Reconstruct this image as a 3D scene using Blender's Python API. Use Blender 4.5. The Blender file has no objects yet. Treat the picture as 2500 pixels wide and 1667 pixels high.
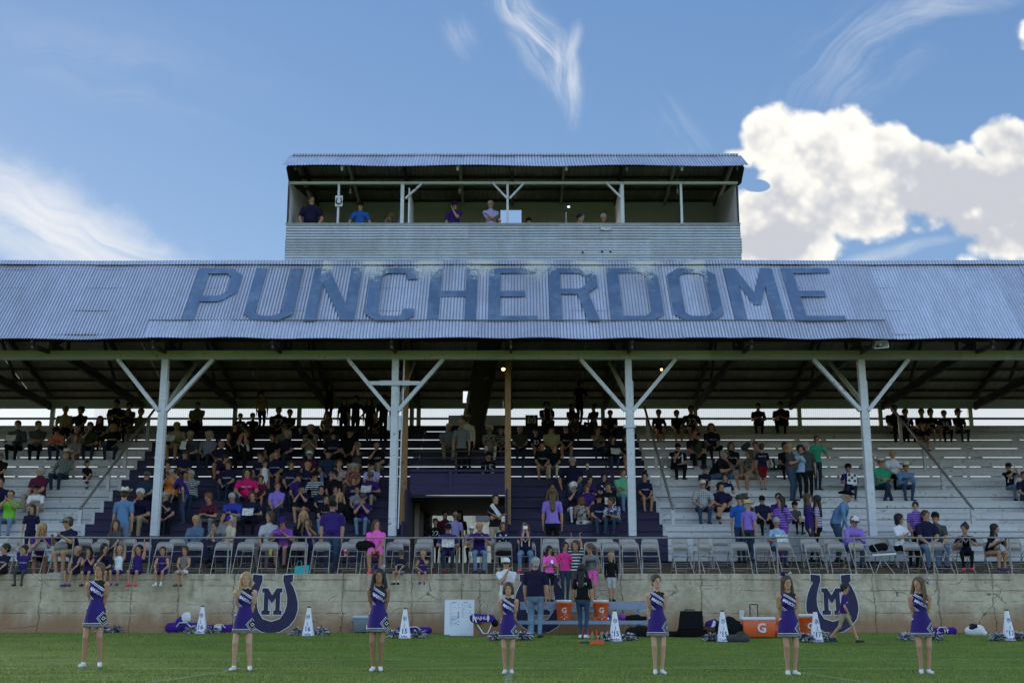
import bpy, math, random
import numpy as np
from mathutils import Vector, Matrix
from mathutils.bvhtree import BVHTree
rad = math.radians
random.seed(7)
SC = bpy.context.scene
COL = SC.collection

# ------------------------------------------------------------------ camera
F = 2900.0; TH = rad(13.1); CH = 0.86
cam = bpy.data.cameras.new('camera'); camo = bpy.data.objects.new('camera', cam); COL.objects.link(camo)
camo.location = (0, 0, CH); camo.rotation_euler = (rad(90) + TH, 0, 0)
cam.sensor_width = 36; cam.lens = 36 * F / 2500; cam.clip_end = 3000
SC.camera = camo
cy = SC.cycles; cy.max_bounces = 5; cy.diffuse_bounces = 2; cy.glossy_bounces = 2; cy.transparent_max_bounces = 8
cy.use_adaptive_sampling = True; cy.adaptive_threshold = .02; cy.caustics_reflective = False; cy.caustics_refractive = False
ct, st = math.cos(TH), math.sin(TH)
def ray(px, py):
    u = (px - 1250) / F; v = (833.5 - py) / F
    return u, ct - v * st, st + v * ct
def at(px, py, Y):
    u, dy, dz = ray(px, py); k = Y / dy
    return u * k, CH + dz * k
def zat(py, Y): return at(1250, py, Y)[1]
def xat(px, z, Y): return (px - 1250) / F * (Y * ct + (z - CH) * st)
def pyof(z, Y): return 833.5 - F * math.tan(math.atan2(z - CH, Y) - TH)

# ------------------------------------------------------------------ sky, sun, exposure
SC.view_settings.view_transform = 'Standard'; SC.view_settings.look = 'None'
SC.view_settings.exposure = 2.04; SC.view_settings.gamma = 1.0
SUN_EL = rad(17); SUN_AZ = rad(-48)          # behind the stand, to the left
W = bpy.data.worlds.new('World'); SC.world = W; W.use_nodes = True
class G:                                      # little node-graph writer
    def __init__(s, tree): s.t = tree; s.n = tree.nodes; s.l = tree.links
    def node(s, typ, **kw):
        n = s.n.new(typ)
        for k, v in kw.items(): setattr(n, k, v)
        return n
    def put(s, inp, v):
        if hasattr(v, 'is_output') or isinstance(v, bpy.types.NodeSocket): s.l.new(v, inp)
        else: inp.default_value = v
    def m(s, op, a, b=0.0, c=0.0, clamp=False):
        n = s.node('ShaderNodeMath', operation=op); n.use_clamp = clamp
        s.put(n.inputs[0], a); s.put(n.inputs[1], b); s.put(n.inputs[2], c)
        return n.outputs[0]
    def vec(s, x, y, z=0.0):
        n = s.node('ShaderNodeCombineXYZ'); s.put(n.inputs[0], x); s.put(n.inputs[1], y); s.put(n.inputs[2], z)
        return n.outputs[0]
    def sep(s, v):
        n = s.node('ShaderNodeSeparateXYZ'); s.l.new(v, n.inputs[0]); return n.outputs
    def noise(s, v, scale, detail=4, rough=.5, dist=0.0):
        n = s.node('ShaderNodeTexNoise'); s.l.new(v, n.inputs['Vector'])
        n.inputs['Scale'].default_value = scale; n.inputs['Detail'].default_value = detail
        n.inputs['Roughness'].default_value = rough; n.inputs['Distortion'].default_value = dist
        return n.outputs['Fac']
    def ss(s, x, a, b):                       # smoothstep a..b -> 0..1
        n = s.node('ShaderNodeMapRange'); n.interpolation_type = 'SMOOTHSTEP'
        s.put(n.inputs[0], x); n.inputs[1].default_value = a; n.inputs[2].default_value = b
        return n.outputs[0]
    def mix(s, f, a, b, mode='MIX'):
        n = s.node('ShaderNodeMix', data_type='RGBA', blend_type=mode)
        s.put(n.inputs[0], f)
        for i, v in ((6, a), (7, b)):
            if isinstance(v, tuple): v = (*v[:3], 1)
            s.put(n.inputs[i], v)
        return n.outputs[2]
    def ell(s, u, w, px, py, rx, ry, ang=0.0, deg=1.0):   # distance in an ellipse, in sky tangent units
        cx, dy, dz = ray(px, py); cx, cw = cx / dy, dz / dy
        du = s.m('SUBTRACT', u, cx); dw = s.m('SUBTRACT', w, cw)
        c, k = math.cos(ang), math.sin(ang)
        a = s.m('ADD', s.m('MULTIPLY', du, c), s.m('MULTIPLY', dw, k))
        b = s.m('SUBTRACT', s.m('MULTIPLY', dw, c), s.m('MULTIPLY', du, k))
        a = s.m('MULTIPLY', a, F / rx); b = s.m('MULTIPLY', b, F / ry)
        return s.m('SQRT', s.m('ADD', s.m('MULTIPLY', a, a), s.m('MULTIPLY', b, b)))
def sky():
    t = W.node_tree; t.nodes.clear(); g = G(t)
    out = g.node('ShaderNodeOutputWorld'); bg = g.node('ShaderNodeBackground'); bg2 = g.node('ShaderNodeBackground')
    ms = g.node('ShaderNodeMixShader'); g.l.new(ms.outputs[0], out.inputs[0]); g.l.new(bg.outputs[0], ms.inputs[1]); g.l.new(bg2.outputs[0], ms.inputs[2])
    s = g.node('ShaderNodeTexSky', sky_type='NISHITA'); s.sun_disc = False
    s.sun_elevation = SUN_EL; s.sun_rotation = SUN_AZ
    s.air_density = 1.0; s.dust_density = 0.3; s.ozone_density = 2.2; s.altitude = 400
    d = g.node('ShaderNodeTexCoord').outputs['Generated']
    x, y, z = g.sep(d)
    hs = g.node('ShaderNodeHueSaturation'); hs.inputs['Saturation'].default_value = SKY_SAT
    hs.inputs['Value'].default_value = SKY_VAL; g.l.new(s.outputs[0], hs.inputs['Color'])
    sk = g.mix(1.0, hs.outputs[0], SKY_TINT, 'MULTIPLY')
    vd = g.m('ADD', g.m('MULTIPLY', y, .974), g.m('MULTIPLY', z, .227))
    dim = g.m('MULTIPLY_ADD', g.ss(vd, .50, .86), SKY_DIM - 1.0, 1.0)      # sky behind the stand dimmed so the foreground comes out brighter against it
    low = g.m('MULTIPLY', g.m('SUBTRACT', 1.0, g.ss(z, .03, .30)), g.m('SUBTRACT', 1.0, g.ss(y, -.2, .3)))     # low sky behind the camera, dimmed below to darken the upper rows
    dim = g.m('MULTIPLY', dim, g.m('SUBTRACT', 1.0, g.m('MULTIPLY', low, .88)))
    stg = g.m('MULTIPLY', dim, SKY_STR); g.l.new(stg, bg.inputs['Strength']); g.l.new(stg, bg2.inputs['Strength'])
    own = g.mix(g.ss(z, .15, .52), SKY_LOW, SKY_HIGH); own = g.mix(g.m('SUBTRACT', 1.0, g.ss(z, .155, .25)), own, (4.3, 4.4, 4.6)); sk = g.mix(g.m('MULTIPLY', g.ss(vd, .45, .8), .72), sk, own)
    g.l.new(sk, bg.inputs['Color'])
    yy = g.m('MAXIMUM', y, 0.12); u = g.m('DIVIDE', x, yy); w = g.m('DIVIDE', z, yy)
    box = g.m('MULTIPLY', g.m('LESS_THAN', g.m('ABSOLUTE', u), .62), g.m('MULTIPLY', g.m('GREATER_THAN', w, .14), g.m('LESS_THAN', w, .80)))
    box = g.m('MULTIPLY', box, g.m('GREATER_THAN', y, .3))
    g.l.new(box, ms.inputs[0])                # the clouded part of the sky
    front = g.m('MULTIPLY', g.m('SUBTRACT', 1.0, g.ss(g.m('ABSOLUTE', u), .50, .61)), g.m('SUBTRACT', 1.0, g.ss(w, .62, .79)))
    P = g.vec(u, w); base = sk
    wob = g.noise(P, 7.0, 2); n2 = g.noise(P, 18.0, 4, .65, .5)
    def streak(px, py, rx, ry, ang, along, across, lo, hi, amt, seed, soft=.25):
        nonlocal base
        e = g.ell(u, w, px, py, rx, ry, ang)
        c, k = math.cos(ang), math.sin(ang)
        a = g.m('ADD', g.m('MULTIPLY', u, c), g.m('MULTIPLY', w, k))
        b = g.m('SUBTRACT', g.m('MULTIPLY', w, c), g.m('MULTIPLY', u, k))
        b = g.m('ADD', b, g.m('MULTIPLY', wob, .10))
        n = g.noise(g.vec(g.m('MULTIPLY', a, along), g.m('MULTIPLY', b, across), seed), 1.0, 5, .62, .6)
        f = g.m('ADD', g.m('MULTIPLY', n, .75), g.m('MULTIPLY', n2, .25))
        mask = g.m('SUBTRACT', 1.0, g.ss(g.m('ADD', e, g.m('MULTIPLY', g.m('SUBTRACT', n2, .5), .9)), soft, 1.0))
        f = g.m('MULTIPLY', g.m('MULTIPLY', g.ss(f, lo, hi), mask), g.m('MULTIPLY', front, amt))
        base = g.mix(f, base, CLOUD_W)
    streak(1310, 95, 245, 88, rad(-58), 7, 85, .36, .72, .85, 3.1, .0)
    streak(1385, 190, 160, 52, rad(-84), 7, 80, .34, .66, .9, 5.7, .0)
    streak(1392, 110, 90, 34, rad(72), 7, 80, .36, .68, .8, 15.7, .0)
    streak(1250, 20, 120, 60, rad(-70), 7, 80, .36, .68, .8, 17.7, .0)
    streak(1345, 150, 190, 110, rad(-66), 7, 60, .42, .75, .45, 1.9, .0)
    streak(1120, 88, 100, 62, rad(-62), 7, 55, .40, .74, .45, 8.3, .0)
    streak(120, 560, 660, 165, rad(-25), 4, 30, .22, .60, 1.0, 2.2, .10)
    streak(60, 470, 360, 120, rad(-36), 4, 22, .32, .66, .6, 6.2, .0)
    streak(2120, 120, 460, 170, rad(36), 5, 40, .42, .80, .50, 4.4, .1)
    streak(2330, 10, 260, 50, rad(5), 5, 40, .34, .70, .5, 7.4, .1)
    streak(1660, 330, 170, 85, rad(-55), 6, 44, .42, .8, .35, 9.1, .1)
    streak(330, 160, 620, 200, rad(-12), 3, 12, .40, .85, .22, 11.0, .1)
    streak(2160, 620, 230, 26, rad(13), 5, 40, .36, .72, .55, 12.0, .2)
    # heaped cumulus: one soft mass with lumpy rims
    E = [(1885, 345, 96, 102), (1962, 372, 110, 112), (2058, 350, 105, 96), (2150, 385, 108, 98), (2245, 425, 118, 100), (2350, 455, 128, 106),
         (2462, 365, 92, 82), (2490, 480, 140, 125), (1965, 500, 150, 125), (2120, 475, 170, 100), (2280, 480, 170, 78), (1915, 600, 150, 95), (2040, 430, 95, 75), (2420, 500, 150, 120), (2330, 505, 150, 62), (1850, 520, 75, 70), (2110, 545, 140, 68), (2465, 585, 110, 80),
         (2450, 560, 100, 66), (1815, 392, 52, 36), (2490, 652, 62, 26), (2500, 88, 30, 38), (1805, 620, 60, 80), (2360, 650, 40, 14)]
    f = None
    for (px, py, rx, ry) in E:
        py -= 8
        e = g.m('SUBTRACT', 1.0, g.ell(u, w, px, py, rx, ry)); e = g.m('MULTIPLY', e, min(rx, ry) / 90)
        f = e if f is None else g.m('SMOOTH_MAX', f, e, .10)
    hole = g.m('SUBTRACT', 1.0, g.ell(u, w, 1852, 455, 40, 20)); f = g.m('SUBTRACT', f, g.m('MULTIPLY', g.m('MAXIMUM', hole, 0.0), 1.3))
    v = g.node('ShaderNodeTexVoronoi'); v.feature = 'SMOOTH_F1'; g.l.new(P, v.inputs['Vector']); v.inputs['Scale'].default_value = 34
    v.inputs['Detail'].default_value = 2; v.inputs['Roughness'].default_value = .6; v.inputs['Smoothness'].default_value = .6
    n0 = g.noise(P, 26.0, 9, .68, .3)
    dens = g.m('ADD', g.m('ADD', f, g.m('MULTIPLY', g.m('SUBTRACT', n0, .5), .46)), g.m('MULTIPLY', g.m('SUBTRACT', .40, v.outputs['Distance']), .34))
    al = g.m('MULTIPLY', g.ss(dens, -.24, .06), front)
    sh = None
    for (px, py, rx, ry, k) in ((2330, 478, 330, 118, 1.0), (1905, 578, 170, 62, .55), (2420, 560, 210, 90, .9), (2170, 420, 190, 85, .45), (2000, 400, 100, 100, .2)):
        e = g.m('MULTIPLY', g.ss(g.m('SUBTRACT', 1.0, g.ell(u, w, px, py, rx, ry)), -.1, .8), k); sh = e if sh is None else g.m('SMOOTH_MAX', sh, e, .2)
    nl = g.noise(P, 11.0, 5, .55, .2)
    lit = g.m('ADD', g.m('SUBTRACT', 1.0, g.m('MULTIPLY', sh, .9)), g.m('ADD', g.m('MULTIPLY', g.m('SUBTRACT', nl, .5), 2.1), g.m('MULTIPLY', g.m('SUBTRACT', .52, v.outputs['Distance']), .9)))
    lit = g.m('ADD', lit, g.m('MULTIPLY', g.m('SUBTRACT', 1.0, g.ss(dens, -.1, .40)), .35))
    cc = g.mix(g.ss(lit, .0, 1.05), CLOUD_D, CLOUD_B)
    g.l.new(g.mix(al, base, cc), bg2.inputs['Color'])
    W.cycles.sampling_method = 'MANUAL'; W.cycles.sample_map_resolution = 256
SKY_SAT, SKY_VAL, SKY_TINT, SKY_STR, SKY_DIM = 1.0, 1.0, (1.22, 1.0, .82), 0.150, .302
SKY_LOW, SKY_HIGH = (1.25, 2.25, 3.9), (.72, 1.60, 3.35)
CLOUD_W, CLOUD_B, CLOUD_D = (4.5, 4.65, 4.9), (6.0, 5.8, 5.3), (3.25, 3.35, 3.65)
sky()
sl = bpy.data.lights.new('sun', 'SUN'); sl.energy = 0.6; sl.angle = rad(10); sl.color = (1, .9, .76)
so = bpy.data.objects.new('sun', sl); COL.objects.link(so)
sd = Vector((math.sin(SUN_AZ) * math.cos(SUN_EL), math.cos(SUN_AZ) * math.cos(SUN_EL), math.sin(SUN_EL)))
so.rotation_euler = sd.to_track_quat('Z', 'Y').to_euler(); so.location = (-30, 40, 30)

# ------------------------------------------------------------------ materials
MATS = {}
def mat(name, col, rough=.7, metal=0.0, var=.12, scale=6.0, bump=0.0, bscale=60.0, emit=None, spec=None, island=0.0):
    if name in MATS: return MATS[name]
    m = bpy.data.materials.new(name); m.use_nodes = True; MATS[name] = m
    g = G(m.node_tree); b = m.node_tree.nodes['Principled BSDF']
    b.inputs['Roughness'].default_value = rough; b.inputs['Metallic'].default_value = metal
    if spec is not None: b.inputs['Specular IOR Level'].default_value = spec
    tc = g.node('ShaderNodeTexCoord').outputs['Object']
    n = g.noise(tc, scale, 4, .6)
    f = g.m('MULTIPLY_ADD', g.m('SUBTRACT', n, .5), var * 2.6, 1.0)
    if island:
        ge = g.node('ShaderNodeNewGeometry').outputs['Random Per Island']
        f = g.m('MULTIPLY', f, g.m('MULTIPLY_ADD', ge, island, 1 - island / 2))
    hs = g.node('ShaderNodeVectorMath', operation='SCALE'); hs.inputs[0].default_value = col[:3]; g.l.new(f, hs.inputs['Scale'])
    g.l.new(hs.outputs[0], b.inputs['Base Color'])
    if bump:
        bn = g.node('ShaderNodeBump'); bn.inputs['Strength'].default_value = bump; bn.inputs['Distance'].default_value = .02
        g.l.new(g.noise(tc, bscale, 4, .6), bn.inputs['Height']); g.l.new(bn.outputs[0], b.inputs['Normal'])
    if emit:
        b.inputs['Emission Color'].default_value = (*emit[:3], 1); b.inputs['Emission Strength'].default_value = emit[3]
    return m

# ------------------------------------------------------------------ objects
def link(o, parent=None):
    COL.objects.link(o)
    if parent: o.parent = parent
    return o
def tag(o, label, cat, group=None, kind=None):
    if label: o['label'] = label
    if cat: o['category'] = cat
    if group: o['group'] = group
    if kind: o['kind'] = kind
    return o
def empty(name, label, cat, loc=(0, 0, 0), rz=0.0, group=None, parent=None):
    o = bpy.data.objects.new(name, None); o.empty_display_size = .1; link(o, parent)
    o.location = loc; o.rotation_euler = (0, 0, rz)
    return tag(o, label, cat, group)
def meshdata(name, v, f, mats=None, mi=None, smooth=False):
    me = bpy.data.meshes.new(name); me.from_pydata([tuple(p) for p in v], [], f)
    for m in (mats or []): me.materials.append(m)
    if mi is not None: me.polygons.foreach_set('material_index', mi)
    if smooth: me.polygons.foreach_set('use_smooth', [True] * len(f))
    me.update(); return me
class MB:
    def __init__(s): s.v = []; s.f = []; s.mi = []; s.sm = []
    def add(s, v, f, mi=0, sm=False):
        n = len(s.v); s.v += [tuple(p) for p in v]; s.f += [tuple(i + n for i in q) for q in f]
        s.mi += [mi] * len(f); s.sm += [sm] * len(f); return s
    def box(s, x0, x1, y0, y1, z0, z1, mi=0):
        return s.add([(x0, y0, z0), (x1, y0, z0), (x1, y1, z0), (x0, y1, z0), (x0, y0, z1), (x1, y0, z1), (x1, y1, z1), (x0, y1, z1)],
                     [(0, 3, 2, 1), (4, 5, 6, 7), (0, 1, 5, 4), (1, 2, 6, 5), (2, 3, 7, 6), (3, 0, 4, 7)], mi)
    def bar(s, a, b, w, h, mi=0, up=(0, 0, 1)):
        a, b = Vector(a), Vector(b); d = (b - a).normalized(); u = Vector(up)
        if abs(d.dot(u)) > .98: u = Vector((0, 1, 0))
        x = d.cross(u).normalized(); z = x.cross(d).normalized()
        v = []
        for p in (a, b):
            for i, j in ((-1, -1), (1, -1), (1, 1), (-1, 1)): v.append(p + x * (i * w / 2) + z * (j * h / 2))
        return s.add(v, [(3, 2, 1, 0), (4, 5, 6, 7), (0, 1, 5, 4), (1, 2, 6, 5), (2, 3, 7, 6), (3, 0, 4, 7)], mi)
    def tube(s, pts, r, seg=8, mi=0, cap=True):
        pts = [Vector(p) for p in pts]; n = len(pts); rs = r if isinstance(r, (list, tuple)) else [r] * n
        v = []; f = []; px = None
        for i, p in enumerate(pts):
            d = (pts[min(i + 1, n - 1)] - pts[max(i - 1, 0)]).normalized()
            x = px if px is not None else (d.orthogonal())
            x = (x - d * x.dot(d)).normalized(); px = x; y = d.cross(x)
            for k in range(seg):
                a = 2 * math.pi * k / seg; v.append(p + (x * math.cos(a) + y * math.sin(a)) * rs[i])
        for i in range(n - 1):
            for k in range(seg): f.append((i * seg + k, i * seg + (k + 1) % seg, (i + 1) * seg + (k + 1) % seg, (i + 1) * seg + k))
        s.add(v, f, mi, True)
        if cap: s.add(v[:seg], [tuple(range(seg))[::-1]], mi); s.add(v[-seg:], [tuple(range(seg))], mi)
        return s
    def lathe(s, c, prof, seg=20, mi=0, sx=1.0, sy=1.0, sm=True, mis=None):
        v = []; 
        for (r, z) in prof:
            for k in range(seg):
                a = 2 * math.pi * k / seg; v.append((c[0] + r * sx * math.cos(a), c[1] + r * sy * math.sin(a), c[2] + z))
        for i in range(len(prof) - 1):
            f = [(i * seg + k, i * seg + (k + 1) % seg, (i + 1) * seg + (k + 1) % seg, (i + 1) * seg + k) for k in range(seg)]
            n = len(s.v) if i == 0 else n0
            if i == 0: n0 = n; s.v += v
            s.f += [tuple(j + n0 for j in q) for q in f]; mm = mis[i] if mis else mi
            s.mi += [mm] * seg; s.sm += [sm] * seg
        return s
    def ball(s, c, r, mi=0, seg=12, rings=7):
        rx, ry, rz = r if isinstance(r, (tuple, list)) else (r, r, r)
        pr = [(max(math.sin(math.pi * i / rings), 1e-3), -math.cos(math.pi * i / rings) * rz) for i in range(rings + 1)]
        return s.lathe(c, [(a * rx, z) for a, z in pr], seg, mi, 1.0, ry / rx)
    def xf(s, M, start=0):
        for i in range(start, len(s.v)): s.v[i] = tuple(M @ Vector(s.v[i]))
        return s
    def data(s, name, mats):
        me = bpy.data.meshes.new(name); me.from_pydata(s.v, [], s.f)
        for m in (mats if isinstance(mats, (list, tuple)) else [mats]): me.materials.append(m)
        me.polygons.foreach_set('material_index', s.mi); me.polygons.foreach_set('use_smooth', s.sm); me.update(); return me
    def build(s, name, mats, parent=None, loc=None, rz=0.0):
        o = bpy.data.objects.new(name, s.data(name, mats)); link(o, parent)
        if loc: o.location = loc
        o.rotation_euler[2] = rz
        return o
def flat2d(splines, ext=.004):                 # filled 2-D outline with holes -> (verts, faces), thickness along z
    cu = bpy.data.curves.new('c', 'CURVE'); cu.dimensions = '2D'; cu.fill_mode = 'BOTH'; cu.extrude = ext
    for pts in splines:
        sp = cu.splines.new('POLY'); sp.points.add(len(pts) - 1); sp.use_cyclic_u = True
        for i, p in enumerate(pts): sp.points[i].co = (p[0], p[1], 0, 1)
    return _cu(cu)
def text2d(txt, size=1.0, ext=.004, off=0.0):
    cu = bpy.data.curves.new('t', 'FONT'); cu.body = txt; cu.size = size; cu.extrude = ext; cu.align_x = 'CENTER'; cu.align_y = 'CENTER'
    cu.offset = off; cu.resolution_u = 2
    return _cu(cu)
def _cu(cu):
    o = bpy.data.objects.new('c', cu); COL.objects.link(o); bpy.context.view_layer.update()
    me = o.evaluated_get(bpy.context.evaluated_depsgraph_get()).to_mesh()
    v = [tuple(p.co) for p in me.vertices]; f = [tuple(p.vertices) for p in me.polygons]
    bpy.data.objects.remove(o); bpy.data.curves.remove(cu); return v, f
_tc = {}
def text_cached(t, off=0.0):
    if (t, off) not in _tc: _tc[(t, off)] = text2d(t, 1.0, .004, off)
    return _tc[(t, off)]
# ------------------------------------------------------------------ surface materials of the place
def wood_paint(name, col, rough=.75, wear=.25, wearcol=(.22, .19, .16)):
    m = bpy.data.materials.new(name); m.use_nodes = True; MATS[name] = m
    g = G(m.node_tree); b = m.node_tree.nodes['Principled BSDF']; b.inputs['Roughness'].default_value = rough
    tc = g.node('ShaderNodeTexCoord').outputs['Object']; x, y, z = g.sep(tc)
    n1 = g.noise(g.vec(g.m('MULTIPLY', x, .6), y, g.m('MULTIPLY', z, 3.0)), 3.0, 6, .65)
    n2 = g.noise(tc, 9.0, 5, .7)
    ge = g.node('ShaderNodeNewGeometry').outputs['Random Per Island']
    f = g.m('MULTIPLY', g.m('MULTIPLY_ADD', n1, .5, .75), g.m('MULTIPLY_ADD', ge, .3, .82))
    v = g.node('ShaderNodeVectorMath', operation='SCALE'); v.inputs[0].default_value = col; g.l.new(f, v.inputs['Scale'])
    c = g.mix(g.ss(g.m('MULTIPLY', n2, g.m('MULTIPLY_ADD', n1, .8, .6)), .62 - wear * .3, .72), v.outputs[0], wearcol)
    g.l.new(c, b.inputs['Base Color'])
    bn = g.node('ShaderNodeBump'); bn.inputs['Strength'].default_value = .3; g.l.new(n2, bn.inputs['Height']); g.l.new(bn.outputs[0], b.inputs['Normal'])
    return m
M_white = wood_paint('white_boards', (.47, .465, .475), wear=.18)
M_post = wood_paint('white_post_paint', (.56, .57, .60), wear=.08)
M_beam = wood_paint('greenish_white_beam', (.42, .45, .38), wear=.05)
M_purple = wood_paint('purple_boards', (.017, .012, .046), wear=.0, wearcol=(.03, .02, .07))
M_plum = wood_paint('purple_panel_paint', (.030, .022, .078), wear=.0, wearcol=(.03, .02, .07))
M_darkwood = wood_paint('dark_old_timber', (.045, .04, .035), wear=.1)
M_brown = wood_paint('brown_timber', (.25, .13, .05), wear=.3, wearcol=(.09, .05, .025))
M_panel = mat('press_box_inner_panel', (.72, .70, .74), .85, var=.1, scale=1.2)
M_rail = mat('galvanised_rail', (.24, .22, .20), .5, .3, var=.25, scale=9)
def galv(name, col, lich=False, valley_shade=None):
    m = bpy.data.materials.new(name); m.use_nodes = True; MATS[name] = m
    g = G(m.node_tree); b = m.node_tree.nodes['Principled BSDF']
    b.inputs['Roughness'].default_value = .5; b.inputs['Metallic'].default_value = .35
    tc = g.node('ShaderNodeTexCoord').outputs['Object']; x, y, z = g.sep(tc)
    n1 = g.noise(g.vec(g.m('MULTIPLY', x, 2.0), y, g.m('MULTIPLY', z, .5)), 1.4, 6, .7)
    n2 = g.noise(tc, 14.0, 5, .7)
    ge = g.node('ShaderNodeNewGeometry').outputs['Random Per Island']
    f = g.m('MULTIPLY', g.m('MULTIPLY_ADD', n1, .7, .65), g.m('MULTIPLY_ADD', ge, .26, .87))
    f = g.m('MULTIPLY', f, g.m('MULTIPLY_ADD', n2, .4, .8))
    v = g.node('ShaderNodeVectorMath', operation='SCALE'); v.inputs[0].default_value = col; g.l.new(f, v.inputs['Scale'])
    c = v.outputs[0]
    if valley_shade:      # shade in the corrugation valleys, painted into the base colour
        ph = g.m('SINE', g.m('MULTIPLY', x if valley_shade[0] == 'x' else g.m('SUBTRACT', z, RZ - .12), 2 * math.pi / valley_shade[1])); c = g.mix(g.m('MULTIPLY', g.ss(g.m('ADD', ph, g.m('MULTIPLY', n1, .6)), .4, -.5), .0), c, (.1, .1, .12))
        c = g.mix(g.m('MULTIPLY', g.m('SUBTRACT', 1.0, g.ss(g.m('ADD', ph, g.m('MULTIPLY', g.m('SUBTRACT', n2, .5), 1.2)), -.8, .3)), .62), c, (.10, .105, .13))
    rust = g.ss(g.noise(g.vec(g.m('MULTIPLY', x, 1.5), y, z), 1.1, 7, .75), .66, .76)
    c = g.mix(g.m('MULTIPLY', rust, .45), c, (.13, .10, .08))
    if 'paint' in name: c = g.mix(g.m('MULTIPLY', g.ss(g.noise(tc, 1.7, 5, .7), .48, .62), .45), c, (.20, .26, .36))
    if lich:   # pale flaking lichen splashes below the press box, one at each old drip line
        per = 1.557; k = g.m('SUBTRACT', g.m('FRACT', g.m('DIVIDE', g.m('ADD', x, 4.75 + per * 10), per)), .5)
        dx = g.m('MULTIPLY', g.m('ABSOLUTE', k), per / .50)
        dz = g.m('MULTIPLY', g.m('SUBTRACT', lich[0], z), 1 / .62)
        rr = g.m('SQRT', g.m('ADD', g.m('MULTIPLY', dx, dx), g.m('MULTIPLY', dz, dz)))
        inx = g.m('MULTIPLY', g.m('GREATER_THAN', x, -5.45), g.m('LESS_THAN', x, 5.55))
        sp = g.m('ADD', g.m('MULTIPLY', g.noise(tc, 26.0, 4, .7), .72), g.m('MULTIPLY', g.noise(tc, 5.0, 3, .6), .28))
        msk = g.m('MULTIPLY', g.ss(g.m('SUBTRACT', g.m('MULTIPLY_ADD', sp, 5.5, -1.95), rr), -.1, .25), inx)
        c = g.mix(g.m('MULTIPLY', msk, .9), c, (.56, .55, .50))
        b2 = g.m('MULTIPLY_ADD', msk, -.35, .35); g.l.new(b2, b.inputs['Metallic'])
    g.l.new(c, b.inputs['Base Color'])
    g.l.new(g.m('MULTIPLY_ADD', n2, .3, .36), b.inputs['Roughness'])
    return m
RZ = 10.86; RY = 32.95; EY = 30.85; EZ = zat(826, EY)
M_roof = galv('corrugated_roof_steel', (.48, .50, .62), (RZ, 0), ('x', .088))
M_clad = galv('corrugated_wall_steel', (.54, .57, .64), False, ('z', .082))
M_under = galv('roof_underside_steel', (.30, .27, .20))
M_letter = galv('blue_roof_paint', (.095, .150, .255), (RZ, 0))

def corr(mb, O, U, V, ulen, vlen, Nn, pitch=.09, amp=.012, sheet=.66, ns=6, rows=4, jit=.004, lenjit=0.0, sag=None, seg=6, seed=1, mi=0):
    """corrugated sheets: waves run along V, sheets laid side by side along U"""
    rng = random.Random(seed); O, U, V, Nn = map(Vector, (O, U, V, Nn)); n = max(1, round(ulen / sheet)); w = ulen / n
    for i in range(n):
        off = rng.uniform(-jit, jit) + (i % 2) * .003; l = vlen + rng.uniform(-lenjit, lenjit); tilt = rng.uniform(-jit, jit)
        cols = max(4, int(w / pitch * seg)); v = []; f = []
        for a in range(cols + 1):
            uu = w * a / cols + i * w + (a == cols) * .01
            h = amp * math.sin(2 * math.pi * uu / pitch)
            for r in range(rows + 1):
                vv = l * r / rows
                s = sag(uu, r / rows) if sag else 0
                v.append(O + U * uu + V * vv + Nn * (h + off + tilt * r / rows * 2 + s))
        for a in range(cols):
            for r in range(rows):
                k = a * (rows + 1) + r; f.append((k, k + rows + 1, k + rows + 2, k + 1))
        mb.add(v, f, mi, True)
    return mb

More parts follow.
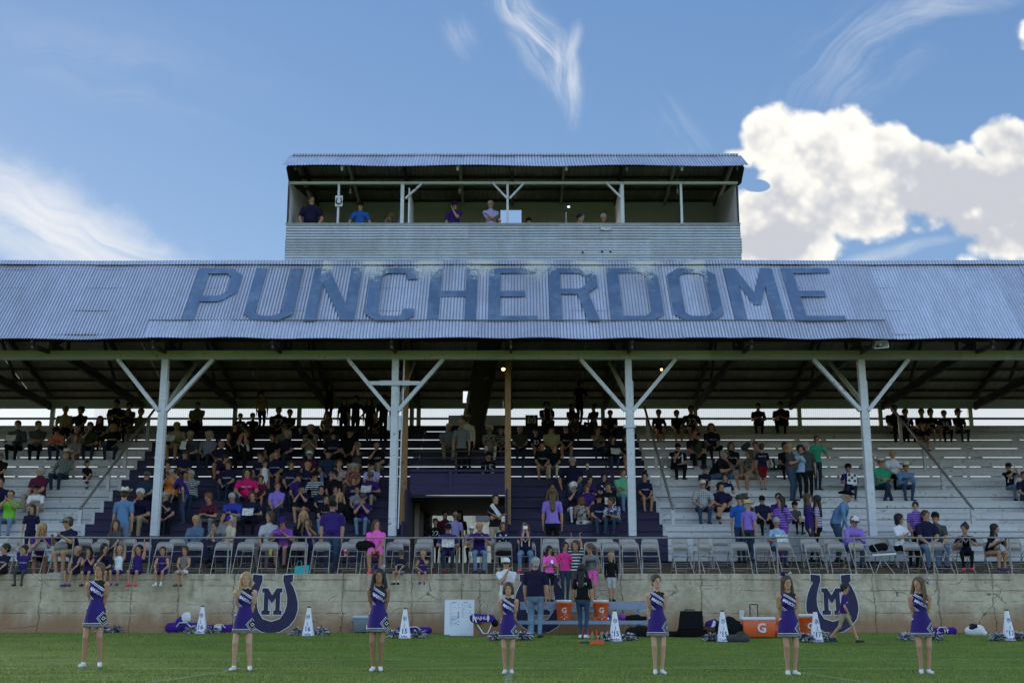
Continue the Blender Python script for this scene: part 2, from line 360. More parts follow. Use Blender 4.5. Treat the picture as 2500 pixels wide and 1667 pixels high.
# ------------------------------------------------------------------ ground
def gz(y):                                     # ground height along depth
    if y < 19.8: return .01 * (19.8 - max(y, -20))
    if y < 26.7: return .45 * ((y - 19.8) / 6.9) ** 1.15
    if y < 29.3: return .45 + .08 * (y - 26.7) / 2.6
    return .53
def mk_ground():
    m = bpy.data.materials.new('turf_soil'); m.use_nodes = True; g = G(m.node_tree); b = m.node_tree.nodes['Principled BSDF']
    tc = g.node('ShaderNodeTexCoord').outputs['Object']; x, y, z = g.sep(tc)
    n1 = g.noise(g.vec(g.m('MULTIPLY', x, .35), y), 1.6, 7, .72); n2 = g.noise(g.vec(x, g.m('MULTIPLY', y, .5)), 11, 8, .75); n3 = g.noise(tc, 60, 4, .7)
    c = g.mix(g.ss(n1, .3, .7), (.085, .13, .022), (.15, .20, .036))
    c = g.mix(g.m('MULTIPLY', g.ss(n2, .45, .75), .6), c, (.085, .10, .03))
    c = g.mix(g.m('MULTIPLY', g.ss(n3, .55, .8), .5), c, (.03, .04, .015))
    n4 = g.noise(g.vec(g.m('MULTIPLY', x, .6), y), 2.4, 6, .7)
    soil = g.ss(g.m('ADD', y, g.m('MULTIPLY', n4, 1.0)), 29.45, 29.75)
    c = g.mix(g.m('MULTIPLY', soil, .85), c, (.12, .075, .045))
    g.l.new(c, b.inputs['Base Color']); b.inputs['Roughness'].default_value = .95; b.inputs['Specular IOR Level'].default_value = .1
    bn = g.node('ShaderNodeBump'); bn.inputs['Strength'].default_value = .8; bn.inputs['Distance'].default_value = .03; g.l.new(n2, bn.inputs['Height']); g.l.new(bn.outputs[0], b.inputs['Normal'])
    ys = [-600, -60, -20, 0, 8, 12, 15] + [16 + i * .5 for i in range(27)] + [29.6, 30, 60, 140, 900]
    xs = [-900, -100, -40] + [-30 + i * 2 for i in range(31)] + [40, 100, 900]
    rng = random.Random(3); v = []
    for yy in ys:
        for xx in xs:
            v.append((xx, yy, gz(yy) + (rng.uniform(-.012, .012) if abs(xx) < 31 and 15 < yy < 28 else 0)))
    nx = len(xs); f = [(j * nx + i, j * nx + i + 1, (j + 1) * nx + i + 1, (j + 1) * nx + i) for j in range(len(ys) - 1) for i in range(nx - 1)]
    o = bpy.data.objects.new('ground', meshdata('ground', v, f, [m], smooth=True)); link(o); tag(o, None, None, kind='structure')
mk_ground()
def mk_grass():
    R = np.random.RandomState(5); N = 150000
    y = 15.2 + (29.1 - 15.2) * R.rand(N) ** 1.15; x = (R.rand(N) * 2 - 1) * (y * .47 + .8)
    z = np.interp(y, np.linspace(12, 31, 200), [gz(t) for t in np.linspace(12, 31, 200)]) - .012
    h = (.022 + .035 * R.rand(N) ** 2) * (1 + .3 * np.sin(x * 1.3 + 2 * np.sin(y * 2.1)))
    a = R.rand(N) * 2 * np.pi; w = .004 + .005 * R.rand(N); lx = R.randn(N) * .014; ly = R.randn(N) * .014
    V = np.zeros((N, 3, 3)); V[:, 0] = np.c_[x - np.cos(a) * w, y - np.sin(a) * w, z]; V[:, 1] = np.c_[x + np.cos(a) * w, y + np.sin(a) * w, z]
    V[:, 2] = np.c_[x + lx, y + ly, z + h]
    me = bpy.data.meshes.new('grass'); me.vertices.add(3 * N); me.vertices.foreach_set('co', V.reshape(-1))
    me.loops.add(3 * N); me.loops.foreach_set('vertex_index', np.arange(3 * N, dtype=np.int32))
    me.polygons.add(N); me.polygons.foreach_set('loop_start', np.arange(0, 3 * N, 3, dtype=np.int32)); me.update()
    m = bpy.data.materials.new('grass_blades'); m.use_nodes = True; g = G(m.node_tree); b = m.node_tree.nodes['Principled BSDF']
    r = g.node('ShaderNodeNewGeometry').outputs['Random Per Island']; tc = g.node('ShaderNodeTexCoord').outputs['Object']; x_, y_, z_ = g.sep(tc)
    n = g.noise(g.vec(g.m('MULTIPLY', x_, .3), y_), 1.3, 6, .75)
    n5 = g.noise(g.vec(g.m('MULTIPLY', x_, .12), y_), 4.5, 3, .6)
    c = g.mix(g.ss(n, .3, .7), (.135, .185, .030), (.26, .30, .055))
    c = g.mix(g.m('MULTIPLY', g.ss(n5, .45, .7), .5), c, (.13, .17, .04))
    c = g.mix(g.m('MULTIPLY', g.m('GREATER_THAN', r, .86), .8), c, (.22, .22, .08))
    c = g.mix(g.m('MULTIPLY', g.m('LESS_THAN', r, .25), .6), c, (.025, .055, .015))
    g.l.new(c, b.inputs['Base Color']); b.inputs['Roughness'].default_value = .6; b.inputs['Specular IOR Level'].default_value = .25
    me.materials.append(m)
    o = bpy.data.objects.new('grass', me); link(o); tag(o, 'short mown green grass of the playing field', 'grass', kind='stuff')
mk_grass()
def mk_lines():                                 # worn chalk lines: broken paint over the turf
    m = bpy.data.materials.new('field_chalk'); m.use_nodes = True; g = G(m.node_tree); b = m.node_tree.nodes['Principled BSDF']
    tc = g.node('ShaderNodeTexCoord').outputs['Object']
    n = g.noise(tc, 22, 6, .8); al = g.m('MULTIPLY', g.ss(n, .44, .66), .75)
    tr = g.node('ShaderNodeBsdfTransparent'); mx = g.node('ShaderNodeMixShader'); g.l.new(al, mx.inputs[0]); g.l.new(tr.outputs[0], mx.inputs[1]); g.l.new(b.outputs[0], mx.inputs[2])
    g.l.new(mx.outputs[0], m.node_tree.nodes['Material Output'].inputs[0]); b.inputs['Base Color'].default_value = (.42, .46, .36, 1); b.inputs['Roughness'].default_value = .9
    def strip(pts, name):
        mb = MB(); 
        for (x0, x1, y0, y1) in pts:
            n = max(1, int((x1 - x0) / 1.0)); k = max(1, int((y1 - y0) / .5))
            for i in range(n):
                for j in range(k):
                    a, c2 = x0 + (x1 - x0) * i / n, x0 + (x1 - x0) * (i + 1) / n; d, e = y0 + (y1 - y0) * j / k, y0 + (y1 - y0) * (j + 1) / k
                    mb.add([(a, d, gz(d) + .026), (c2, d, gz(d) + .026), (c2, e, gz(e) + .026), (a, e, gz(e) + .026)], [(0, 1, 2, 3)])
        o = mb.build(name, m); tag(o, None, None, kind='structure')
    strip([(-26, 26, 20.35, 20.47)], 'sideline'); strip([(-26, 26, 21.9, 21.98)], 'coaching_line')
    for i in range(-3, 4): strip([(-.05 + i * 4.57 - .055, -.05 + i * 4.57 + .055, 4, 20.2)], 'yard_line')
mk_lines()

# ------------------------------------------------------------------ concrete wall with painted emblems
WY = 29.2; WZ = zat(1400, WY); XL = 27.0
def mk_wall():
    m = bpy.data.materials.new('old_concrete'); m.use_nodes = True; g = G(m.node_tree); b = m.node_tree.nodes['Principled BSDF']
    tc = g.node('ShaderNodeTexCoord').outputs['Object']; x, y, z = g.sep(tc); P = g.vec(x, z)
    n1 = g.noise(P, 1.1, 8, .68); n2 = g.noise(P, 5.0, 8, .72); n3 = g.noise(P, 30, 5, .7)
    c = g.mix(g.ss(n1, .35, .68), (.41, .34, .245), (.57, .49, .375))
    c = g.mix(g.m('MULTIPLY', g.ss(n2, .42, .72), .55), c, (.22, .19, .14))
    c = g.mix(g.m('MULTIPLY', g.ss(n3, .5, .8), .35), c, (.44, .42, .35))
    # red soil splash near the ground, and streaks running down
    st_ = g.noise(g.vec(g.m('MULTIPLY', x, 3.0), g.m('MULTIPLY', z, .35)), 1.2, 5, .65)
    low = g.ss(g.m('ADD', z, g.m('MULTIPLY', g.m('ADD', st_, n2), .55)), 1.95, 1.15)
    low = g.m('SUBTRACT', 1.0, g.ss(g.m('ADD', z, g.m('MULTIPLY', g.m('ADD', st_, n1), .6)), 1.25, 1.85))
    drip = g.ss(g.m('ADD', st_, g.m('MULTIPLY', g.m('SUBTRACT', z, 1.2), .25)), .60, .78); c = g.mix(g.m('MULTIPLY', drip, .45), c, (.13, .10, .075))
    c = g.mix(g.m('MULTIPLY', low, .85), c, (.28, .15, .08))
    sp = g.ss(g.noise(P, 2.2, 6, .8), .66, .70)
    c = g.mix(g.m('MULTIPLY', sp, .7), c, (.19, .11, .075))
    # board-form joints (long, wavering) and cracks
    dark = None
    wv = g.m('MULTIPLY', g.m('SUBTRACT', g.noise(P, 1.7, 6, .8), .5), .16)
    for zz, wd, brk in ((1.76, .009, .47), (1.50, .006, .5), (1.25, .005, .52), (.98, .006, .5), (1.62, .004, .56)):
        k = g.m('SUBTRACT', 1.0, g.ss(g.m('ABSOLUTE', g.m('SUBTRACT', g.m('ADD', z, g.m('MULTIPLY', wv, .35)), zz)), wd * .4, wd * 1.6))
        k = g.m('MULTIPLY', k, g.ss(g.noise(g.vec(x, zz * 9), 1.0, 4, .7), brk - .05, brk + .07))
        dark = k if dark is None else g.m('MAXIMUM', dark, k)
    wx = g.m('MULTIPLY', g.m('SUBTRACT', g.noise(g.vec(0.0, g.m('MULTIPLY', z, 1.0), x), 2.2, 7, .85), .5), .35)
    for px_ in (100, 322, 437, 572, 837, 1005, 1127, 1172, 1518, 1712, 2132, 2290, 2424):
        x0 = (px_ - 1250) * 28.6 / F
        k = g.m('SUBTRACT', 1.0, g.ss(g.m('ABSOLUTE', g.m('SUBTRACT', g.m('ADD', x, wx), x0)), .003, .013))
        dark = g.m('MAXIMUM', dark, k)
    vo = g.node('ShaderNodeTexVoronoi'); vo.feature = 'DISTANCE_TO_EDGE'; vo.inputs['Scale'].default_value = .75
    vd = g.node('ShaderNodeVectorMath', operation='ADD'); g.l.new(g.vec(x, g.m('MULTIPLY', z, 1.6)), vd.inputs[0])
    nn = g.node('ShaderNodeTexNoise'); g.l.new(P, nn.inputs['Vector']); nn.inputs['Scale'].default_value = 3; nn.inputs['Detail'].default_value = 6
    ns = g.node('ShaderNodeVectorMath', operation='SCALE'); g.l.new(nn.outputs['Color'], ns.inputs[0]); ns.inputs['Scale'].default_value = .5; g.l.new(ns.outputs[0], vd.inputs[1]); g.l.new(vd.outputs[0], vo.inputs['Vector'])
    k = g.m('MULTIPLY', g.m('SUBTRACT', 1.0, g.ss(vo.outputs['Distance'], .002, .010)), g.ss(n1, .48, .6))
    dark = g.m('MAXIMUM', dark, k)
    c = g.mix(g.m('MULTIPLY', dark, .72), c, (.035, .026, .02))
    g.l.new(c, b.inputs['Base Color']); b.inputs['Roughness'].default_value = .92; b.inputs['Specular IOR Level'].default_value = .2
    bn = g.node('ShaderNodeBump'); bn.inputs['Strength'].default_value = .6; bn.inputs['Distance'].default_value = .02
    g.l.new(g.m('SUBTRACT', g.m('ADD', n2, g.m('MULTIPLY', n3, .4)), g.m('MULTIPLY', dark, 1.2)), bn.inputs['Height']); g.l.new(bn.outputs[0], b.inputs['Normal'])
    MATS['concrete'] = m
    t = empty('retaining_wall', 'long cracked grey concrete wall between the field and the folding chairs', 'wall', (0, WY, 0))
    mb = MB(); n = 90; prof = []
    rng = random.Random(9); v = []; nz = 7
    for i in range(n + 1):
        xx = -XL + 2 * XL * i / n
        for j in range(nz + 1): v.append((xx, rng.uniform(-.006, .006), .3 + (WZ - .3) * j / nz))
        v.append((xx, .0, WZ)); 
    mb = MB(); k = nz + 1
    mb.add([(-XL + 2 * XL * i / n, rng.uniform(-.008, .004), .3 + (WZ - .012 - .3) * j / nz) for i in range(n + 1) for j in range(k)],
           [(i * k + j, (i + 1) * k + j, (i + 1) * k + j + 1, i * k + j + 1) for i in range(n) for j in range(nz)], 0, True)
    mb.add([(-XL + 2 * XL * i / n, yy, zz + (rng.uniform(-.005, .005) if a else 0)) for i in range(n + 1) for a, (yy, zz) in enumerate(((-.002, WZ - .014), (.014, WZ), (.34, WZ)))],
           [(i * 3 + j, (i + 1) * 3 + j, (i + 1) * 3 + j + 1, i * 3 + j + 1) for i in range(n) for j in range(2)], 0, True)
    mb.build('wall_face', m, t)
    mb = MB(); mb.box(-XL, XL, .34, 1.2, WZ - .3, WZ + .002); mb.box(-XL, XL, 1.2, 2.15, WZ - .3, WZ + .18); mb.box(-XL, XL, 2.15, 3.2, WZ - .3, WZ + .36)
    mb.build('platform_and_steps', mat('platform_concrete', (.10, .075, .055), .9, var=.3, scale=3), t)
    # horseshoe-and-M emblems
    q = .002552
    O_ = [(188, 0), (190, 60), (168, 78), (196, 120), (222, 180), (243, 260), (245, 330), (222, 410), (165, 480), (85, 528), (0, 542)]
    I_ = [(100, 8), (97, 60), (112, 100), (130, 160), (142, 220), (140, 290), (122, 350), (80, 410), (0, 436)]
    def shoe(e):
        def off(L, s):
            R = []
            for i, p in enumerate(L):
                a = L[max(i - 1, 0)]; b2 = L[min(i + 1, len(L) - 1)]; dx, dy = b2[0] - a[0], b2[1] - a[1]; l = math.hypot(dx, dy)
                nx, ny = -dy / l, dx / l
                x_ = p[0] - nx * s; y_ = p[1] - ny * s
                if i == 0: y_ = p[1] - e
                if i == len(L) - 1: x_ = 0
                R.append((x_, y_))
            return R
        o_ = off(O_, e * -1 if False else -e); i_ = off(I_, e)
        # choose sign so e grows the band
        return o_, i_
    def ring(e):
        def grow(L, s):
            cx, cy = 0, 300; R = []
            for i, (a, b2) in enumerate(L):
                dx, dy = a - cx, (b2 - cy); 
                if b2 < 120: dx, dy = 1, 0
                l = math.hypot(dx, dy); R.append((a + s * dx / l, b2 + s * dy / l))
            R[0] = (R[0][0], R[0][1] - abs(e) * .9); return R
        o_ = grow(O_, e); i_ = grow(I_, -e)
        o_[-1] = (0, O_[-1][1] + e); i_[-1] = (0, I_[-1][1] - e)
        right = o_ + i_[::-1][0:]
        left = [(-a, b2) for a, b2 in i_][:-1] + [(-a, b2) for a, b2 in o_][::-1][1:]
        return o_ + i_[::-1] + left[0:0] , [( -a, b2) for a, b2 in (o_ + i_[::-1])]
    def emblem_splines(e):
        def grow(L, s):
            R = []
            for (a, b2) in L:
                dx, dy = (1, 0) if b2 < 120 else (a, b2 - 300); l = math.hypot(dx, dy); R.append((a + s * dx / l, b2 + s * dy / l))
            return R
        o_ = grow(O_, e); i_ = grow(I_, -e); o_[0] = (o_[0][0], O_[0][1] - e); i_[0] = (i_[0][0], I_[0][1] - e)
        pts = o_ + [(-a, b2) for a, b2 in o_[:-1]][::-1] + [(-a, b2) for a, b2 in i_[:-1]] + i_[::-1]
        return pts
    def letterM(e):
        L = [(-95, 128), (-38, 128), (0, 190), (38, 128), (95, 128), (95, 168), (74, 172), (74, 330), (92, 332), (92, 372), (18, 372), (18, 332), (34, 330), (34, 215), (0, 262)]
        L = L + [(-a, b2) for a, b2 in L[::-1][1:] if a > 0 and b2 > 130]
        # explicit outline
        L = [(-95, 128), (-40, 128), (0, 192), (40, 128), (95, 128), (95, 168), (76, 168), (76, 332), (95, 332), (95, 372), (16, 372), (16, 332), (34, 332), (34, 222), (0, 270), (-34, 222), (-34, 332), (-16, 332), (-16, 372), (-95, 372), (-95, 332), (-76, 332), (-76, 168), (-95, 168)]
        if e == 0: return L
        R = []; n = len(L)
        for i in range(n):
            a, p, c_ = L[i - 1], L[i], L[(i + 1) % n]
            d1 = Vector((p[0] - a[0], p[1] - a[1])).normalized(); d2 = Vector((c_[0] - p[0], c_[1] - p[1])).normalized()
            n1, n2 = Vector((d1.y, -d1.x)), Vector((d2.y, -d2.x)); s = n1 + n2; s = s / max(.35, s.dot(n1)); R.append((p[0] + s.x * e, p[1] + s.y * e))
        return R
    navy = mat('navy_wall_paint', (.022, .017, .060), .8, var=.3, scale=5, bump=.3, bscale=25); wp = mat('white_wall_paint', (.62, .64, .68), .8, var=.15, scale=7)
    global emblem_parts; emblem_parts = (emblem_splines, letterM)
    for px_ in (664, 1318, 2031):
        cx = xat(px_, 1.2, WY); s_ = q
        for e, mm, dy, nm in ((6.5, wp, -.012, 'emblem_outline'), (0, navy, -.016, 'emblem_fill')):
            mb = MB()
            for sp in (emblem_splines(e), letterM(e)):
                v, f = flat2d([sp], .002)
                mb.add([(cx + a * s_, dy - c2, WZ - .012 - b2 * s_) for a, b2, c2 in v], f)
            mb.build(nm, mm, t)
mk_wall()
def mk_rail():
    t = empty('pipe_railing', 'grey steel pipe railing along the edge of the concrete wall', 'railing', (0, WY + .1, WZ))
    zr = zat(1312, WY + .1) - WZ
    xs = [xat(p, WZ, WY + .1) for p in (-212, -18, 173, 362, 554, 744, 937, 1130, 1322, 1514, 1708, 1900, 2090, 2282, 2471, 2665)]
    MB().tube([(-XL + 12, 0, zr)] + [(x, 0, zr + (i % 3 - 1) * .008) for i, x in enumerate(xs)] + [(XL - 12, 0, zr)], .022, 8).build('rail', M_rail, t)
    for x in xs:
        MB().tube([(x, 0, 0), (x, 0, zr - .005)], .021, 8).ball((x, 0, zr), .03).tube([(x, 0, -.0), (x, 0, .012)], .05, 10).build('post', M_rail, t)
mk_rail()

# ------------------------------------------------------------------ grandstand
Y0, Z0, RUN, RISE = 33.0, 3.38, .69, .384
def rowY(k): return Y0 + RUN * k
def rowZ(k): return Z0 + RISE * k
AX = (-11.75, 4.15); PX0, PX1 = -2.95, -.15      # painted middle section, passage
GS = empty('grandstand', 'long roofed wooden grandstand with white and purple bleachers', 'grandstand')
def mk_stand():
    SX = 24.0
    def seg(mb, x0, x1, y0, y1, z0, z1, rng, mi=0, L=4.9):
        x = x0
        while x < x1 - .01:
            e = min(x1, x + L * rng.uniform(.7, 1.1)); 
            if x1 - e < .6: e = x1
            j = rng.uniform(-.004, .004); mb.box(x, e - .004, y0 + j, y1 + j, z0, z1, mi); x = e
    secs = [(-SX, AX[0], 'white'), (AX[0], PX0, 'pur'), (PX0, PX1, 'mid'), (PX1, AX[1], 'pur'), (AX[1], SX, 'white')]
    rng = random.Random(2)
    for k in range(-1, 11):
        y, z = rowY(k), rowZ(k)
        for (x0, x1, c) in secs:
            if c == 'mid' and k < 4: continue
            mm = M_white if c == 'white' else M_purple
            mb = MB()
            top = z
            # tread planks with open joints
            dep = RUN + (1.0 - RUN if k == -1 else 0)
            yy = Y0 - 1.0 if k == -1 else y
            npl = 4
            for p in range(npl):
                w = dep / npl; seg(mb, x0, x1, yy + p * w + (.0 if p == 0 else .006), yy + (p + 1) * w - .006 + (.012 if p < npl - 1 else 0) * 0, top - .04, top - rng.uniform(0, .003), rng)
            # riser boards below the front edge: upper board, slot, lower board
            if k == -1:
                for q_ in range(3): seg(mb, x0, x1, yy + .012, yy + .034, top - .05 - .205 * (q_ + 1), top - .05 - .205 * q_ - .012, rng)
            else:
                seg(mb, x0, x1, y + .012, y + .034, top - .195, top - .043, rng)
                seg(mb, x0, x1, y + .016, y + .038, top - RISE + .002, top - .195 - .020, rng)
            mb.build('bleacher_step', mm, GS)
    # stringers under the steps
    x = -SX + .4
    while x < SX:
        if not (PX0 - .1 < x < PX1 + .1):
            mb = MB(); mb.bar((x, Y0 - .4, Z0 - .55 - .15), (x, rowY(10) + .5, rowZ(10) - .40), .06, .30)
            for k in (3, 6, 9): mb.box(x - .028, x + .028, rowY(k) + .4, rowY(k) + .52, .5, rowZ(k) - .45)
            mb.build('stringer', M_darkwood, GS)
        x += rng.choice((.9, 1.5, 1.9, 1.25))
    # purple/white dividing boards at the aisles
    for ax, w in ((AX[0] - .05, .10), (AX[1] + .05, .10)):
        for k in range(0, 11): MB().box(ax - w / 2, ax + w / 2, rowY(k) - .008, rowY(k) + .06, rowZ(k) - RISE + .0, rowZ(k) + .0).build('aisle_edge_board', M_white, GS)
    # handrails down the aisles
    for hx in (-11.95, 4.45, 12.75):
        mb = MB(); a = (hx, rowY(0) + .05, rowZ(0) + .42); b = (hx, rowY(9) + .2, rowZ(9) + .95)
        mb.tube([a, b], .04, 8); h = mb.build('handrail', mat('weathered_handrail', (.24, .22, .20), .6, .2, var=.3), GS)
        for k in (0, 3, 5, 8):
            fz = (rowY(k) + .12 - a[1]) / (b[1] - a[1]); zt = a[2] + (b[2] - a[2]) * fz
            MB().box(hx - .05, hx + .05, rowY(k) + .07, rowY(k) + .16, rowZ(k), zt - .02).build('handrail_post', M_white, h)
    # back wall: closed low, slot open under the top rows, meshed window above
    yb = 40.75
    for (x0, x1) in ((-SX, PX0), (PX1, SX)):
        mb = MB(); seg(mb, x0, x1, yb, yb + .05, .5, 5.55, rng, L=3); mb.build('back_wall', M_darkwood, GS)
    zs, zt, zm = zat(1041, yb), zat(997, yb), zat(1021.5, yb)
    for (x0, x1) in ((-SX, PX0), (PX1, SX)): mb = MB(); seg(mb, x0, x1, yb - .02, yb + .03, rowZ(10) - .12, zs, rng); mb.build('back_parapet', M_white, GS)
    mb = MB(); seg(mb, -SX, SX, yb - .03, yb + .04, zt, zt + .32, rng); mb.build('window_header', M_beam, GS)
    mb = MB(); seg(mb, -SX, SX, yb - .02, yb + .03, zm - .035, zm + .035, rng); mb.build('window_mid_rail', M_darkwood, GS)
    mb = MB(); seg(mb, PX0 + .75, PX1 - .05, yb - .06, yb - .022, zs - .5, zt - .3, rng); seg(mb, PX0 + .75, PX1 - .05, yb - .075, yb - .062, zm + .03, zm + .1, rng); mb.build('boarded_window', M_panel, GS)
    for xx in [xat(p, 7.5, yb) for p in (-140, 127, 397, 573, 730, 850, 1005, 1022, 1345, 1472, 1698, 1952, 2150, 2370, 2640)]:
        MB().box(xx - .07, xx + .07, yb - .05, yb + .06, rowZ(10) - .1, 8.25).build('back_stud', M_beam, GS)
    mw = mat('wire_mesh', (.2, .2, .2), .6, .5)
    mb = MB(); x = -14.5
    while x < 14.5: mb.box(x - .0022, x + .0022, yb + .03, yb + .034, zs, zt); x += .075
    z = zs
    while z < zt: mb.box(-14.5, 14.5, yb + .034, yb + .038, z - .0022, z + .0022); z += .075
    mb.build('wire_mesh', mw, GS)
    # front columns with braces and beam
    PY = 32.25; zb0, zb1 = zat(878, PY), zat(857, PY); zd = rowZ(-1)
    cols = [-22.5, -16.05, -9.61, -3.23, 3.22, 9.68, 16.1, 22.5]
    mb = MB(); seg(mb, -SX, SX, PY - .09, PY + .09, zb0, zb1, rng, L=8); mb.build('eave_beam', M_beam, GS)
    for i, x in enumerate(cols):
        mb = MB(); mb.box(x - .09, x + .09, PY - .10, PY + .09, zd, zb0 - .003); mb.box(x + .093, x + .125, PY - .06, PY + .07, zd, zb0 - .6)
        c = mb.build('column', M_post, GS)
        zj = zat(1003, PY)
        for s in (-1, 1):
            o = MB().bar((x + s * .10, PY - .03, zj), (x + s * 1.32, PY - .03, zb0 + .0), .10, .15, up=(0, 1, 0)).build('brace', M_post, c)
        MB().bar((x + .02 * i, PY + .25, zat(985, PY)), (x + (.35 if x < 0 else -.35), PY + 1.9, zb0 + .35), .07, .12).build('rear_brace', M_beam, c)
        if i == 3:
            z_ = zat(937, PY); MB().box(x - .70, x + .70, PY - .125, PY - .102, z_ - .055, z_ + .055).box(x - .42, x + .42, PY - .148, PY - .127, z_ - .065, z_ + .065).build('tie_board', M_post, c)
            MB().box(x - .19, x - .105, PY - .05, PY + .03, zat(1050, PY), zat(1015, PY)).box(x + .13, x + .19, PY - .05, PY + .03, zat(1050, PY), zat(1015, PY)).build('splice_plate', M_post, c)
            MB().tube([(x + .17, PY - .02, zd + .2), (x + .19, PY, 5.0), (x + .24, PY, zb0)], .022, 8).build('conduit', M_post, c)
        if i == 4: MB().box(x - .16, x + .16, PY - .13, PY + .12, zat(1045, PY), zat(1038, PY)).build('splice_plate', M_post, c)
    # brown square timbers beside the passage
    for px_ in (985, 1240):
        y = 33.35; x = xat(px_, 4, y); MB().box(x - .085, x + .085, y - .08, y + .08, rowZ(-1) - .6, 9.6).build('brown_timber_post', M_brown, GS)
    # roof: steep front slope, ridge cap, long rear slope, trusses
    rz, ry = RZ, RY; V = Vector((0, ry - EY, rz - EZ)); vl = V.length; Vn = V / vl; Nn = Vector((0, -Vn.z, Vn.y)).normalized()
    if Nn.z < 0: Nn = -Nn
    def sag(u, t): return .018 * math.sin(u * .9) * (1 - t) + .012 * math.sin(u * 2.3 + 1)
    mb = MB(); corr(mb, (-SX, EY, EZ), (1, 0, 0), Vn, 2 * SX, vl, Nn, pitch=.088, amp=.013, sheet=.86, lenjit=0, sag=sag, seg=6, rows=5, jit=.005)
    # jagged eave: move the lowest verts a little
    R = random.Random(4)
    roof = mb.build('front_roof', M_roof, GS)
    xa, xb = xat(360, 8.3, 31), xat(2170, 8.3, 31); lo = .72
    mb = MB(); corr(mb, (xa, EY, EZ) + Nn * .035 if False else Vector((xa, EY, EZ)) - Vn * .03 + Nn * .04, (1, 0, 0), Vn, xb - xa, lo, Nn, pitch=.088, amp=.013, sheet=1.1, sag=lambda u, t: sag(u + xa + SX, 0) + .012 * math.sin(u * 3.1) * (1 - t), seg=6, rows=3, jit=.007, seed=5)
    mb.build('lower_roof_overlay', M_roof, roof)
    o = Vector((0, EY, EZ)) + Vn * (lo - .03) + Nn * .068
    MB().bar((xa - .05, o.y, o.z), (xb, o.y, o.z), .02, .035).build('overlay_strip', mat('rusty_strip', (.14, .12, .10), .7, .3), roof)
    mb = MB(); n = 60; pts = [(-.20, -.10), (-.06, .03), (.0, .055), (.06, .03), (.22, -.03)]
    mb.add([(-SX + 2 * SX * i / n, ry + (p[0] * .6 if p[0] < 0 else p[0]), rz + p[1] + .01 * math.sin(i * .7) + .02) for i in range(n + 1) for p in pts],
           [(i * 5 + j, (i + 1) * 5 + j, (i + 1) * 5 + j + 1, i * 5 + j + 1) for i in range(n) for j in range(4)], 0, True)
    mb.build('ridge_cap', M_roof, roof)
    be = (yb + .55, zt + .36); Vb = Vector((0, be[0] - ry, be[1] - rz)); bl = Vb.length; Vbn = Vb / bl; Nb = Vector((0, -Vbn.z, Vbn.y))
    if Nb.z < 0: Nb = -Nb
    mb = MB(); corr(mb, (-SX, ry, rz), (1, 0, 0), Vbn, 2 * SX, bl, Nb, pitch=.13, amp=.014, sheet=.8, seg=4, rows=3, seed=8)
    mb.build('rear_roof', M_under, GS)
    mb = MB()                                    # purlins
    for t in (.04, .2, .36, .5, .62, .72, .81, .895, .96):
        p = Vector((0, ry, rz)) + Vb * t - Nb * .06; mb.bar((-SX, p.y, p.z), (SX, p.y, p.z), .05, .09)
    for t in (.05, .35, .65, .9):
        p = Vector((0, EY, EZ)) + V * t - Nn * .06; mb.bar((-SX, p.y, p.z), (SX, p.y, p.z), .05, .09)
    mb.build('purlins', M_darkwood, GS)
    x = -SX + .3; i = 0
    xs = sorted([c for c in cols] + [c + 3.2 for c in cols])
    for x in xs:
        if x > SX: continue
        mb = MB(); a = (x, PY, zb1 + .16); b = (x, yb, be[1] - .28)
        mb.bar(a, b, .10, .26); mb.bar((x, EY + .12, EZ - .14), (x, ry, rz - .16), .06, .16); mb.bar((x, ry, rz - .16), (x, be[0], be[1] - .14), .08, .18)
        mb.bar((x, ry + .6, zb1 + .2), (x, ry + .6, rz - .4), .07, .12); mb.bar((x, PY + .2, zb1 + .2), (x, ry + 2.6, rz - 1.05), .06, .12); mb.bar((x, ry + 4.8, be[1]), (x, ry + 3.0, rz - 1.2), .06, .12)
        mb.bar((x, EY + .15, EZ - .18), (x, PY, zb1 - .03), .06, .12)
        mb.build('truss', M_darkwood, GS)
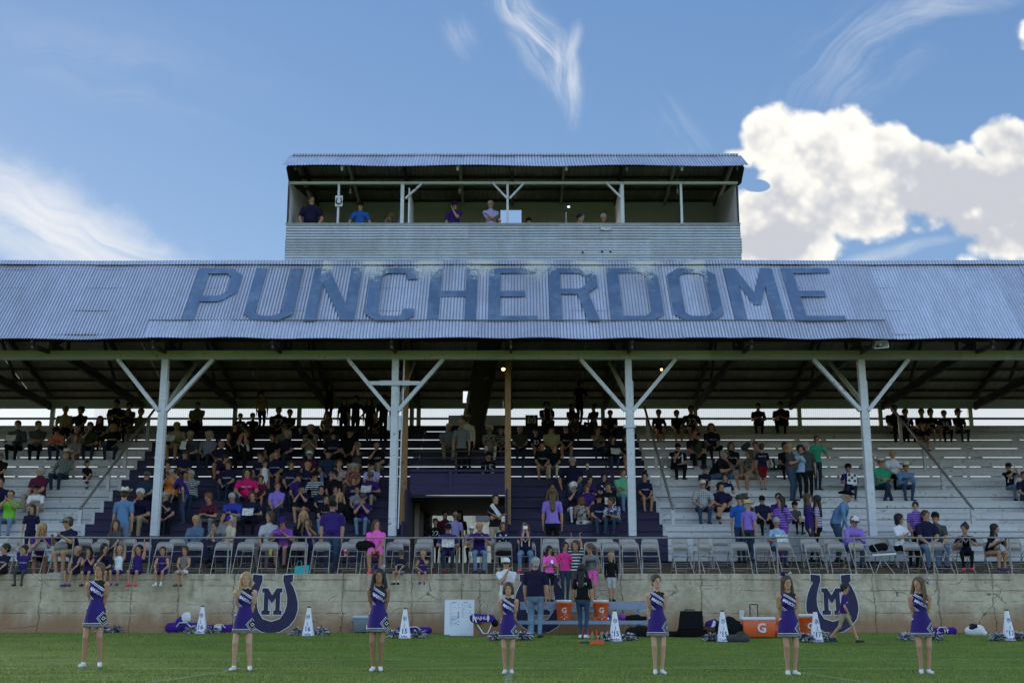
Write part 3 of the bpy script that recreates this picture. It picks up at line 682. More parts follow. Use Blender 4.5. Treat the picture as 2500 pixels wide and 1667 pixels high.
    # sign letters fixed to the roof
    lt = {
     'P': [[(0, 0), (.24, 0), (.24, .36), (.66, .36), (1, .53), (1, .86), (.74, 1), (0, 1)], [(.24, .47), (.24, .89), (.66, .89), (.77, .83), (.77, .55), (.62, .47)]],
     'U': [[(0, .13), (.30, 0), (.70, 0), (1, .13), (1, 1), (.77, 1), (.77, .16), (.62, .10), (.38, .10), (.23, .16), (.23, 1), (0, 1)]],
     'N': [[(0, 0), (.24, 0), (.24, .70), (.76, 0), (1, 0), (1, 1), (.78, 1), (.78, .32), (.30, 1), (0, 1)]],
     'C': [[(0, .14), (.26, 0), (.78, 0), (1, .10), (1, .23), (.78, .23), (.78, .13), (.68, .10), (.34, .10), (.24, .17), (.24, .84), (.34, .90), (.72, .90), (.78, .86), (.78, .78), (1, .78), (1, .93), (.86, 1), (.26, 1), (0, .86)]],
     'H': [[(0, 0), (.24, 0), (.24, .45), (.76, .45), (.76, 0), (1, 0), (1, 1), (.76, 1), (.76, .56), (.24, .56), (.24, 1), (0, 1)]],
     'E': [[(0, 0), (1, 0), (1, .10), (.24, .10), (.24, .45), (.76, .45), (.76, .56), (.24, .56), (.24, .90), (1, .90), (1, 1), (0, 1)]],
     'R': [[(0, 0), (.24, 0), (.24, .50), (.58, .50), (.76, 0), (1, 0), (.80, .52), (1, .64), (1, .88), (.74, 1), (0, 1)], [(.24, .60), (.24, .90), (.64, .90), (.77, .83), (.77, .67), (.64, .60)]],
     'D': [[(0, 0), (.76, 0), (1, .12), (1, .86), (.76, 1), (0, 1)], [(.23, .10), (.23, .90), (.66, .90), (.77, .83), (.77, .17), (.66, .10)]],
     'O': [[(.26, 0), (.76, 0), (1, .13), (1, .87), (.76, 1), (.26, 1), (0, .87), (0, .13)], [(.34, .10), (.24, .16), (.24, .84), (.34, .90), (.66, .90), (.77, .84), (.77, .16), (.66, .10)]],
     'M': [[(0, 0), (.24, 0), (.24, .66), (.44, .30), (.58, .30), (.77, .66), (.77, 0), (1, 0), (1, 1), (.76, 1), (.51, .52), (.25, 1), (0, 1)]]}
    ya, yc = 657.0, 787.0
    def onroof(py):                              # point on roof plane for a photo height
        lo_, hi = 0.0, vl
        for _ in range(40):
            m_ = (lo_ + hi) / 2; p = Vector((0, EY, EZ)) + Vn * m_
            if pyof(p.z, p.y) > py: lo_ = m_
            else: hi = m_
        return lo_
    s1, s0 = onroof(ya), onroof(yc); pt = Vector((0, EY, EZ)) + Vn * s1
    for ch, a, b in zip('PUNCHERDOME', (488, 626, 769, 908, 1053, 1194, 1338, 1479, 1625, 1765, 1904), (597, 740, 884, 1022, 1167, 1308, 1454, 1602, 1742, 1883, 2021)):
        x0, x1 = xat(a, pt.z, pt.y), xat(b, pt.z, pt.y); v, f = flat2d(lt[ch], .006); vv = []
        for (p, q_, r) in v:
            w = Vector((x0 + (x1 - x0) * p, EY, EZ)) + Vn * (s0 + (s1 - s0) * q_) + Nn * (.034 + r); vv.append(w)
        MB().add(vv, f).build('roof_letter', M_letter, roof)
    # ------ passage (vomitory) through the middle
    x0, x1 = PX0, PX1; yf = rowY(0) + .05; zl0, zl1 = zat(1208, rowY(2)), zat(1146, rowY(2)); yl = rowY(2)
    mb = MB(); seg(mb, x0, x1, yl, yl + .05, zl0, zl0 + .30, rng); seg(mb, x0, x1, yl, yl + .05, zl0 + .306, zl0 + .62, rng)
    mb.box(x0, x1, yl - .03, yl + .06, zl1 - .06, zl1); mb.box((x0 + x1) / 2 - .28, (x0 + x1) / 2 - .18, yl - .035, yl, zl0, zl1 - .06)
    mb.build('passage_balustrade', M_plum, GS)
    mb = MB(); 
    for zz in (.25, .48, .68): mb.box(x0, x1, yl + .9, yl + .94, zl1 + zz - .03, zl1 + zz)
    mb.box(-1.7, -1.64, yl + .9, yl + .94, zl1 - .4, zl1 + .68); mb.build('dark_rails', M_darkwood, GS)
    mb = MB()
    for s, x in ((-1, x0), (1, x1)): mb.box(x - .03, x + .03, Y0 - .8, rowY(4), WZ, rowZ(0) + .02); mb.box(x - .028, x + .028, rowY(0) + .2, rowY(10) + .6, .5, zl0 + .05)
    mb.build('passage_side_walls', M_purple, GS)
    MB().box(x0 + .03, x1 - .03, yl + .06, yb, zl0 - .06, zl0 - .01).build('passage_ceiling', M_darkwood, GS)
    MB().box(x0 + .03, x0 + .16, yl + 1.5, yl + 1.7, WZ - .5, zl0 - .08).build('door_jamb', mat('beige_timber', (.33, .29, .22), .8), GS)
    MB().box(x0 + .03, x1 - .03, Y0 - .58, yb + 4, WZ + .2, WZ + .364).build('passage_floor', mat('platform_concrete', (.1, .07, .05)), GS)
    # stair up to the press box, bulbs
    mb = MB(); a = (xat(1140, 6.8, 38.5), 38.6, rowZ(6) + .3); b = (xat(1215, 8.5, 36.0), 35.6, 10.2)
    mb.bar(a, b, .62, .10); mb.bar(Vector(a) + Vector((-.3, 0, .1)), Vector(b) + Vector((-.3, 0, .1)), .06, .3); mb.bar(Vector(a) + Vector((.3, 0, .1)), Vector(b) + Vector((.3, 0, .1)), .06, .3)
    mb.build('stair_to_press_box', M_darkwood, GS)
    hx0, hz0 = at(1130, 983, 37.6); hx1, hz1 = at(1198, 953, 37.6)
    MB().add([(hx0, 37.6, hz0), (hx1 - .1, 37.6, hz0), (hx1, 37.75, hz1), (hx0, 37.75, hz1)], [(0, 1, 2, 3)]).build('roof_hatch_glow', mat('hatch_daylight_glow', (.55, .55, .52), .6, var=.9, scale=7, emit=(.6, .65, .7, .35)), GS)  # hatch under the roof; daylight through it is put in as emission
mk_stand()
def mk_press():
    yf = 33.12; xl, xr = xat(697, 11.5, yf), xat(1808, 11.5, yf); zb = RZ - .12; zp = zat(548, yf); zo = zat(446, yf); yb = 36.7; zbk = zat(492, yb)
    ye = 32.5; ze = zat(404, ye); yr = 33.55; zr = zat(381, yr)
    mb = MB(); H = zp - zb
    # horizontally laid corrugated cladding, in overlapping sheets
    n = 5; w = (xr - xl) / n
    for i in range(n):
        for j in range(3):
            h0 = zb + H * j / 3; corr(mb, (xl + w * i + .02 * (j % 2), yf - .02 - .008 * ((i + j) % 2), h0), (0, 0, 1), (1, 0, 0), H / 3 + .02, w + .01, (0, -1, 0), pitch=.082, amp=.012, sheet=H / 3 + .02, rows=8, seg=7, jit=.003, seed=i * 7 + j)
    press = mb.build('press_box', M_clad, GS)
    mb = MB()
    for x, s in ((xl, -1), (xr, 1)): corr(mb, (x, yf, zb - 1.0), (0, 0, 1), (0, 1, 0), zo + 1.0 - zb, yb - yf, (s, 0, 0), pitch=.082, amp=.012, sheet=.8, rows=2, seg=6)
    mb.build('side_cladding', M_clad, press)
    for x, s in ((xl + .04, 1), (xr - .04, -1)):
        MB().add([(x, yf + .03, zp - .6), (x, yb, zp - .6), (x, yb, zbk), (x, yf + .03, zo)], [(0, 1, 2, 3)]).add([(x + s * .02, yf + .03, zp - .6), (x + s * .02, yb, zp - .6), (x + s * .02, yb, zbk), (x + s * .02, yf + .03, zo)], [(3, 2, 1, 0)]).build('side_panel', M_panel, press)
    mb = MB(); wx0, wx1 = xat(1222, 13.5, yb), xat(1273, 13.5, yb); wz = zat(513, yb); yy = yb - .02
    mb.box(xl, wx0, yy, yb + .03, zb, zbk + .02); mb.box(wx1, xr, yy, yb + .03, zb, zbk + .02); mb.box(wx0, wx1, yy, yb + .03, wz, zbk + .02); mb.box(wx0, wx1, yy, yb + .03, zb, zp - .3)
    mb.build('rear_wall', M_panel, press)
    mb = MB(); x0 = xat(1530, 13.3, yy); x1 = xat(1575, 13.3, yy)
    for a, b in ((x0, x0 + .05), (x1 - .05, x1)): mb.box(a, b, yy - .02, yy - .002, zb + .6, zat(507, yy))
    for p in (507, 532): mb.box(x0, x1, yy - .024, yy - .004, zat(p, yy) - .03, zat(p, yy)) if p == 507 else mb.box(x0 + .05, x1 - .05, yy - .02, yy - .002, zat(p, yy) - .03, zat(p, yy))
    mb.build('rear_door', M_panel, press)
    MB().box(xl, xr, yf, yb, zb + .38, zb + .45).build('floor', M_darkwood, press)
    MB().box(xl - .02, xr + .02, yf - .05, yf + .22, zp - .01, zp + .03).build('counter', mat('counter_board', (.3, .29, .26), .8, var=.3), press)
    MB().bar((xl, yf + .05, zo), (xr, yf + .05, zo), .09, .075).build('front_beam', M_beam, press)
    for px_, w in ((828, .05), (985, .085), (1241, .055), (1522, .085), (1665, .055)):
        x = xat(px_, 13, yf); MB().box(x - w, x + w * .2, yf + .005, yf + .09, zp + .03, zo - .04).build('window_post', M_post, press)
    for px_ in (1000, 1513):
        x = xat(px_, 13, yf + .3); MB().add([(x, yf + .15, zp), (x, yf + 1.6, zp), (x, yf + 1.6, zo - .1), (x, yf + .15, zo - .1)], [(0, 1, 2, 3)]).box(x - .02, x + .02, yf + .12, yf + 1.6, zp, zo - .12).build('partition', M_panel, press)
    for pa, pb in (((990, 485), (1032, 447)), ((1238, 485), (1202, 447)), ((1244, 485), (1280, 447)), ((1517, 484), (1480, 447))):
        a = at(pa[0], pa[1], yf + .02); b = at(pb[0], pb[1], yf + .02); MB().bar((a[0], yf + .02, a[1]), (b[0], yf + .02, b[1]), .05, .09, up=(0, 1, 0)).build('brace', M_post, press)
    ex0, ex1 = xat(687, ze, ye), xat(1829, ze, ye)
    V = Vector((0, yr - ye, zr - ze)); L = V.length; Vn = V / L; N = Vector((0, -Vn.z, Vn.y)); N = N if N.z > 0 else -N
    mb = MB(); corr(mb, (ex0, ye, ze), (1, 0, 0), Vn, ex1 - ex0, L, N, pitch=.088, amp=.013, sheet=.75, seg=6, rows=2, sag=lambda u, t: .02 * math.sin(u * 1.4) * (1 - t)); rf = mb.build('press_box_roof', M_roof, press)
    be = (yb + .3, zbk + .03); Vb = Vector((0, be[0] - yr, be[1] - zr)); Lb = Vb.length; Vbn = Vb / Lb; Nb = Vector((0, -Vbn.z, Vbn.y)); Nb = Nb if Nb.z > 0 else -Nb
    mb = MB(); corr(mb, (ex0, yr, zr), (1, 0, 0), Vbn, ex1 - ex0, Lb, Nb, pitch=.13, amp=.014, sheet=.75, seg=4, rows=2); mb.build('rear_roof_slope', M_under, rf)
    MB().tube([(ex0 + .1, yr - .02, zr + .02), ((ex0 + ex1) / 2, yr - .02, zr + .03), (ex1 - .1, yr - .02, zr + .02)], .05, 6).build('ridge_flashing', M_roof, rf)
    mb = MB()
    for t in (.15, .4, .65, .9): p = Vector((0, yr, zr)) + Vb * t - Nb * .05; mb.bar((xl, p.y, p.z), (xr, p.y, p.z), .05, .08)
    mb.build('purlins', M_darkwood, rf)
    for px_ in (740, 850, 985, 1122, 1250, 1378, 1520, 1650, 1780):
        x = xat(px_, 13.5, 34); MB().bar((x, ye + .1, ze - .06), (x, yr, zr - .1), .06, .12).bar((x, yr, zr - .1), (x, yb, zbk - .1), .07, .13).build('rafter', M_beam if px_ in (850, 1122, 1378, 1650) else M_darkwood, rf)
    # end gable boards
    for x in (ex0 + .12, ex1 - .12):
        MB().add([(x, ye + .1, ze - .03), (x, yr, zr - .03), (x, yb, zbk), (x, yf, zo - .02)], [(0, 1, 2, 3)]).build('gable_end', M_darkwood, rf)
    return yf, zp, zo
PBY, PBZ, PBO = mk_press()
def mk_beyond():
    t = empty('beige_metal_building', 'beige ribbed metal building seen through the passage under the stand', 'building', (-1.6, 58, .5))
    m = mat('beige_ribbed_steel', (.74, .66, .50), .6, .0, var=.1)
    mb = MB(); corr(mb, (-5, 0, 0), (1, 0, 0), (0, 0, 1), 9.5, 6.0, (0, -1, 0), pitch=.3, amp=.02, sheet=.9, rows=1, seg=8); mb.build('wall', m, t)
    MB().bar((-5.2, 2, 6.1), (4.7, 2, 5.95), 5, .14).build('roof', mat('pale_roof_edge', (.5, .49, .45), .7), t)
    w = MB().box(-.15, .55, -.12, -.03, 4.95, 5.7); w.build('window', mat('window_frame_grey', (.16, .17, .2), .6), t)
    w = empty('foil_lined_window', 'tall window with crumpled silver foil behind the glass beside the passage', 'window', (xat(1037, 3.5, 40), 39.9, 2.2))
    m2 = bpy.data.materials.new('crumpled_foil'); m2.use_nodes = True; g = G(m2.node_tree); b = m2.node_tree.nodes['Principled BSDF']; b.inputs['Metallic'].default_value = .15; b.inputs['Roughness'].default_value = .3; b.inputs['Base Color'].default_value = (.55, .68, .82, 1)  # pale blue base colour stands in for sky reflected in the foil
    bn = g.node('ShaderNodeBump'); bn.inputs['Strength'].default_value = 1; bn.inputs['Distance'].default_value = .3; tc = g.node('ShaderNodeTexCoord').outputs['Object']; g.l.new(g.noise(tc, 4, 3, .5, 1.5), bn.inputs['Height']); g.l.new(bn.outputs[0], b.inputs['Normal'])
    MB().box(-.2, .2, 0, .02, 0, 2.2).build('glass', m2, w)
    fb = mat('beige_timber', (.33, .29, .22)); MB().box(-.27, -.205, -.03, .05, 0, 2.25).box(.205, .25, -.03, .05, 0, 2.25).box(-.205, .205, -.02, .04, 1.3, 1.33).build('frame', fb, w)
mk_beyond()
# ------------------------------------------------------------------ continuous bodies from blended tapered limbs
def surfnet(D, org, h):
    ins = D < 0
    o8 = [(i, j, k) for i in (0, 1) for j in (0, 1) for k in (0, 1)]
    nx, ny, nz = D.shape
    S = sum(ins[i:nx - 1 + i, j:ny - 1 + j, k:nz - 1 + k].astype(np.int8) for i, j, k in o8)
    act = (S > 0) & (S < 8); ids = np.argwhere(act); n = len(ids)
    idx = -np.ones(act.shape, dtype=np.int64); idx[act] = np.arange(n)
    P = np.zeros((n, 3)); Wt = np.zeros(n)
    for a in o8:
        for ax in range(3):
            if a[ax]: continue
            b = list(a); b[ax] = 1
            v1 = D[ids[:, 0] + a[0], ids[:, 1] + a[1], ids[:, 2] + a[2]]; v2 = D[ids[:, 0] + b[0], ids[:, 1] + b[1], ids[:, 2] + b[2]]
            m = (v1 < 0) != (v2 < 0); t = np.where(m, v1 / np.where(m, v1 - v2, 1), 0)
            pos = np.tile(np.array(a, float), (n, 1)); pos[:, ax] += t; P += pos * m[:, None]; Wt += m
    V = org + h * (ids + P / np.maximum(Wt, 1)[:, None]); F = []
    for ax in range(3):
        b, c = (ax + 1) % 3, (ax + 2) % 3
        sl = [slice(None)] * 3; sl[ax] = slice(0, D.shape[ax] - 1); s2 = list(sl); s2[ax] = slice(1, None)
        chg = ins[tuple(sl)] != ins[tuple(s2)]; e = np.argwhere(chg)
        e = e[(e[:, b] > 0) & (e[:, c] > 0) & (e[:, b] < D.shape[b] - 1) & (e[:, c] < D.shape[c] - 1)]
        def cell(db, dc):
            q = e.copy(); q[:, b] -= db; q[:, c] -= dc; return idx[q[:, 0], q[:, 1], q[:, 2]]
        q = np.c_[cell(1, 1), cell(0, 1), cell(0, 0), cell(1, 0)]
        fl = ~ins[e[:, 0], e[:, 1], e[:, 2]]; q[fl] = q[fl][:, ::-1]; F.append(q[(q >= 0).all(1)])
    return V, np.concatenate(F)
class SDF:
    def __init__(s, k=.02): s.p = []; s.k = k; s.extra = []
    def cap(s, a, b, ra, rb=None, lab=0, flat=1.0, n=(0, 1, 0), k=None, sub=False):
        s.p.append((np.array(a, float), np.array(b, float), ra, ra if rb is None else rb, lab, flat, np.array(n, float) / np.linalg.norm(n), s.k if k is None else k, sub)); return s
    def dist(s, pr, X):
        a, b, ra, rb, lab, fl, n, k, sub = pr
        d = b - a; L = float(d @ d); W_ = X - a
        t = np.clip((W_ @ d) / L, 0, 1) if L > 1e-10 else np.zeros(X.shape[:-1])
        q = W_ - t[..., None] * d
        dn = q @ n; r = np.sqrt(np.maximum((q * q).sum(-1) - dn * dn + (dn / fl) ** 2, 1e-12))
        return (r - (ra + (rb - ra) * t)) * min(1.0, max(fl, .5))
    def mesh(s, h):
        lo = np.min([np.minimum(p[0], p[1]) - max(p[2], p[3]) * max(1, p[5]) for p in s.p if not p[8]], 0) - 3 * h
        hi = np.max([np.maximum(p[0], p[1]) + max(p[2], p[3]) * max(1, p[5]) for p in s.p if not p[8]], 0) + 3 * h
        n = np.ceil((hi - lo) / h).astype(int) + 1; D = np.full(n, 9.0)
        for p in s.p:
            r = max(p[2], p[3]) * max(1, p[5]) + p[7] + 2 * h
            i0 = np.maximum(((np.minimum(p[0], p[1]) - r - lo) / h).astype(int), 0); i1 = np.minimum(((np.maximum(p[0], p[1]) + r - lo) / h).astype(int) + 2, n)
            if (i1 <= i0).any(): continue
            g_ = np.stack(np.meshgrid(*[lo[i] + h * np.arange(i0[i], i1[i]) for i in range(3)], indexing='ij'), -1)
            d = s.dist(p, g_); sl = tuple(slice(i0[i], i1[i]) for i in range(3)); B = D[sl]
            if p[8]: D[sl] = np.maximum(B, -d)
            else:
                k = p[7]; t = np.clip(.5 + .5 * (B - d) / k, 0, 1); D[sl] = B * (1 - t) + d * t - k * t * (1 - t)
        V, Fc = surfnet(D, lo, h); C = V[Fc].mean(1)
        ds = np.stack([s.dist(p, C) for p in s.p if not p[8]]); labs = np.array([p[4] for p in s.p if not p[8]])
        return V, Fc, labs[ds.argmin(0)]
def npmesh(name, V, Fc, mi, nslots, extra=None):
    if extra:                                   # small MB pieces merged in (eyes, brows, lips)
        ev = np.array(extra.v); n0 = len(V); V = np.r_[V, ev]
        quads = [tuple(q) if len(q) == 4 else None for q in extra.f]
        Fc = np.r_[Fc, np.array([q for q in quads if q]) + n0]; mi = np.r_[mi, [m for q, m in zip(quads, extra.mi) if q]]
    me = bpy.data.meshes.new(name); me.vertices.add(len(V)); me.vertices.foreach_set('co', V.astype(np.float32).reshape(-1))
    me.loops.add(4 * len(Fc)); me.loops.foreach_set('vertex_index', Fc.astype(np.int32).reshape(-1))
    me.polygons.add(len(Fc)); me.polygons.foreach_set('loop_start', np.arange(0, 4 * len(Fc), 4, dtype=np.int32))
    for _ in range(nslots): me.materials.append(None)
    me.polygons.foreach_set('material_index', mi.astype(np.int32)); me.polygons.foreach_set('use_smooth', np.ones(len(Fc), bool)); me.update(calc_edges=True); return me
def ik(a, c, l1, l2, pole):
    a, c, pole = map(Vector, (a, c, pole)); d = c - a; L = d.length
    if L > (l1 + l2) * .995: d = d * ((l1 + l2) * .995 / L); c = a + d; L = d.length
    if L < abs(l1 - l2) + .02: d = (d.normalized() if L > 1e-5 else Vector((0, -1, 0))) * (abs(l1 - l2) + .02); c = a + d; L = d.length
    x = (l1 * l1 - l2 * l2 + L * L) / (2 * L); hgt = math.sqrt(max(l1 * l1 - x * x, 0)); u = d / L
    p = pole - u * pole.dot(u); p = p.normalized() if p.length > 1e-4 else Vector((0, -1, 0))
    return a + u * x + p * hgt, c
# dims: shoulder half, hip half, torso, upper arm, forearm, thigh, shin, waist r, chest r, limb scale, head scale
BT = {'m': (.185, .088, .50, .29, .255, .43, .425, .135, .150, 1.0, 1.0), 'M': (.200, .100, .50, .29, .255, .42, .42, .185, .175, 1.14, 1.02),
      'f': (.158, .092, .46, .265, .235, .41, .40, .118, .132, .86, .96), 'F': (.172, .115, .46, .265, .235, .40, .395, .165, .155, 1.06, .98),
      'c': (.120, .066, .335, .19, .17, .285, .275, .088, .094, .62, .88), 's': (.150, .088, .455, .265, .235, .425, .415, .100, .114, .88, .96),
      'b': (.150, .075, .42, .245, .215, .365, .36, .105, .115, .78, .94), 't': (.088, .055, .25, .13, .12, .18, .17, .078, .08, .52, .80)}
# label slots: 0 skin 1 shirt 2 sleeve 3 forearm 4 thigh/hips 5 shin 6 shoe 7 dark(eyes,brows) 8 lips 9 sock
POSES = {}
def P_(name, **k): POSES[name] = k
sit = dict(sit=1)
P_('lap', **sit, L=(-.08, -.30, .15), R=(.07, -.32, .16))
P_('knees', **sit, lean=14, L=(-.15, -.40, .17), R=(.15, -.40, .17))
P_('cross', **sit, L=(.10, -.21, .32), R=(-.10, -.23, .34))
P_('chin', **sit, lean=16, L=(-.02, -.36, .58), R=(.02, -.30, .17))
P_('lean', **sit, lean=34, L=(-.04, -.50, .26), R=(.04, -.51, .24))
P_('paper', **sit, lean=8, L=(-.15, -.38, .28), R=(.15, -.38, .28))
P_('bino', **sit, L=(-.05, -.20, .72), R=(.05, -.20, .72), ep=(0, -.2, -.3))
P_('phone', **sit, L=(-.03, -.36, .62), R=(.03, -.36, .62))
P_('clasp', **sit, lean=24, L=(-.025, -.42, .52), R=(.025, -.42, .52))
P_('face', **sit, lean=10, L=(-.10, -.18, .20), R=(.03, -.26, .63))
P_('prop', **sit, lean=-8, L=(-.30, .10, .06), R=(.09, -.28, .16))
P_('xleg', **sit, L=(-.07, -.28, .2), R=(.12, -.30, .19), fl=(-.10, -.36, 0), fr=(-.16, -.42, .17))
P_('xcross', **sit, L=(.10, -.21, .30), R=(-.10, -.23, .31), fl=(.07, -.40, .04), fr=(-.08, -.36, 0))
P_('rail', **sit, lean=26, L=(-.16, -.52, .40), R=(.10, -.52, .42))
P_('hang', **sit, L=(-.16, .06, 1.38), R=(.16, .06, 1.38), ep=(.5, 0, .1))
P_('wave', **sit, L=(-.08, -.30, .15), R=(.26, -.30, .52))
P_('clap', **sit, lean=6, L=(-.03, -.30, .42), R=(.10, -.32, .46))
P_('stand', L=(-.235, -.03, .80), R=(.235, -.03, .80))
P_('back', L=(-.045, .15, .86), R=(.045, .15, .86), ep=(1, .05, 0))
P_('backw', L=(-.045, .15, .86), R=(.045, .15, .86), ep=(1, .05, 0), wide=.135)
P_('akimbo', L=(-.19, .0, .98), R=(.19, .0, .98), ep=(.9, .2, -.1))
P_('scross', L=(.12, -.20, 1.20), R=(-.12, -.22, 1.23))
P_('think', L=(.02, -.22, 1.44), R=(-.12, -.20, 1.16))
P_('sphone', L=(-.02, -.26, 1.20), R=(.04, -.26, 1.20))
P_('mic', L=(-.235, -.05, .82), R=(-.02, -.20, 1.42))
P_('shang', L=(-.14, .02, 2.0), R=(.14, .02, 2.0), ep=(.2, -.1, .2))
P_('reach', L=(-.22, -.03, .82), R=(.26, -.30, 1.05), lean=12)
P_('walk', L=(-.20, -.20, .88), R=(.22, .24, .86), lean=8, fl=(-.07, .42, .10), fr=(.08, -.36, 0))
P_('bend', L=(-.26, -.34, .74), R=(.20, -.10, .82), lean=32)
P_('table', L=(-.24, -.20, .92), R=(.24, -.22, .92), lean=6)
_bodies = {}
def make_body(bt, pose, yaw=0, drop=.384, dress=0, h=None, fingers=False, tilt=0):
    key = (bt, pose, yaw, drop, dress, h, tilt)
    if key in _bodies: return _bodies[key]
    sh, hp, T, ua, fa, th, sn, wr, cr, ls, hs = BT[bt]; p = POSES[pose]; hs *= 1.07; S = SDF(.022 * (ls ** .5)); seated = p.get('sit')
    sc = T / .50; ssc = (ua + fa) / .545
    ank = .075 * hs
    hz = (.085 * ls if seated else th + sn + ank - .004)
    lean = rad(p.get('lean', 0)); C0 = Vector((0, 0, hz)); dirn = Vector((0, -math.sin(lean), math.cos(lean)))
    mid = C0 + Vector((0, -math.sin(lean * .5), math.cos(lean * .5))) * T * .45; C1 = mid + Vector((0, -math.sin(lean * 1.2), math.cos(lean * 1.2))) * T * .55
    nf = Vector((0, math.cos(lean), math.sin(lean))); female = bt in 'fFs'
    # torso
    S.cap(C0 + Vector((-hp * .75, .0, .0)), C0 + Vector((hp * .75, 0, 0)), .098 * ls ** .6 * (1.06 if female else 1) * sc ** .5 + (.03 if bt == 'M' else 0), lab=4, flat=.95)
    S.cap(C0 + Vector((0, .01, .05)), mid, (wr + .012), wr, lab=1, flat=.74, n=nf)
    S.cap(mid, C1 - dirn * T * .16, wr, cr, lab=1, flat=.70, n=nf)
    if not seated and bt not in 's': S.cap(mid, C0 + Vector((0, .005, -.03)), wr + .006, (hp + .062 * ls) * .95, lab=1, flat=.80)
    if bt in 'MF': S.cap(mid + Vector((0, -.07, -.09)), mid + Vector((0, -.05, .05)), wr * .72, wr * .6, lab=1)
    S.cap(C1 + Vector((-sh * .55, .0, -.09 * sc)), C1 + Vector((sh * .55, 0, -.09 * sc)), cr * .60, lab=1, flat=.85)
    S.cap(C1 + Vector((-sh * .82, 0, -.035 * sc)), C1 + Vector((sh * .82, 0, -.035 * sc)), .052 * sc, lab=1)
    if female:
        for s in (-1, 1): S.cap(C1 + Vector((s * .065, -cr * .50, -.15)), C1 + Vector((s * .07, -cr * .56, -.165)), .052 * ls ** .5 + (.012 if bt == 'F' else 0), lab=1, k=.03)
    if seated: S.cap(C0 + Vector((0, .0, .06)), C0 + Vector((0, -.03, .09)), wr * .95, lab=1, flat=.8)
    # neck & head
    hc = C1 + Vector((0, -math.sin(lean * .8) * .19, math.cos(lean * .6) * .185)) * (hs * (.93 if bt in 'ct' else 1))
    S.cap(C1 + Vector((0, .012, -.03)), hc + Vector((0, .02, -.04)), .058 * ls ** .7 + .004, .050 * ls ** .7 + .004, lab=0)
    ya = rad(yaw); tl = rad(tilt + math.degrees(lean) * .25)
    R = Matrix.Rotation(ya, 4, 'Z') @ Matrix.Rotation(tl, 4, 'X'); HM = Matrix.Translation(hc) @ R @ Matrix.Scale(hs, 4)
    def H(x, y, z): return HM @ Vector((x, y, z))
    fwd = (R @ Vector((0, 1, 0))).to_tuple()
    S.cap(H(0, .012, .03), H(0, .012, .045), .079 * hs, lab=0, flat=1.2, n=fwd, k=.01)
    S.cap(H(0, -.022, -.045), H(0, -.035, -.075), .056 * hs, .040 * hs, lab=0, k=.03)
    S.cap(H(0, -.092, .0), H(0, -.103, -.022), .010 * hs, .014 * hs, lab=0, k=.012)
    for s in (-1, 1): S.cap(H(s * .079, .012, .012), H(s * .077, .014, -.018), .015 * hs, .010 * hs, lab=0, k=.008)
    ex = MB()
    for s in (-1, 1):
        ex.ball((s * .031, -.0865, .010), (.0105, .006, .0052), 7, 8, 5); ex.ball((s * .032, -.0890, .029), (.014, .004, .0026), 7, 8, 4)
    ex.ball((0, -.0895, -.050), (.020, .0065, .0048), 8, 8, 4)
    ex.xf(HM)
    # arms
    vp = p.get('ep', (.6, .25, -.7)); hands = []
    for s, key_ in ((-1, 'L'), (1, 'R')):
        A = C1 + Vector((s * sh, .0, -.045 * sc)); tgt = Vector(p[key_])
        if seated: tgt = Vector((tgt.x * ssc, tgt.y * ssc, tgt.z * T / .5 * (1 if tgt.z > .3 else ls ** .5)))
        else:
            full = BT['m']; tgt = Vector((tgt.x * ssc, tgt.y * ssc, tgt.z * (hz + T) / (.855 + .075 + .5)))
        E, Wp = ik(A, tgt, ua, fa, (s * vp[0], vp[1], vp[2]))
        S.cap(A, E, .050 * ls, .039 * ls, lab=3, k=.012); S.cap(A, A.lerp(E, .60), .060 * ls + .004, .056 * ls + .006, lab=2, k=.012)
        S.cap(E, Wp, .040 * ls, .026 * ls, lab=3, k=.010); S.cap(E, E.lerp(Wp, .35), .040 * ls, .041 * ls, lab=3, k=.01)
        hd = (Wp - E).normalized(); hl = .095 * hs * (.8 if bt in 'ct' else 1); side = hd.cross(Vector((0, 0, 1)));
        side = side.normalized() if side.length > .2 else Vector((0, 1, 0)); pn = hd.cross(side).normalized()
        S.cap(Wp, Wp + hd * hl * .85, .026 * ls, .032 * ls, lab=0, flat=.55, n=pn, k=.006)
        for q in range(4):
            b0 = Wp + hd * hl * .85 + side * (q - 1.5) * .0165 * ls; ln = (.068, .078, .072, .055)[q] * hs * .95; cu = -pn * (.018 + .006 * q) * s
            S.cap(b0, b0 + hd * ln * .55 + cu * .35, .0088 * ls, .0082 * ls, lab=0, k=.003); S.cap(b0 + hd * ln * .55 + cu * .35, b0 + hd * ln * .9 + cu * 1.5, .0082 * ls, .007 * ls, lab=0, k=.003)
        b0 = Wp + hd * hl * .28 + side * s * -.026 * ls; S.cap(b0, b0 + hd * .045 * hs + side * s * -.022, .0105 * ls, .0085 * ls, lab=0, k=.004)
        hands.append(Wp + hd * hl)
    # legs
    for s, key_ in ((-1, 'fl'), (1, 'fr')):
        A = C0 + Vector((s * hp, -.02 if seated else 0, -.01))
        if seated:
            f = p.get(key_, (s * .10, -.36, 0)); tgt = Vector((f[0] * (hp / .088), f[1] * th / .43 - .02, -drop + ank + f[2]))
            if drop > 5: tgt = Vector((s * hp * .9, -th * .92 - .03, -sn * .9))
            pole = (s * .12, -.7, .8)
        else:
            f = p.get(key_, (s * (p.get('wide', .062) if bt != 'M' else .09), .0, 0)); tgt = Vector((f[0] * (th + sn) / .85, f[1] * (th + sn) / .85, ank + f[2])); pole = (s * .05, -1, 0)
        K, An = ik(A, tgt, th, sn, pole)
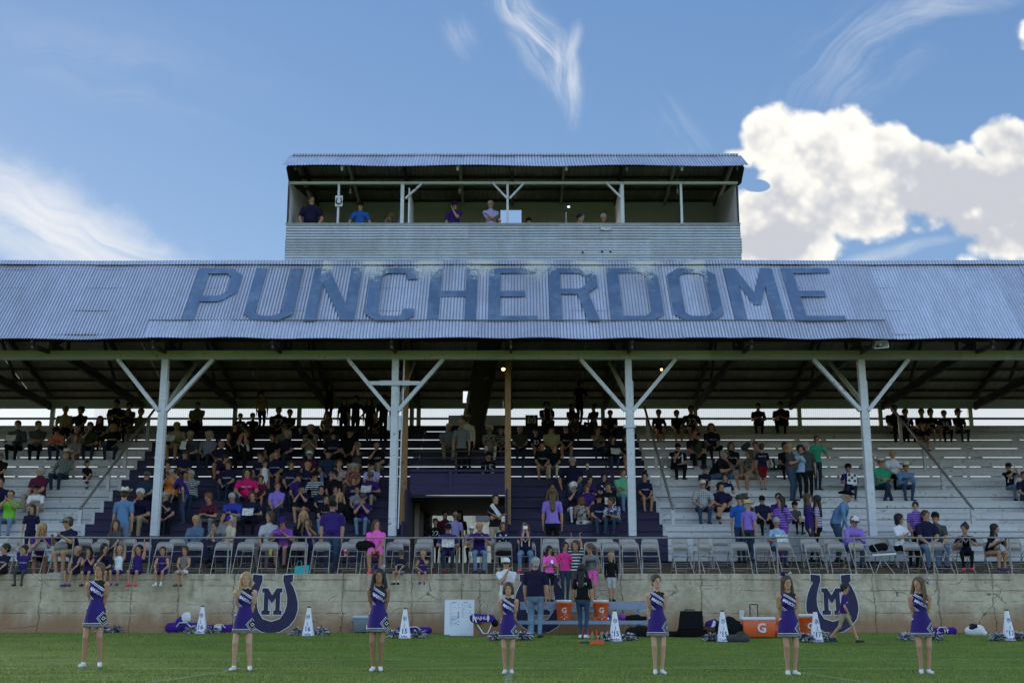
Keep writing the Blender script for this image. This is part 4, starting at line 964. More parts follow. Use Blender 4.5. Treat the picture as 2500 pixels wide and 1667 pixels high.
        S.cap(A, K, .080 * ls ** .8, .056 * ls, lab=4, k=.014); S.cap(A, A.lerp(K, .5), .086 * ls ** .8, .074 * ls ** .9, lab=4, k=.014)
        S.cap(K, An, .052 * ls, (.041 if bt in 'mMb' else .036) * ls, lab=5, k=.008); S.cap(K.lerp(An, .08) + Vector((0, .008, 0)), K.lerp(An, .42) + Vector((0, .012, 0)), .050 * ls, .052 * ls, lab=5, k=.012)
        S.cap(K, K.lerp(An, .06), .057 * ls, lab=5, k=.01)
        S.cap(An.lerp(K, .28), An, .040 * ls, .037 * ls, lab=9, k=.004)
        fd = Vector((s * .18, -1, 0)).normalized() if seated or pose not in ('walk',) else Vector((0, -1, -.25 if key_ == 'fl' else .05)).normalized()
        fz = -ank + .036 * hs; hl = An + Vector((0, .035 * hs, fz)); toe = An + fd * .145 * hs + Vector((0, 0, fz - .004)) 
        S.cap(hl, toe, .040 * ls ** .7, .034 * ls ** .7, lab=6, k=.006); S.cap(An + Vector((0, 0, -.012)), hl.lerp(toe, .35), .042 * ls ** .8, .04 * ls ** .7, lab=6, k=.008)
        if dress and not seated:
            pass
    if dress == 1 and seated:                   # skirt or dress lap
        S.cap(C0 + Vector((-hp * .9, -.02, .01)), C0 + Vector((-hp * .9, -th * .62, .02)), .098 * ls ** .6, .085 * ls ** .6, lab=4, k=.03); S.cap(C0 + Vector((hp * .9, -.02, .01)), C0 + Vector((hp * .9, -th * .62, .02)), .098 * ls ** .6, .085 * ls ** .6, lab=4, k=.03)
    h = h or (.0165 if bt not in 'ct' else .0125)
    V, Fc, lab = S.mesh(h)
    Cc = V[Fc].mean(1); up = Cc[:, 2] - C0.z; near = np.abs(Cc[:, 0]) < hp + .14 * max(ls, .7)
    if seated: lab[(lab == 4) & (up > .045 * ls) & (Cc[:, 1] > -.10 * sc)] = 1
    else:
        hem_ = .02 if bt != 's' else .06
        cy_ = np.abs(Cc[:, 0]) < hp + .115 * ls
        lab[(lab == 4) & (up > -hem_) & cy_] = 1; lab[(lab == 1) & (up < -hem_)] = 4
    me = npmesh('person', V, Fc, lab, 10, ex)
    bv = BVHTree.FromPolygons([tuple(x) for x in V], [tuple(int(i) for i in q) for q in Fc])
    r = dict(me=me, HM=HM, hc=hc, bvh=bv, chest=C1 - dirn * .20 * sc, hands=hands, top=hc.z + .125 * hs, hz=hz, sh=sh, waist=mid, C0=C0, C1=C1)
    _bodies[key] = r; return r
# --- hair and hats, in head space (face looks to -y)
_hair = {}
def hair_mesh(kind):
    if kind in _hair: return _hair[kind]
    S = SDF(.012); face = True
    if kind in ('short', 'boy', 'thin'):
        r = {'short': .088, 'boy': .091, 'thin': .083}[kind]
        S.cap((0, .020, .040), (0, .022, .048), r, flat=1.18); S.cap((0, .055, -.02), (0, .05, .0), r * .72)
        for s in (-1, 1): S.cap((s * .066, .018, .03), (s * .070, .01, .0), .020, .012)
        S.cap((0, -.115, -.035), (0, -.12, -.055), .098, flat=.95, sub=True); S.cap((0, -.16, .03), (0, -.16, -.03), .082, sub=True)
    elif kind == 'ring':
        S.cap((0, .045, .0), (0, .045, .02), .078, flat=.9); 
        for s in (-1, 1): S.cap((s * .066, .02, .025), (s * .072, .012, -.01), .022, .012)
        S.cap((0, -.10, -.02), (0, -.10, .1), .105, sub=True); S.cap((0, .0, .11), (0, .03, .12), .075, sub=True)
    else:
        S.cap((0, .020, .040), (0, .022, .048), .092, flat=1.16)
        if kind == 'long':
            S.cap((0, .062, .0), (0, .085, -.26), .078, .060, flat=.6)
            for s in (-1, 1): S.cap((s * .074, .012, .03), (s * .098, -.015, -.24), .030, .030, flat=.9)
        elif kind == 'bob':
            S.cap((0, .055, .0), (0, .06, -.07), .080, .070, flat=.8)
            for s in (-1, 1): S.cap((s * .076, .012, .03), (s * .088, .0, -.075), .030, .028)
        elif kind == 'curly':
            for a in range(11):
                t = a / 10 * math.pi * 1.25 - .35; S.cap((.090 * math.cos(t), .025, .045 + .085 * math.sin(t)), (.085 * math.cos(t), .06, .04 + .07 * math.sin(t)), .030)
            S.cap((0, .08, .02), (0, .075, -.05), .070)
        elif kind == 'pony':
            S.cap((0, .115, .06), (0, .155, .0), .032, .036); S.cap((0, .155, .0), (0.02, .15, -.16), .036, .016)
        elif kind == 'bun':
            S.cap((0, .06, .125), (0, .065, .13), .042)
        elif kind == 'side':                    # long, swept in front of one shoulder
            S.cap((0, .062, .0), (0, .08, -.14), .078, .060, flat=.6); S.cap((-.070, .012, .03), (-.105, -.045, -.30), .034, .030); S.cap((.076, .012, .03), (.09, .01, -.12), .026, .022)
        elif kind == 'xlong':
            S.cap((0, .062, .0), (0, .10, -.36), .080, .058, flat=.5)
            for s in (-1, 1): S.cap((s * .078, .008, .04), (s * .125, -.03, -.20), .036, .034); S.cap((s * .120, -.03, -.20), (s * .120, -.06, -.33), .032, .018)
        S.cap((0, -.118, -.045), (0, -.118, -.02), .092, flat=.95, sub=True); S.cap((0, -.16, .03), (0, -.16, -.03), .080, sub=True)
    V, Fc, lab = S.mesh(.0085 if kind != 'curly' else .0095)
    nrm = V - np.array([0, .02, 0]); w = np.sin(V[:, 0] * 190 + 2 * np.sin(V[:, 2] * 25)) * .0018 + np.sin(V[:, 1] * 260 + V[:, 2] * 14) * .0012
    V = V + nrm / np.linalg.norm(nrm, axis=1)[:, None] * w[:, None]
    _hair[kind] = npmesh('hair', V, Fc, lab * 0, 1); return _hair[kind]
def hat_mesh(kind):
    if 'hat' + kind in _hair: return _hair['hat' + kind]
    if kind in ('cap', 'capb'):                 # baseball cap: 0 crown front, 1 crown back, 2 brim
        mb = MB(); n = 20; R = 7
        v = []
        for j in range(R + 1):
            t = j / R * math.pi / 2
            for i in range(n):
                a = 2 * math.pi * i / n; rr = math.cos(t); v.append((.090 * rr * math.cos(a), .012 + .108 * rr * math.sin(a), .040 + .098 * math.sin(t) + (.008 if math.sin(a) < -.5 and 0 < j < 5 else 0)))
        f = []; mi = []
        for j in range(R):
            for i in range(n): f.append((j * n + i, j * n + (i + 1) % n, (j + 1) * n + (i + 1) % n, (j + 1) * n + i)); mi.append(0 if math.sin(2 * math.pi * (i + .5) / n) < -.15 else 1)
        k = len(mb.v); mb.add(v, f, 0, True); mb.mi = mi
        m = 9; v = []; s = 1 if kind == 'cap' else -1
        for i in range(m + 1):
            a = -math.pi * (.12 + .76 * i / m)
            for (r0, r1, dz) in ((.084, .100, 0), (.092, .150, 0), (.098, .185, 0)):
                c = math.cos(a); sn = math.sin(a); ext = max(0, -sn) ** .7
                v.append((c * r0, (.012 + sn * (.100 + (r1 - .100) * ext)) , .046 - abs(c) ** 2 * .016 - (r1 - .1) * .14))
        f = [(i * 3 + j, (i + 1) * 3 + j, (i + 1) * 3 + j + 1, i * 3 + j + 1) for i in range(m) for j in range(2)]
        mb.add(v, f, 2, True); mb.add([(x, y, z - .005) for x, y, z in v], [q[::-1] for q in f], 2, True)
        if s < 0: mb.v = [(x, .024 - y, z) for x, y, z in mb.v]
        slots = 3
    else:                                       # cowboy or straw hat: 0 felt, 1 band
        mb = MB(); n = 28; curl = .055 if kind == 'cowboy' else .012; BR = .185 if kind == 'cowboy' else .165
        prof = [(.088, .045), (.094, .050), (.115, .050), (.145, .053), (BR, .062), (BR + .002, .066), (.145, .057), (.115, .054), (.098, .054), (.095, .075), (.090, .11), (.082, .155), (.055, .172), (.012, .160)]
        v = []
        for (r, z) in prof:
            for i in range(n):
                a = 2 * math.pi * i / n; c, sn = math.cos(a), math.sin(a); e = max(0, (r - .11) / .075)
                x = r * c * (1 - .10 * e * abs(c)); y = .012 + r * sn * 1.12; zz = z + curl * e ** 1.5 * c * c - .018 * e * sn * sn * (1 if sn < 0 else .4)
                if z > .15: zz -= .028 * math.exp(-(c * r / .03) ** 2) * (1 if kind == 'cowboy' else .2)
                if z > .1 and kind == 'cowboy' and sn < 0: x *= 1 - .22 * (-sn)
                v.append((x, y, zz))
        m = len(prof); f = []; mi = []
        for j in range(m - 1):
            for i in range(n): f.append((j * n + i, j * n + (i + 1) % n, (j + 1) * n + (i + 1) % n, (j + 1) * n + i)); mi.append(1 if j == 8 else 0)
        mb.add(v, f, 0, True); mb.mi = mi; slots = 2
        mb.add([v[(m - 1) * n + i] for i in range(n)], [tuple(range(n))], 0)
    me = mb.data('hat', [None] * slots); _hair['hat' + kind] = me; return me
SKINS = [(.38, .20, .125), (.42, .235, .155), (.29, .15, .088), (.22, .115, .065), (.47, .28, .19)]
HC = {'br': (.055, .028, .014), 'dk': (.014, .009, .007), 'bl': (.32, .20, .085), 'db': (.095, .052, .024), 'gr': (.30, .29, .28), 'wh': (.55, .54, .52), 'rd': (.14, .05, .022), 'bk': (.008, .007, .007)}
CC = {'pu': (.034, .015, .125), 'rp': (.045, .015, .19), 'nv': (.012, .011, .036), 'bk': (.007, .007, .009), 'wh': (.62, .62, .65), 'gy': (.17, .17, .18), 'dg': (.055, .058, .06), 'lg': (.36, .36, .38),
      'pk': (.62, .035, .22), 'hp': (.75, .10, .42), 'mg': (.50, .01, .12), 'gn': (.035, .28, .16), 'mg2': (.10, .36, .20), 'lm': (.16, .48, .04), 'or': (.55, .16, .035), 'sa': (.42, .13, .07), 'lb': (.25, .38, .56),
      'db': (.10, .19, .33), 'de': (.075, .12, .20), 'dj': (.020, .034, .06), 'jn': (.035, .060, .11), 'lj': (.14, .21, .31), 'kh': (.32, .26, .175), 'tn': (.30, .25, .17), 'be': (.46, .40, .30), 'cr': (.55, .50, .38),
      'ma': (.08, .012, .03), 'tp': (.17, .14, .13), 'lv': (.24, .15, .52), 'lp': (.38, .33, .62), 'rb': (.03, .045, .32), 'bu': (.02, .09, .34), 'cm': (.16, .15, .11), 'og': (.035, .05, .03), 'rd': (.22, .01, .015), 'ye': (.48, .45, .20),
      'br': (.09, .055, .035), 'st': (.50, .36, .16), 'sk': None, 'ro': (.30, .19, .18), 'gd': (.20, .22, .15), 'pl': (.20, .05, .30)}
def cloth(c):
    return mat('cloth_' + c, CC[c], .88, var=.22, scale=7, bump=.5, bscale=22, spec=.15, island=0)
def patt(c):                                    # simple woven or printed patterns
    n = 'cloth_' + c
    if n in MATS: return MATS[n]
    spec = {'plaidg': ((.03, .06, .05), (.22, .24, .20), 'plaid'), 'plaidb': ((.10, .12, .20), (.32, .34, .40), 'plaid'), 'plaidw': ((.40, .40, .42), (.12, .12, .13), 'plaid'), 'plaidd': ((.02, .03, .03), (.07, .09, .09), 'plaid'),
            'flor': ((.30, .28, .24), (.05, .05, .05), 'spot'), 'flod': ((.02, .02, .02), (.24, .24, .22), 'spot'), 'hawai': ((.02, .05, .20), (.45, .50, .55), 'spot'), 'camo': ((.15, .14, .10), (.04, .045, .03), 'spot'),
            'strip': ((.012, .012, .03), (.50, .50, .52), 'stripe'), 'strpw': ((.45, .43, .50), (.06, .04, .18), 'stripe'), 'strpu': ((.09, .03, .26), (.25, .14, .45), 'stripe'), 'strg': ((.10, .12, .12), (.34, .34, .36), 'stripe'), 'yst': ((.42, .40, .20), (.22, .21, .12), 'stripe'), 'flore': ((.28, .10, .06), (.06, .03, .03), 'spot'), 'rosy': ((.26, .17, .16), (.38, .30, .28), 'spot')}[c]
    m = bpy.data.materials.new(n); m.use_nodes = True; MATS[n] = m; g = G(m.node_tree); b = m.node_tree.nodes['Principled BSDF']; b.inputs['Roughness'].default_value = .9
    tc = g.node('ShaderNodeTexCoord').outputs['Object']; x, y, z = g.sep(tc)
    if spec[2] == 'plaid': f = g.m('MAXIMUM', g.m('LESS_THAN', g.m('FRACT', g.m('MULTIPLY', x, 17)), .28), g.m('LESS_THAN', g.m('FRACT', g.m('MULTIPLY', z, 17)), .28)); f = g.m('MULTIPLY', f, .8)
    elif spec[2] == 'stripe': f = g.m('LESS_THAN', g.m('FRACT', g.m('MULTIPLY', z, 16)), .42)
    else: f = g.ss(g.noise(tc, 17, 2, .5), .50, .56)
    g.l.new(g.mix(f, spec[0], spec[1]), b.inputs['Base Color']); return m
def cmat(c): return cloth(c) if c in CC else patt(c)
def skin(i): return mat('skin_%d' % i, SKINS[i], .55, var=.10, scale=10, spec=.3)
def hairm(c): return mat('hair_' + c, HC[c], .6, var=.5, scale=25, spec=.35)
M_face = mat('eyes_and_brows', (.018, .012, .010), .5); M_lip = mat('lips', (.30, .09, .075), .5)
def shoe(c): return mat('shoe_' + c, {'wh': (.62, .62, .63), 'bk': (.015, .014, .014), 'br': (.10, .055, .03), 'pk': (.75, .04, .10), 'gy': (.3, .3, .31), 'gn': (.08, .35, .25), 'pu': (.06, .03, .18)}[c], .6)
def pin(ob, mats):
    for i, m in enumerate(mats):
        ob.material_slots[i].link = 'OBJECT'; ob.material_slots[i].material = m
_prints = {}
def print_mesh(body, key, txt, w, dz=0.0, dx=0.0, ang=0.0, off=.0, side=-1, two=None):
    """white lettering laid on the cloth: the 2-D text is projected on the body surface"""
    if key in _prints: return _prints[key]
    v, f = text_cached(txt, off); xs = [p[0] for p in v]; wd = max(xs) - min(xs); s = w / wd; c = body['chest']; vv = []; ca, sa = math.cos(ang), math.sin(ang)
    for (a, b, e) in v:
        a, b = a * s, b * s; x, z = a * ca - b * sa + dx, a * sa + b * ca + dz
        hit = body['bvh'].ray_cast(Vector((c.x + x * (1 if side < 0 else -1), side * 1.0, c.z + z)), Vector((0, -side, 0)))
        y = hit[0].y if hit[0] else c.y + side * .1
        vv.append((c.x + x * (1 if side < 0 else -1), y + side * (.006 + (.0015 if e > 0 else 0)), c.z + z))
    me = meshdata('lettering', vv, f, [mat('white_print', (.6, .6, .64), .8)]); _prints[key] = me; return me
PEOPLE = []
def person(X, Y, Z, bt, pose, rz, shirt, legs, hair, hat, label, cat='person', group=None, yaw=0, drop=.384, scale=1.0, longs=False, shorts=False, skinid=0, shoes='bk', prt=None, dress=0, sock=None, tilt=0, h=None, nosl=False, back_print=None):
    b = make_body(bt, pose, yaw, drop, dress, h, tilt=tilt)
    o = bpy.data.objects.new('person', b['me']); link(o); o.location = (X, Y, Z); o.rotation_euler = (0, 0, rad(rz)); o.scale = (scale * (random.uniform(1.0, 1.15) if group and 'seated' in group and bt in 'mMfF' else random.uniform(.95, 1.05)), scale, scale)
    sk = skin(skinid); sm = cmat(shirt); lm = sk if legs == 'sk' else cmat(legs)
    pin(o, [sk, sm, sk if nosl else sm, sm if longs else sk, lm, sk if shorts else lm, shoe(shoes), M_face, M_lip, (shoe('wh') if sock else (sk if shorts else lm))])
    tag(o, label, cat, group); PEOPLE.append(o)
    hm = b['HM']
    def sub(name, me, mats):
        c = bpy.data.objects.new(name, me); link(c, o); c.matrix_local = hm; pin(c, mats); return c
    if hair and hair != 'none':
        k, c = hair.split('.'); sub('hair', hair_mesh(k), [hairm(c)])
    if hat:
        k, c = hat.split('.')
        if k in ('cap', 'capb'):
            cs = c.split('-'); cs = (cs * 3)[:3] if len(cs) < 2 else (cs + [cs[0]])[:3]; sub('cap', hat_mesh(k), [cmat(q) for q in cs])
        elif k in ('cowboy', 'straw'): sub('hat', hat_mesh(k), [cmat(c), cmat('br')])
        elif k == 'visor': sub('cap', hat_mesh('cap'), [cmat(c)] * 3)
    if prt:
        me = print_mesh(b, (id(b['me']), prt), prt, .24 * (b['sh'] / .17)); c = bpy.data.objects.new('shirt_lettering', me); link(c, o)
    if back_print:
        me = print_mesh(b, (id(b['me']), back_print, 'b'), back_print, .26 * (b['sh'] / .17), side=1, dz=.06); c = bpy.data.objects.new('shirt_lettering', me); link(c, o)
    o['_b'] = 1; del o['_b']
    return o, b
# ------------------------------------------------------------------ things on the platform and by the wall
def yground(py):
    lo, hi = 14.0, 29.15
    for _ in range(40):
        m = (lo + hi) / 2
        if pyof(gz(m), m) > py: lo = m
        else: hi = m
    return lo
def gxy(px, py):
    y = yground(py); z = gz(y); return xat(px, z, y), y, z
M_chair = mat('beige_chair_enamel', (.30, .27, .255), .45, .1, var=.12, scale=5); M_chairf = mat('beige_chair_frame', (.33, .30, .27), .4, .2, var=.15)
def chair_parts():
    a = MB(); a.tube([(-.228, -.27, .01), (-.212, -.05, .44), (-.20, .09, .72), (-.17, .105, .775), (-.10, .108, .79), (.10, .108, .79), (.17, .105, .775), (.20, .09, .72), (.212, -.05, .44), (.228, -.27, .01)], .0115, 7)
    b = MB(); b.tube([(-.195, .24, .01), (-.19, .03, .38), (-.186, -.06, .44)], .0105, 6).tube([(.195, .24, .01), (.19, .03, .38), (.186, -.06, .44)], .0105, 6).tube([(-.193, .19, .10), (.193, .19, .10)], .008, 6)
    f = MB(); f.tube([(-.222, -.20, .14), (.222, -.20, .14)], .008, 6)
    s = MB(); n = 6; v = []
    for i in range(n + 1):
        x = -.192 + .384 * i / n; e = .010 * (1 - (2 * i / n - 1) ** 2)
        for (y, z) in ((-.235, .418), (-.245, .438), (-.22, .447 - e), (.0, .440 - e), (.135, .447), (.135, .43)): v.append((x * (1 - .10 * (y > .1)), y, z))
    s.add(v, [(i * 6 + j, (i + 1) * 6 + j, (i + 1) * 6 + (j + 1) % 6, i * 6 + (j + 1) % 6) for i in range(n) for j in range(6)], 0, True); s.add([v[j] for j in range(6)], [(0, 1, 2, 3, 4, 5)]); s.add([v[n * 6 + j] for j in range(6)], [(5, 4, 3, 2, 1, 0)])
    k = MB(); n = 10; v = []
    for i in range(n + 1):
        t = 2 * i / n - 1; x = .196 * t; y0 = .085 + .022 * (1 - t * t); top = .785 - .055 * abs(t) ** 5; 
        for (yy, z) in ((y0 - .035, .585 + .012 * abs(t) ** 4), (y0, top), (y0 + .012, top), (y0 - .023, .585)): v.append((x, yy, z))
    k.add(v, [(i * 4 + j, (i + 1) * 4 + j, (i + 1) * 4 + (j + 1) % 4, i * 4 + (j + 1) % 4) for i in range(n) for j in range(4)], 0, True)
    return [('front_frame', a.data('front_frame', M_chairf)), ('rear_legs', b.data('rear_legs', M_chairf)), ('stretcher', f.data('stretcher', M_chairf)), ('seat', s.data('seat', M_chair)), ('backrest', k.data('backrest', M_chair))]
CP = chair_parts()
FRONT_Y, BACK_Y = WY + .62, WY + 1.72
def chair(px, row, rz, lab):
    y, z = (FRONT_Y, WZ + .004) if row == 'f' else (BACK_Y, WZ + .184)
    x = xat(px, z + .4, y); t = empty('folding_chair', lab, 'chair', (x, y, z), rad(rz), 'beige metal folding chairs on the platform')
    for n, me in CP: link(bpy.data.objects.new(n, me), t)
    return t
front = [(15, 0), (88, 0), (150, 6), (240, -2), (345, 3), (399, 0), (472, 2), (544, 3), (597, -2), (656, 2), (729, 0), (784, 0), (852, -3), (905, 0), (963, 3), (1033, 0), (1094, 2), (1168, -3), (1229, 0), (1287, 0), (1345, 2), (1447, -4), (1492, 4), (1540, 0), (1587, 0), (1663, 12), (1724, 24), (1808, 2), (1863, 2), (1918, 14), (1988, 8), (2045, 3), (2096, 16), (2229, 2), (2292, 14), (2345, 6), (2426, 0), (2478, 4)]
back = [(30, 0), (112, 3), (201, 0), (253, 2), (309, 0), (430, 0), (615, 0), (663, 2), (745, 0), (795, 0), (871, 2), (980, 0), (1037, 0), (1195, 0), (1345, 0), (1400, 3), (1478, 0), (1533, 0), (1588, 0), (1661, 2), (1713, -3), (1760, 0), (1850, 2), (1895, 0), (1977, 0), (2033, 0), (2085, 3), (2158, 10), (2206, 0), (2265, 0), (2320, 0), (2388, 0), (2478, 3)]
ORD = ['first', 'second', 'third', 'fourth', 'fifth', 'sixth', 'seventh', 'eighth', 'ninth', 'tenth', 'eleventh', 'twelfth', 'thirteenth', 'fourteenth', 'fifteenth', 'sixteenth', 'seventeenth', 'eighteenth', 'nineteenth']
def ordl(i, n):
    return ORD[i] + ' from the left' if i < (n + 1) // 2 else ORD[n - 1 - i] + ' from the right'
for row, L, nm in (('f', front, 'front row along the railing'), ('k', back, 'back row under the stand edge')):
    for i, (px, rz) in enumerate(L): chair(px, row, rz, 'beige folding chair, %s in the %s' % (ordl(i, len(L)), nm))

# megaphone cones and pom-poms
M_cone = mat('white_plastic', (.66, .67, .74), .45, var=.06); M_ink = mat('purple_ink', (.05, .02, .24), .6); M_black = mat('black_plastic', (.012, .012, .014), .5)
def cone(px, py, num, name, lab):
    x, y, z = gxy(px, py); h = .64; t = empty('megaphone_cone', lab, 'megaphone', (x, y, z), 0, 'white megaphone cones standing on the grass')
    MB().lathe((0, 0, 0), [(.145, 0), (.140, .012), (.105, .20), (.072, .40), (.040, .612), (.040, .615)], 24).build('cone', M_cone, t)
    MB().lathe((0, 0, 0), [(.0405, .612), (.043, .618), (.043, .636), (.030, .64), (.001, .64)], 20).build('mouthpiece', M_black, t)
    def wrap(txt, size, z0, nm):
        v, f = text_cached(txt, .02); vv = []
        for a, b, c in v:
            zz = z0 + b * size; r = .140 - (.100) * zz / .612 + .0015 + (.001 if c > 0 else 0); an = a * size / max(r, .03); vv.append((r * math.sin(an), -r * math.cos(an), zz))
        MB().add(vv, f).build(nm, M_ink, t)
    wrap(num, .145, .145, 'number'); wrap(name, .075, .035, 'lettering')
    e = MB(); n = 16; pts = []                      # small horseshoe
    for i in range(n + 1):
        an = math.pi * (.62 + 1.76 * i / n) * -1 + math.pi * 1.5 if False else math.pi * (-.30 - 1.4 * i / n) + math.pi * .0
        pts.append((.036 * math.cos(an) , .045 * math.sin(an)))
    pts = [(.034 * math.cos(a), .046 * math.sin(a)) for a in [math.pi * (.38 - 1.76 * i / n) for i in range(n + 1)]]
    e.tube([((a), -(.140 - .100 * (.42 + b) / .612) - .0005, .42 + b) for a, b in pts], .0055, 5); e.box(-.006, .006, -.082, -.068, .405, .445); e.build('horseshoe_mark', M_ink, t)
    MB().tube([(0, -.118 + .0, .225), (0, -.128, .25), (0, -.108, .31), (0, -.100, .305)], .006, 5).build('grip', mat('grey_strap', (.2, .2, .22), .7), t)
POMS = []
def pom_mesh(seed, black):
    R = random.Random(seed); mb = MB()
    for i in range(330):
        a = R.uniform(0, 2 * math.pi); e = math.asin(R.uniform(-.25, 1)); d = Vector((math.cos(a) * math.cos(e), math.sin(a) * math.cos(e), math.sin(e)))
        L = R.uniform(.11, .19); s = d.orthogonal().normalized(); s = (s * math.cos(i) + d.cross(s) * math.sin(i)) * .0085; p0 = d * .03; p1 = d * L * .6 + Vector((0, 0, .02)); p2 = d * L + Vector((R.uniform(-.03, .03), R.uniform(-.03, .03), -.03 * R.random()))
        v = [p0 - s, p0 + s, p1 + s, p1 - s, p2 + s * .8, p2 - s * .8]; v = [(q.x * 1.15, q.y, max(q.z * .80 + .05, .004)) for q in v]
        mb.add(v, [(0, 1, 2, 3), (3, 2, 4, 5)], 0 if R.random() < .48 else (1 if R.random() < .8 else 2))
    return mb.data('pom_pom', [mat('white_foil_strip', (.62, .62, .66), .35), mat('black_foil_strip', (.012, .012, .02), .3), mat('purple_foil_strip', (.05, .02, .22), .35)])
PM = [pom_mesh(i, 1) for i in range(4)]
def pom(px, py, lab, i=0, s=1.0):
    x, y, z = gxy(px, py); o = link(bpy.data.objects.new('pom_pom', PM[i % 4])); o.location = (x, y, z); o.rotation_euler[2] = i * 1.3; o.scale = (s,) * 3
    tag(o, lab, 'pom-pom', 'black, white and purple pom-poms on the grass')
cones = [(491, 1546, '16', 'Aby', 'leftmost of the cones, numbered 16, between the purple duffel bags'), (752, 1551, '16', 'ruthe', 'second cone from the left, numbered 16, right of the first painted horseshoe'), (988, 1557, '15', 'Syfer', 'third cone from the left, numbered 15, left of the leaning whiteboard'),
         (1502, 1564, "'15", 'Jordyn', 'fourth cone from the left, in front of the aluminium bench end'), (1766, 1565, "'15", 'Caylee', 'third cone from the right, beside the black gear cases'), (1994, 1566, "'17", 'Casey', 'second cone from the right, in front of the orange drink cooler'), (2464, 1562, "'17", 'Laney', 'rightmost cone, numbered 17, near the edge of the photo')]
for i, (px, py, a, b, l) in enumerate(cones):
    cone(px, py, a, b, 'white megaphone cone, ' + l)
poms = [(469, 1546, 'left of the leftmost cone'), (516, 1546, 'right of the leftmost cone'), (724, 1550, 'left of the second cone from the left'), (783, 1550, 'right of the second cone from the left'), (962, 1556, 'left of the third cone from the left'), (1022, 1556, 'right of the third cone from the left'),
        (1478, 1564, 'left of the cone by the aluminium bench'), (1534, 1563, 'right of the cone by the aluminium bench'), (1737, 1564, 'left of the cone beside the black gear cases'), (1968, 1566, 'left of the cone before the orange drink cooler'), (2022, 1565, 'right of the cone before the orange drink cooler'),
        (2436, 1562, 'left of the rightmost cone'), (2488, 1562, 'right of the rightmost cone'), (283, 1541, 'behind the leftmost cheerleader'), (1210, 1561, 'left, behind the middle cheerleader'), (1276, 1561, 'right, behind the middle cheerleader'), (2214, 1562, 'left, behind the rightmost cheerleader'), (2282, 1561, 'right, behind the rightmost cheerleader'), (249, 1540, 'hidden mostly by the leftmost cheerleader')]
for i, (px, py, l) in enumerate(poms): pom(px, py, 'black and white pom-pom lying ' + l, i, 1.0 if i % 3 else 1.1)
# bags
def soft(pts, h=.02, k=.05, name='bag', mats=None, parent=None):
    S = SDF(k)
    for a, b, ra, rb, lab, fl in pts: S.cap(a, b, ra, rb, lab=lab, flat=fl)
    V, Fc, lab = S.mesh(h); n = np.sin(V * 31).sum(1) * .004; V = V + n[:, None] * .5
    me = npmesh(name, V, Fc, lab, len(mats)); o = link(bpy.data.objects.new(name, me), parent); pin(o, mats); return o
pu, wh, bk = cmat('rp'), cmat('wh'), cmat('bk')
def duffel(px, py, lab, w=.30, r=.11, txt=None, kind=0, mats=None):
    x, y, z = gxy(px, py); t = empty('duffel_bag', lab, 'bag', (x, y, z))
    m = mats or [pu, wh, bk]
    soft([((-w, 0, r * .9), (w, 0, r * .9), r, r, 0, .9), ((w * .95, 0, r * .9), (w * 1.02, 0, r * .9), r * .93, r * .9, 1, .9), ((-w * .3, -.03, r), (-w * .1, -.06, r * 1.2), r * .9, r * .7, 1 if kind else 0, 1)], .014, .02, 'body', m, t)
    MB().tube([(-w * .5, -r * .9, r * 1.1), (-w * .3, -r * 1.05, r * 1.9), (w * .2, -r * 1.05, r * 1.95), (w * .5, -r * .9, r * 1.1)], .012, 6).build('handle', wh if m[2] == bk else bk, t)
    if txt:
        v, f = text_cached(txt, .015); MB().add([(a * .13, -r * 1.02 - .004 - (c > 0) * .002, r * .95 + b * .13) for a, b, c in v], f).build('lettering', mat('white_print', (.6, .6, .64)), t)
duffel(450, 1538, 'purple and white duffel bag lying left of the leftmost cone', .34, .12)
x, y, z = gxy(452, 1536); soft([((0, .02, .33), (.0, .02, .36), .115, .115, 0, .8), ((-.14, 0, .25), (-.10, 0, .32), .10, .07, 1, .8)], .014, .03, 'net_bag', [wh, pu, bk]).location = (x, y, z); tag(bpy.context.scene.objects['net_bag'], 'round white net bag resting on the purple duffel bag', 'bag')
duffel(538, 1536, 'purple and white rolled bag lying by the wall right of the leftmost cone', .26, .10, 'M', 1)
duffel(1010, 1546, 'purple bag lying behind the third cone and its pom-poms', .34, .08)
duffel(2300, 1548, 'purple bag with white lettering lying against the wall right of the rightmost cheerleader', .26, .085, 'STH')
x, y, z = gxy(2382, 1550); o = soft([((-.14, 0, .09), (.10, 0, .11), .10, .12, 0, .8), ((-.05, .02, .18), (.10, .02, .16), .08, .07, 1, .8), ((.12, -.04, .08), (.19, -.04, .05), .07, .06, 0, .8), ((-.12, -.05, .16), (.0, -.08, .20), .04, .03, 1, 1)], .014, .015, 'jersey_pile', [wh, cmat('nv'), bk]); o.location = (x, y, z); tag(o, 'crumpled white and navy jersey pile lying near the rightmost cone', 'clothes')
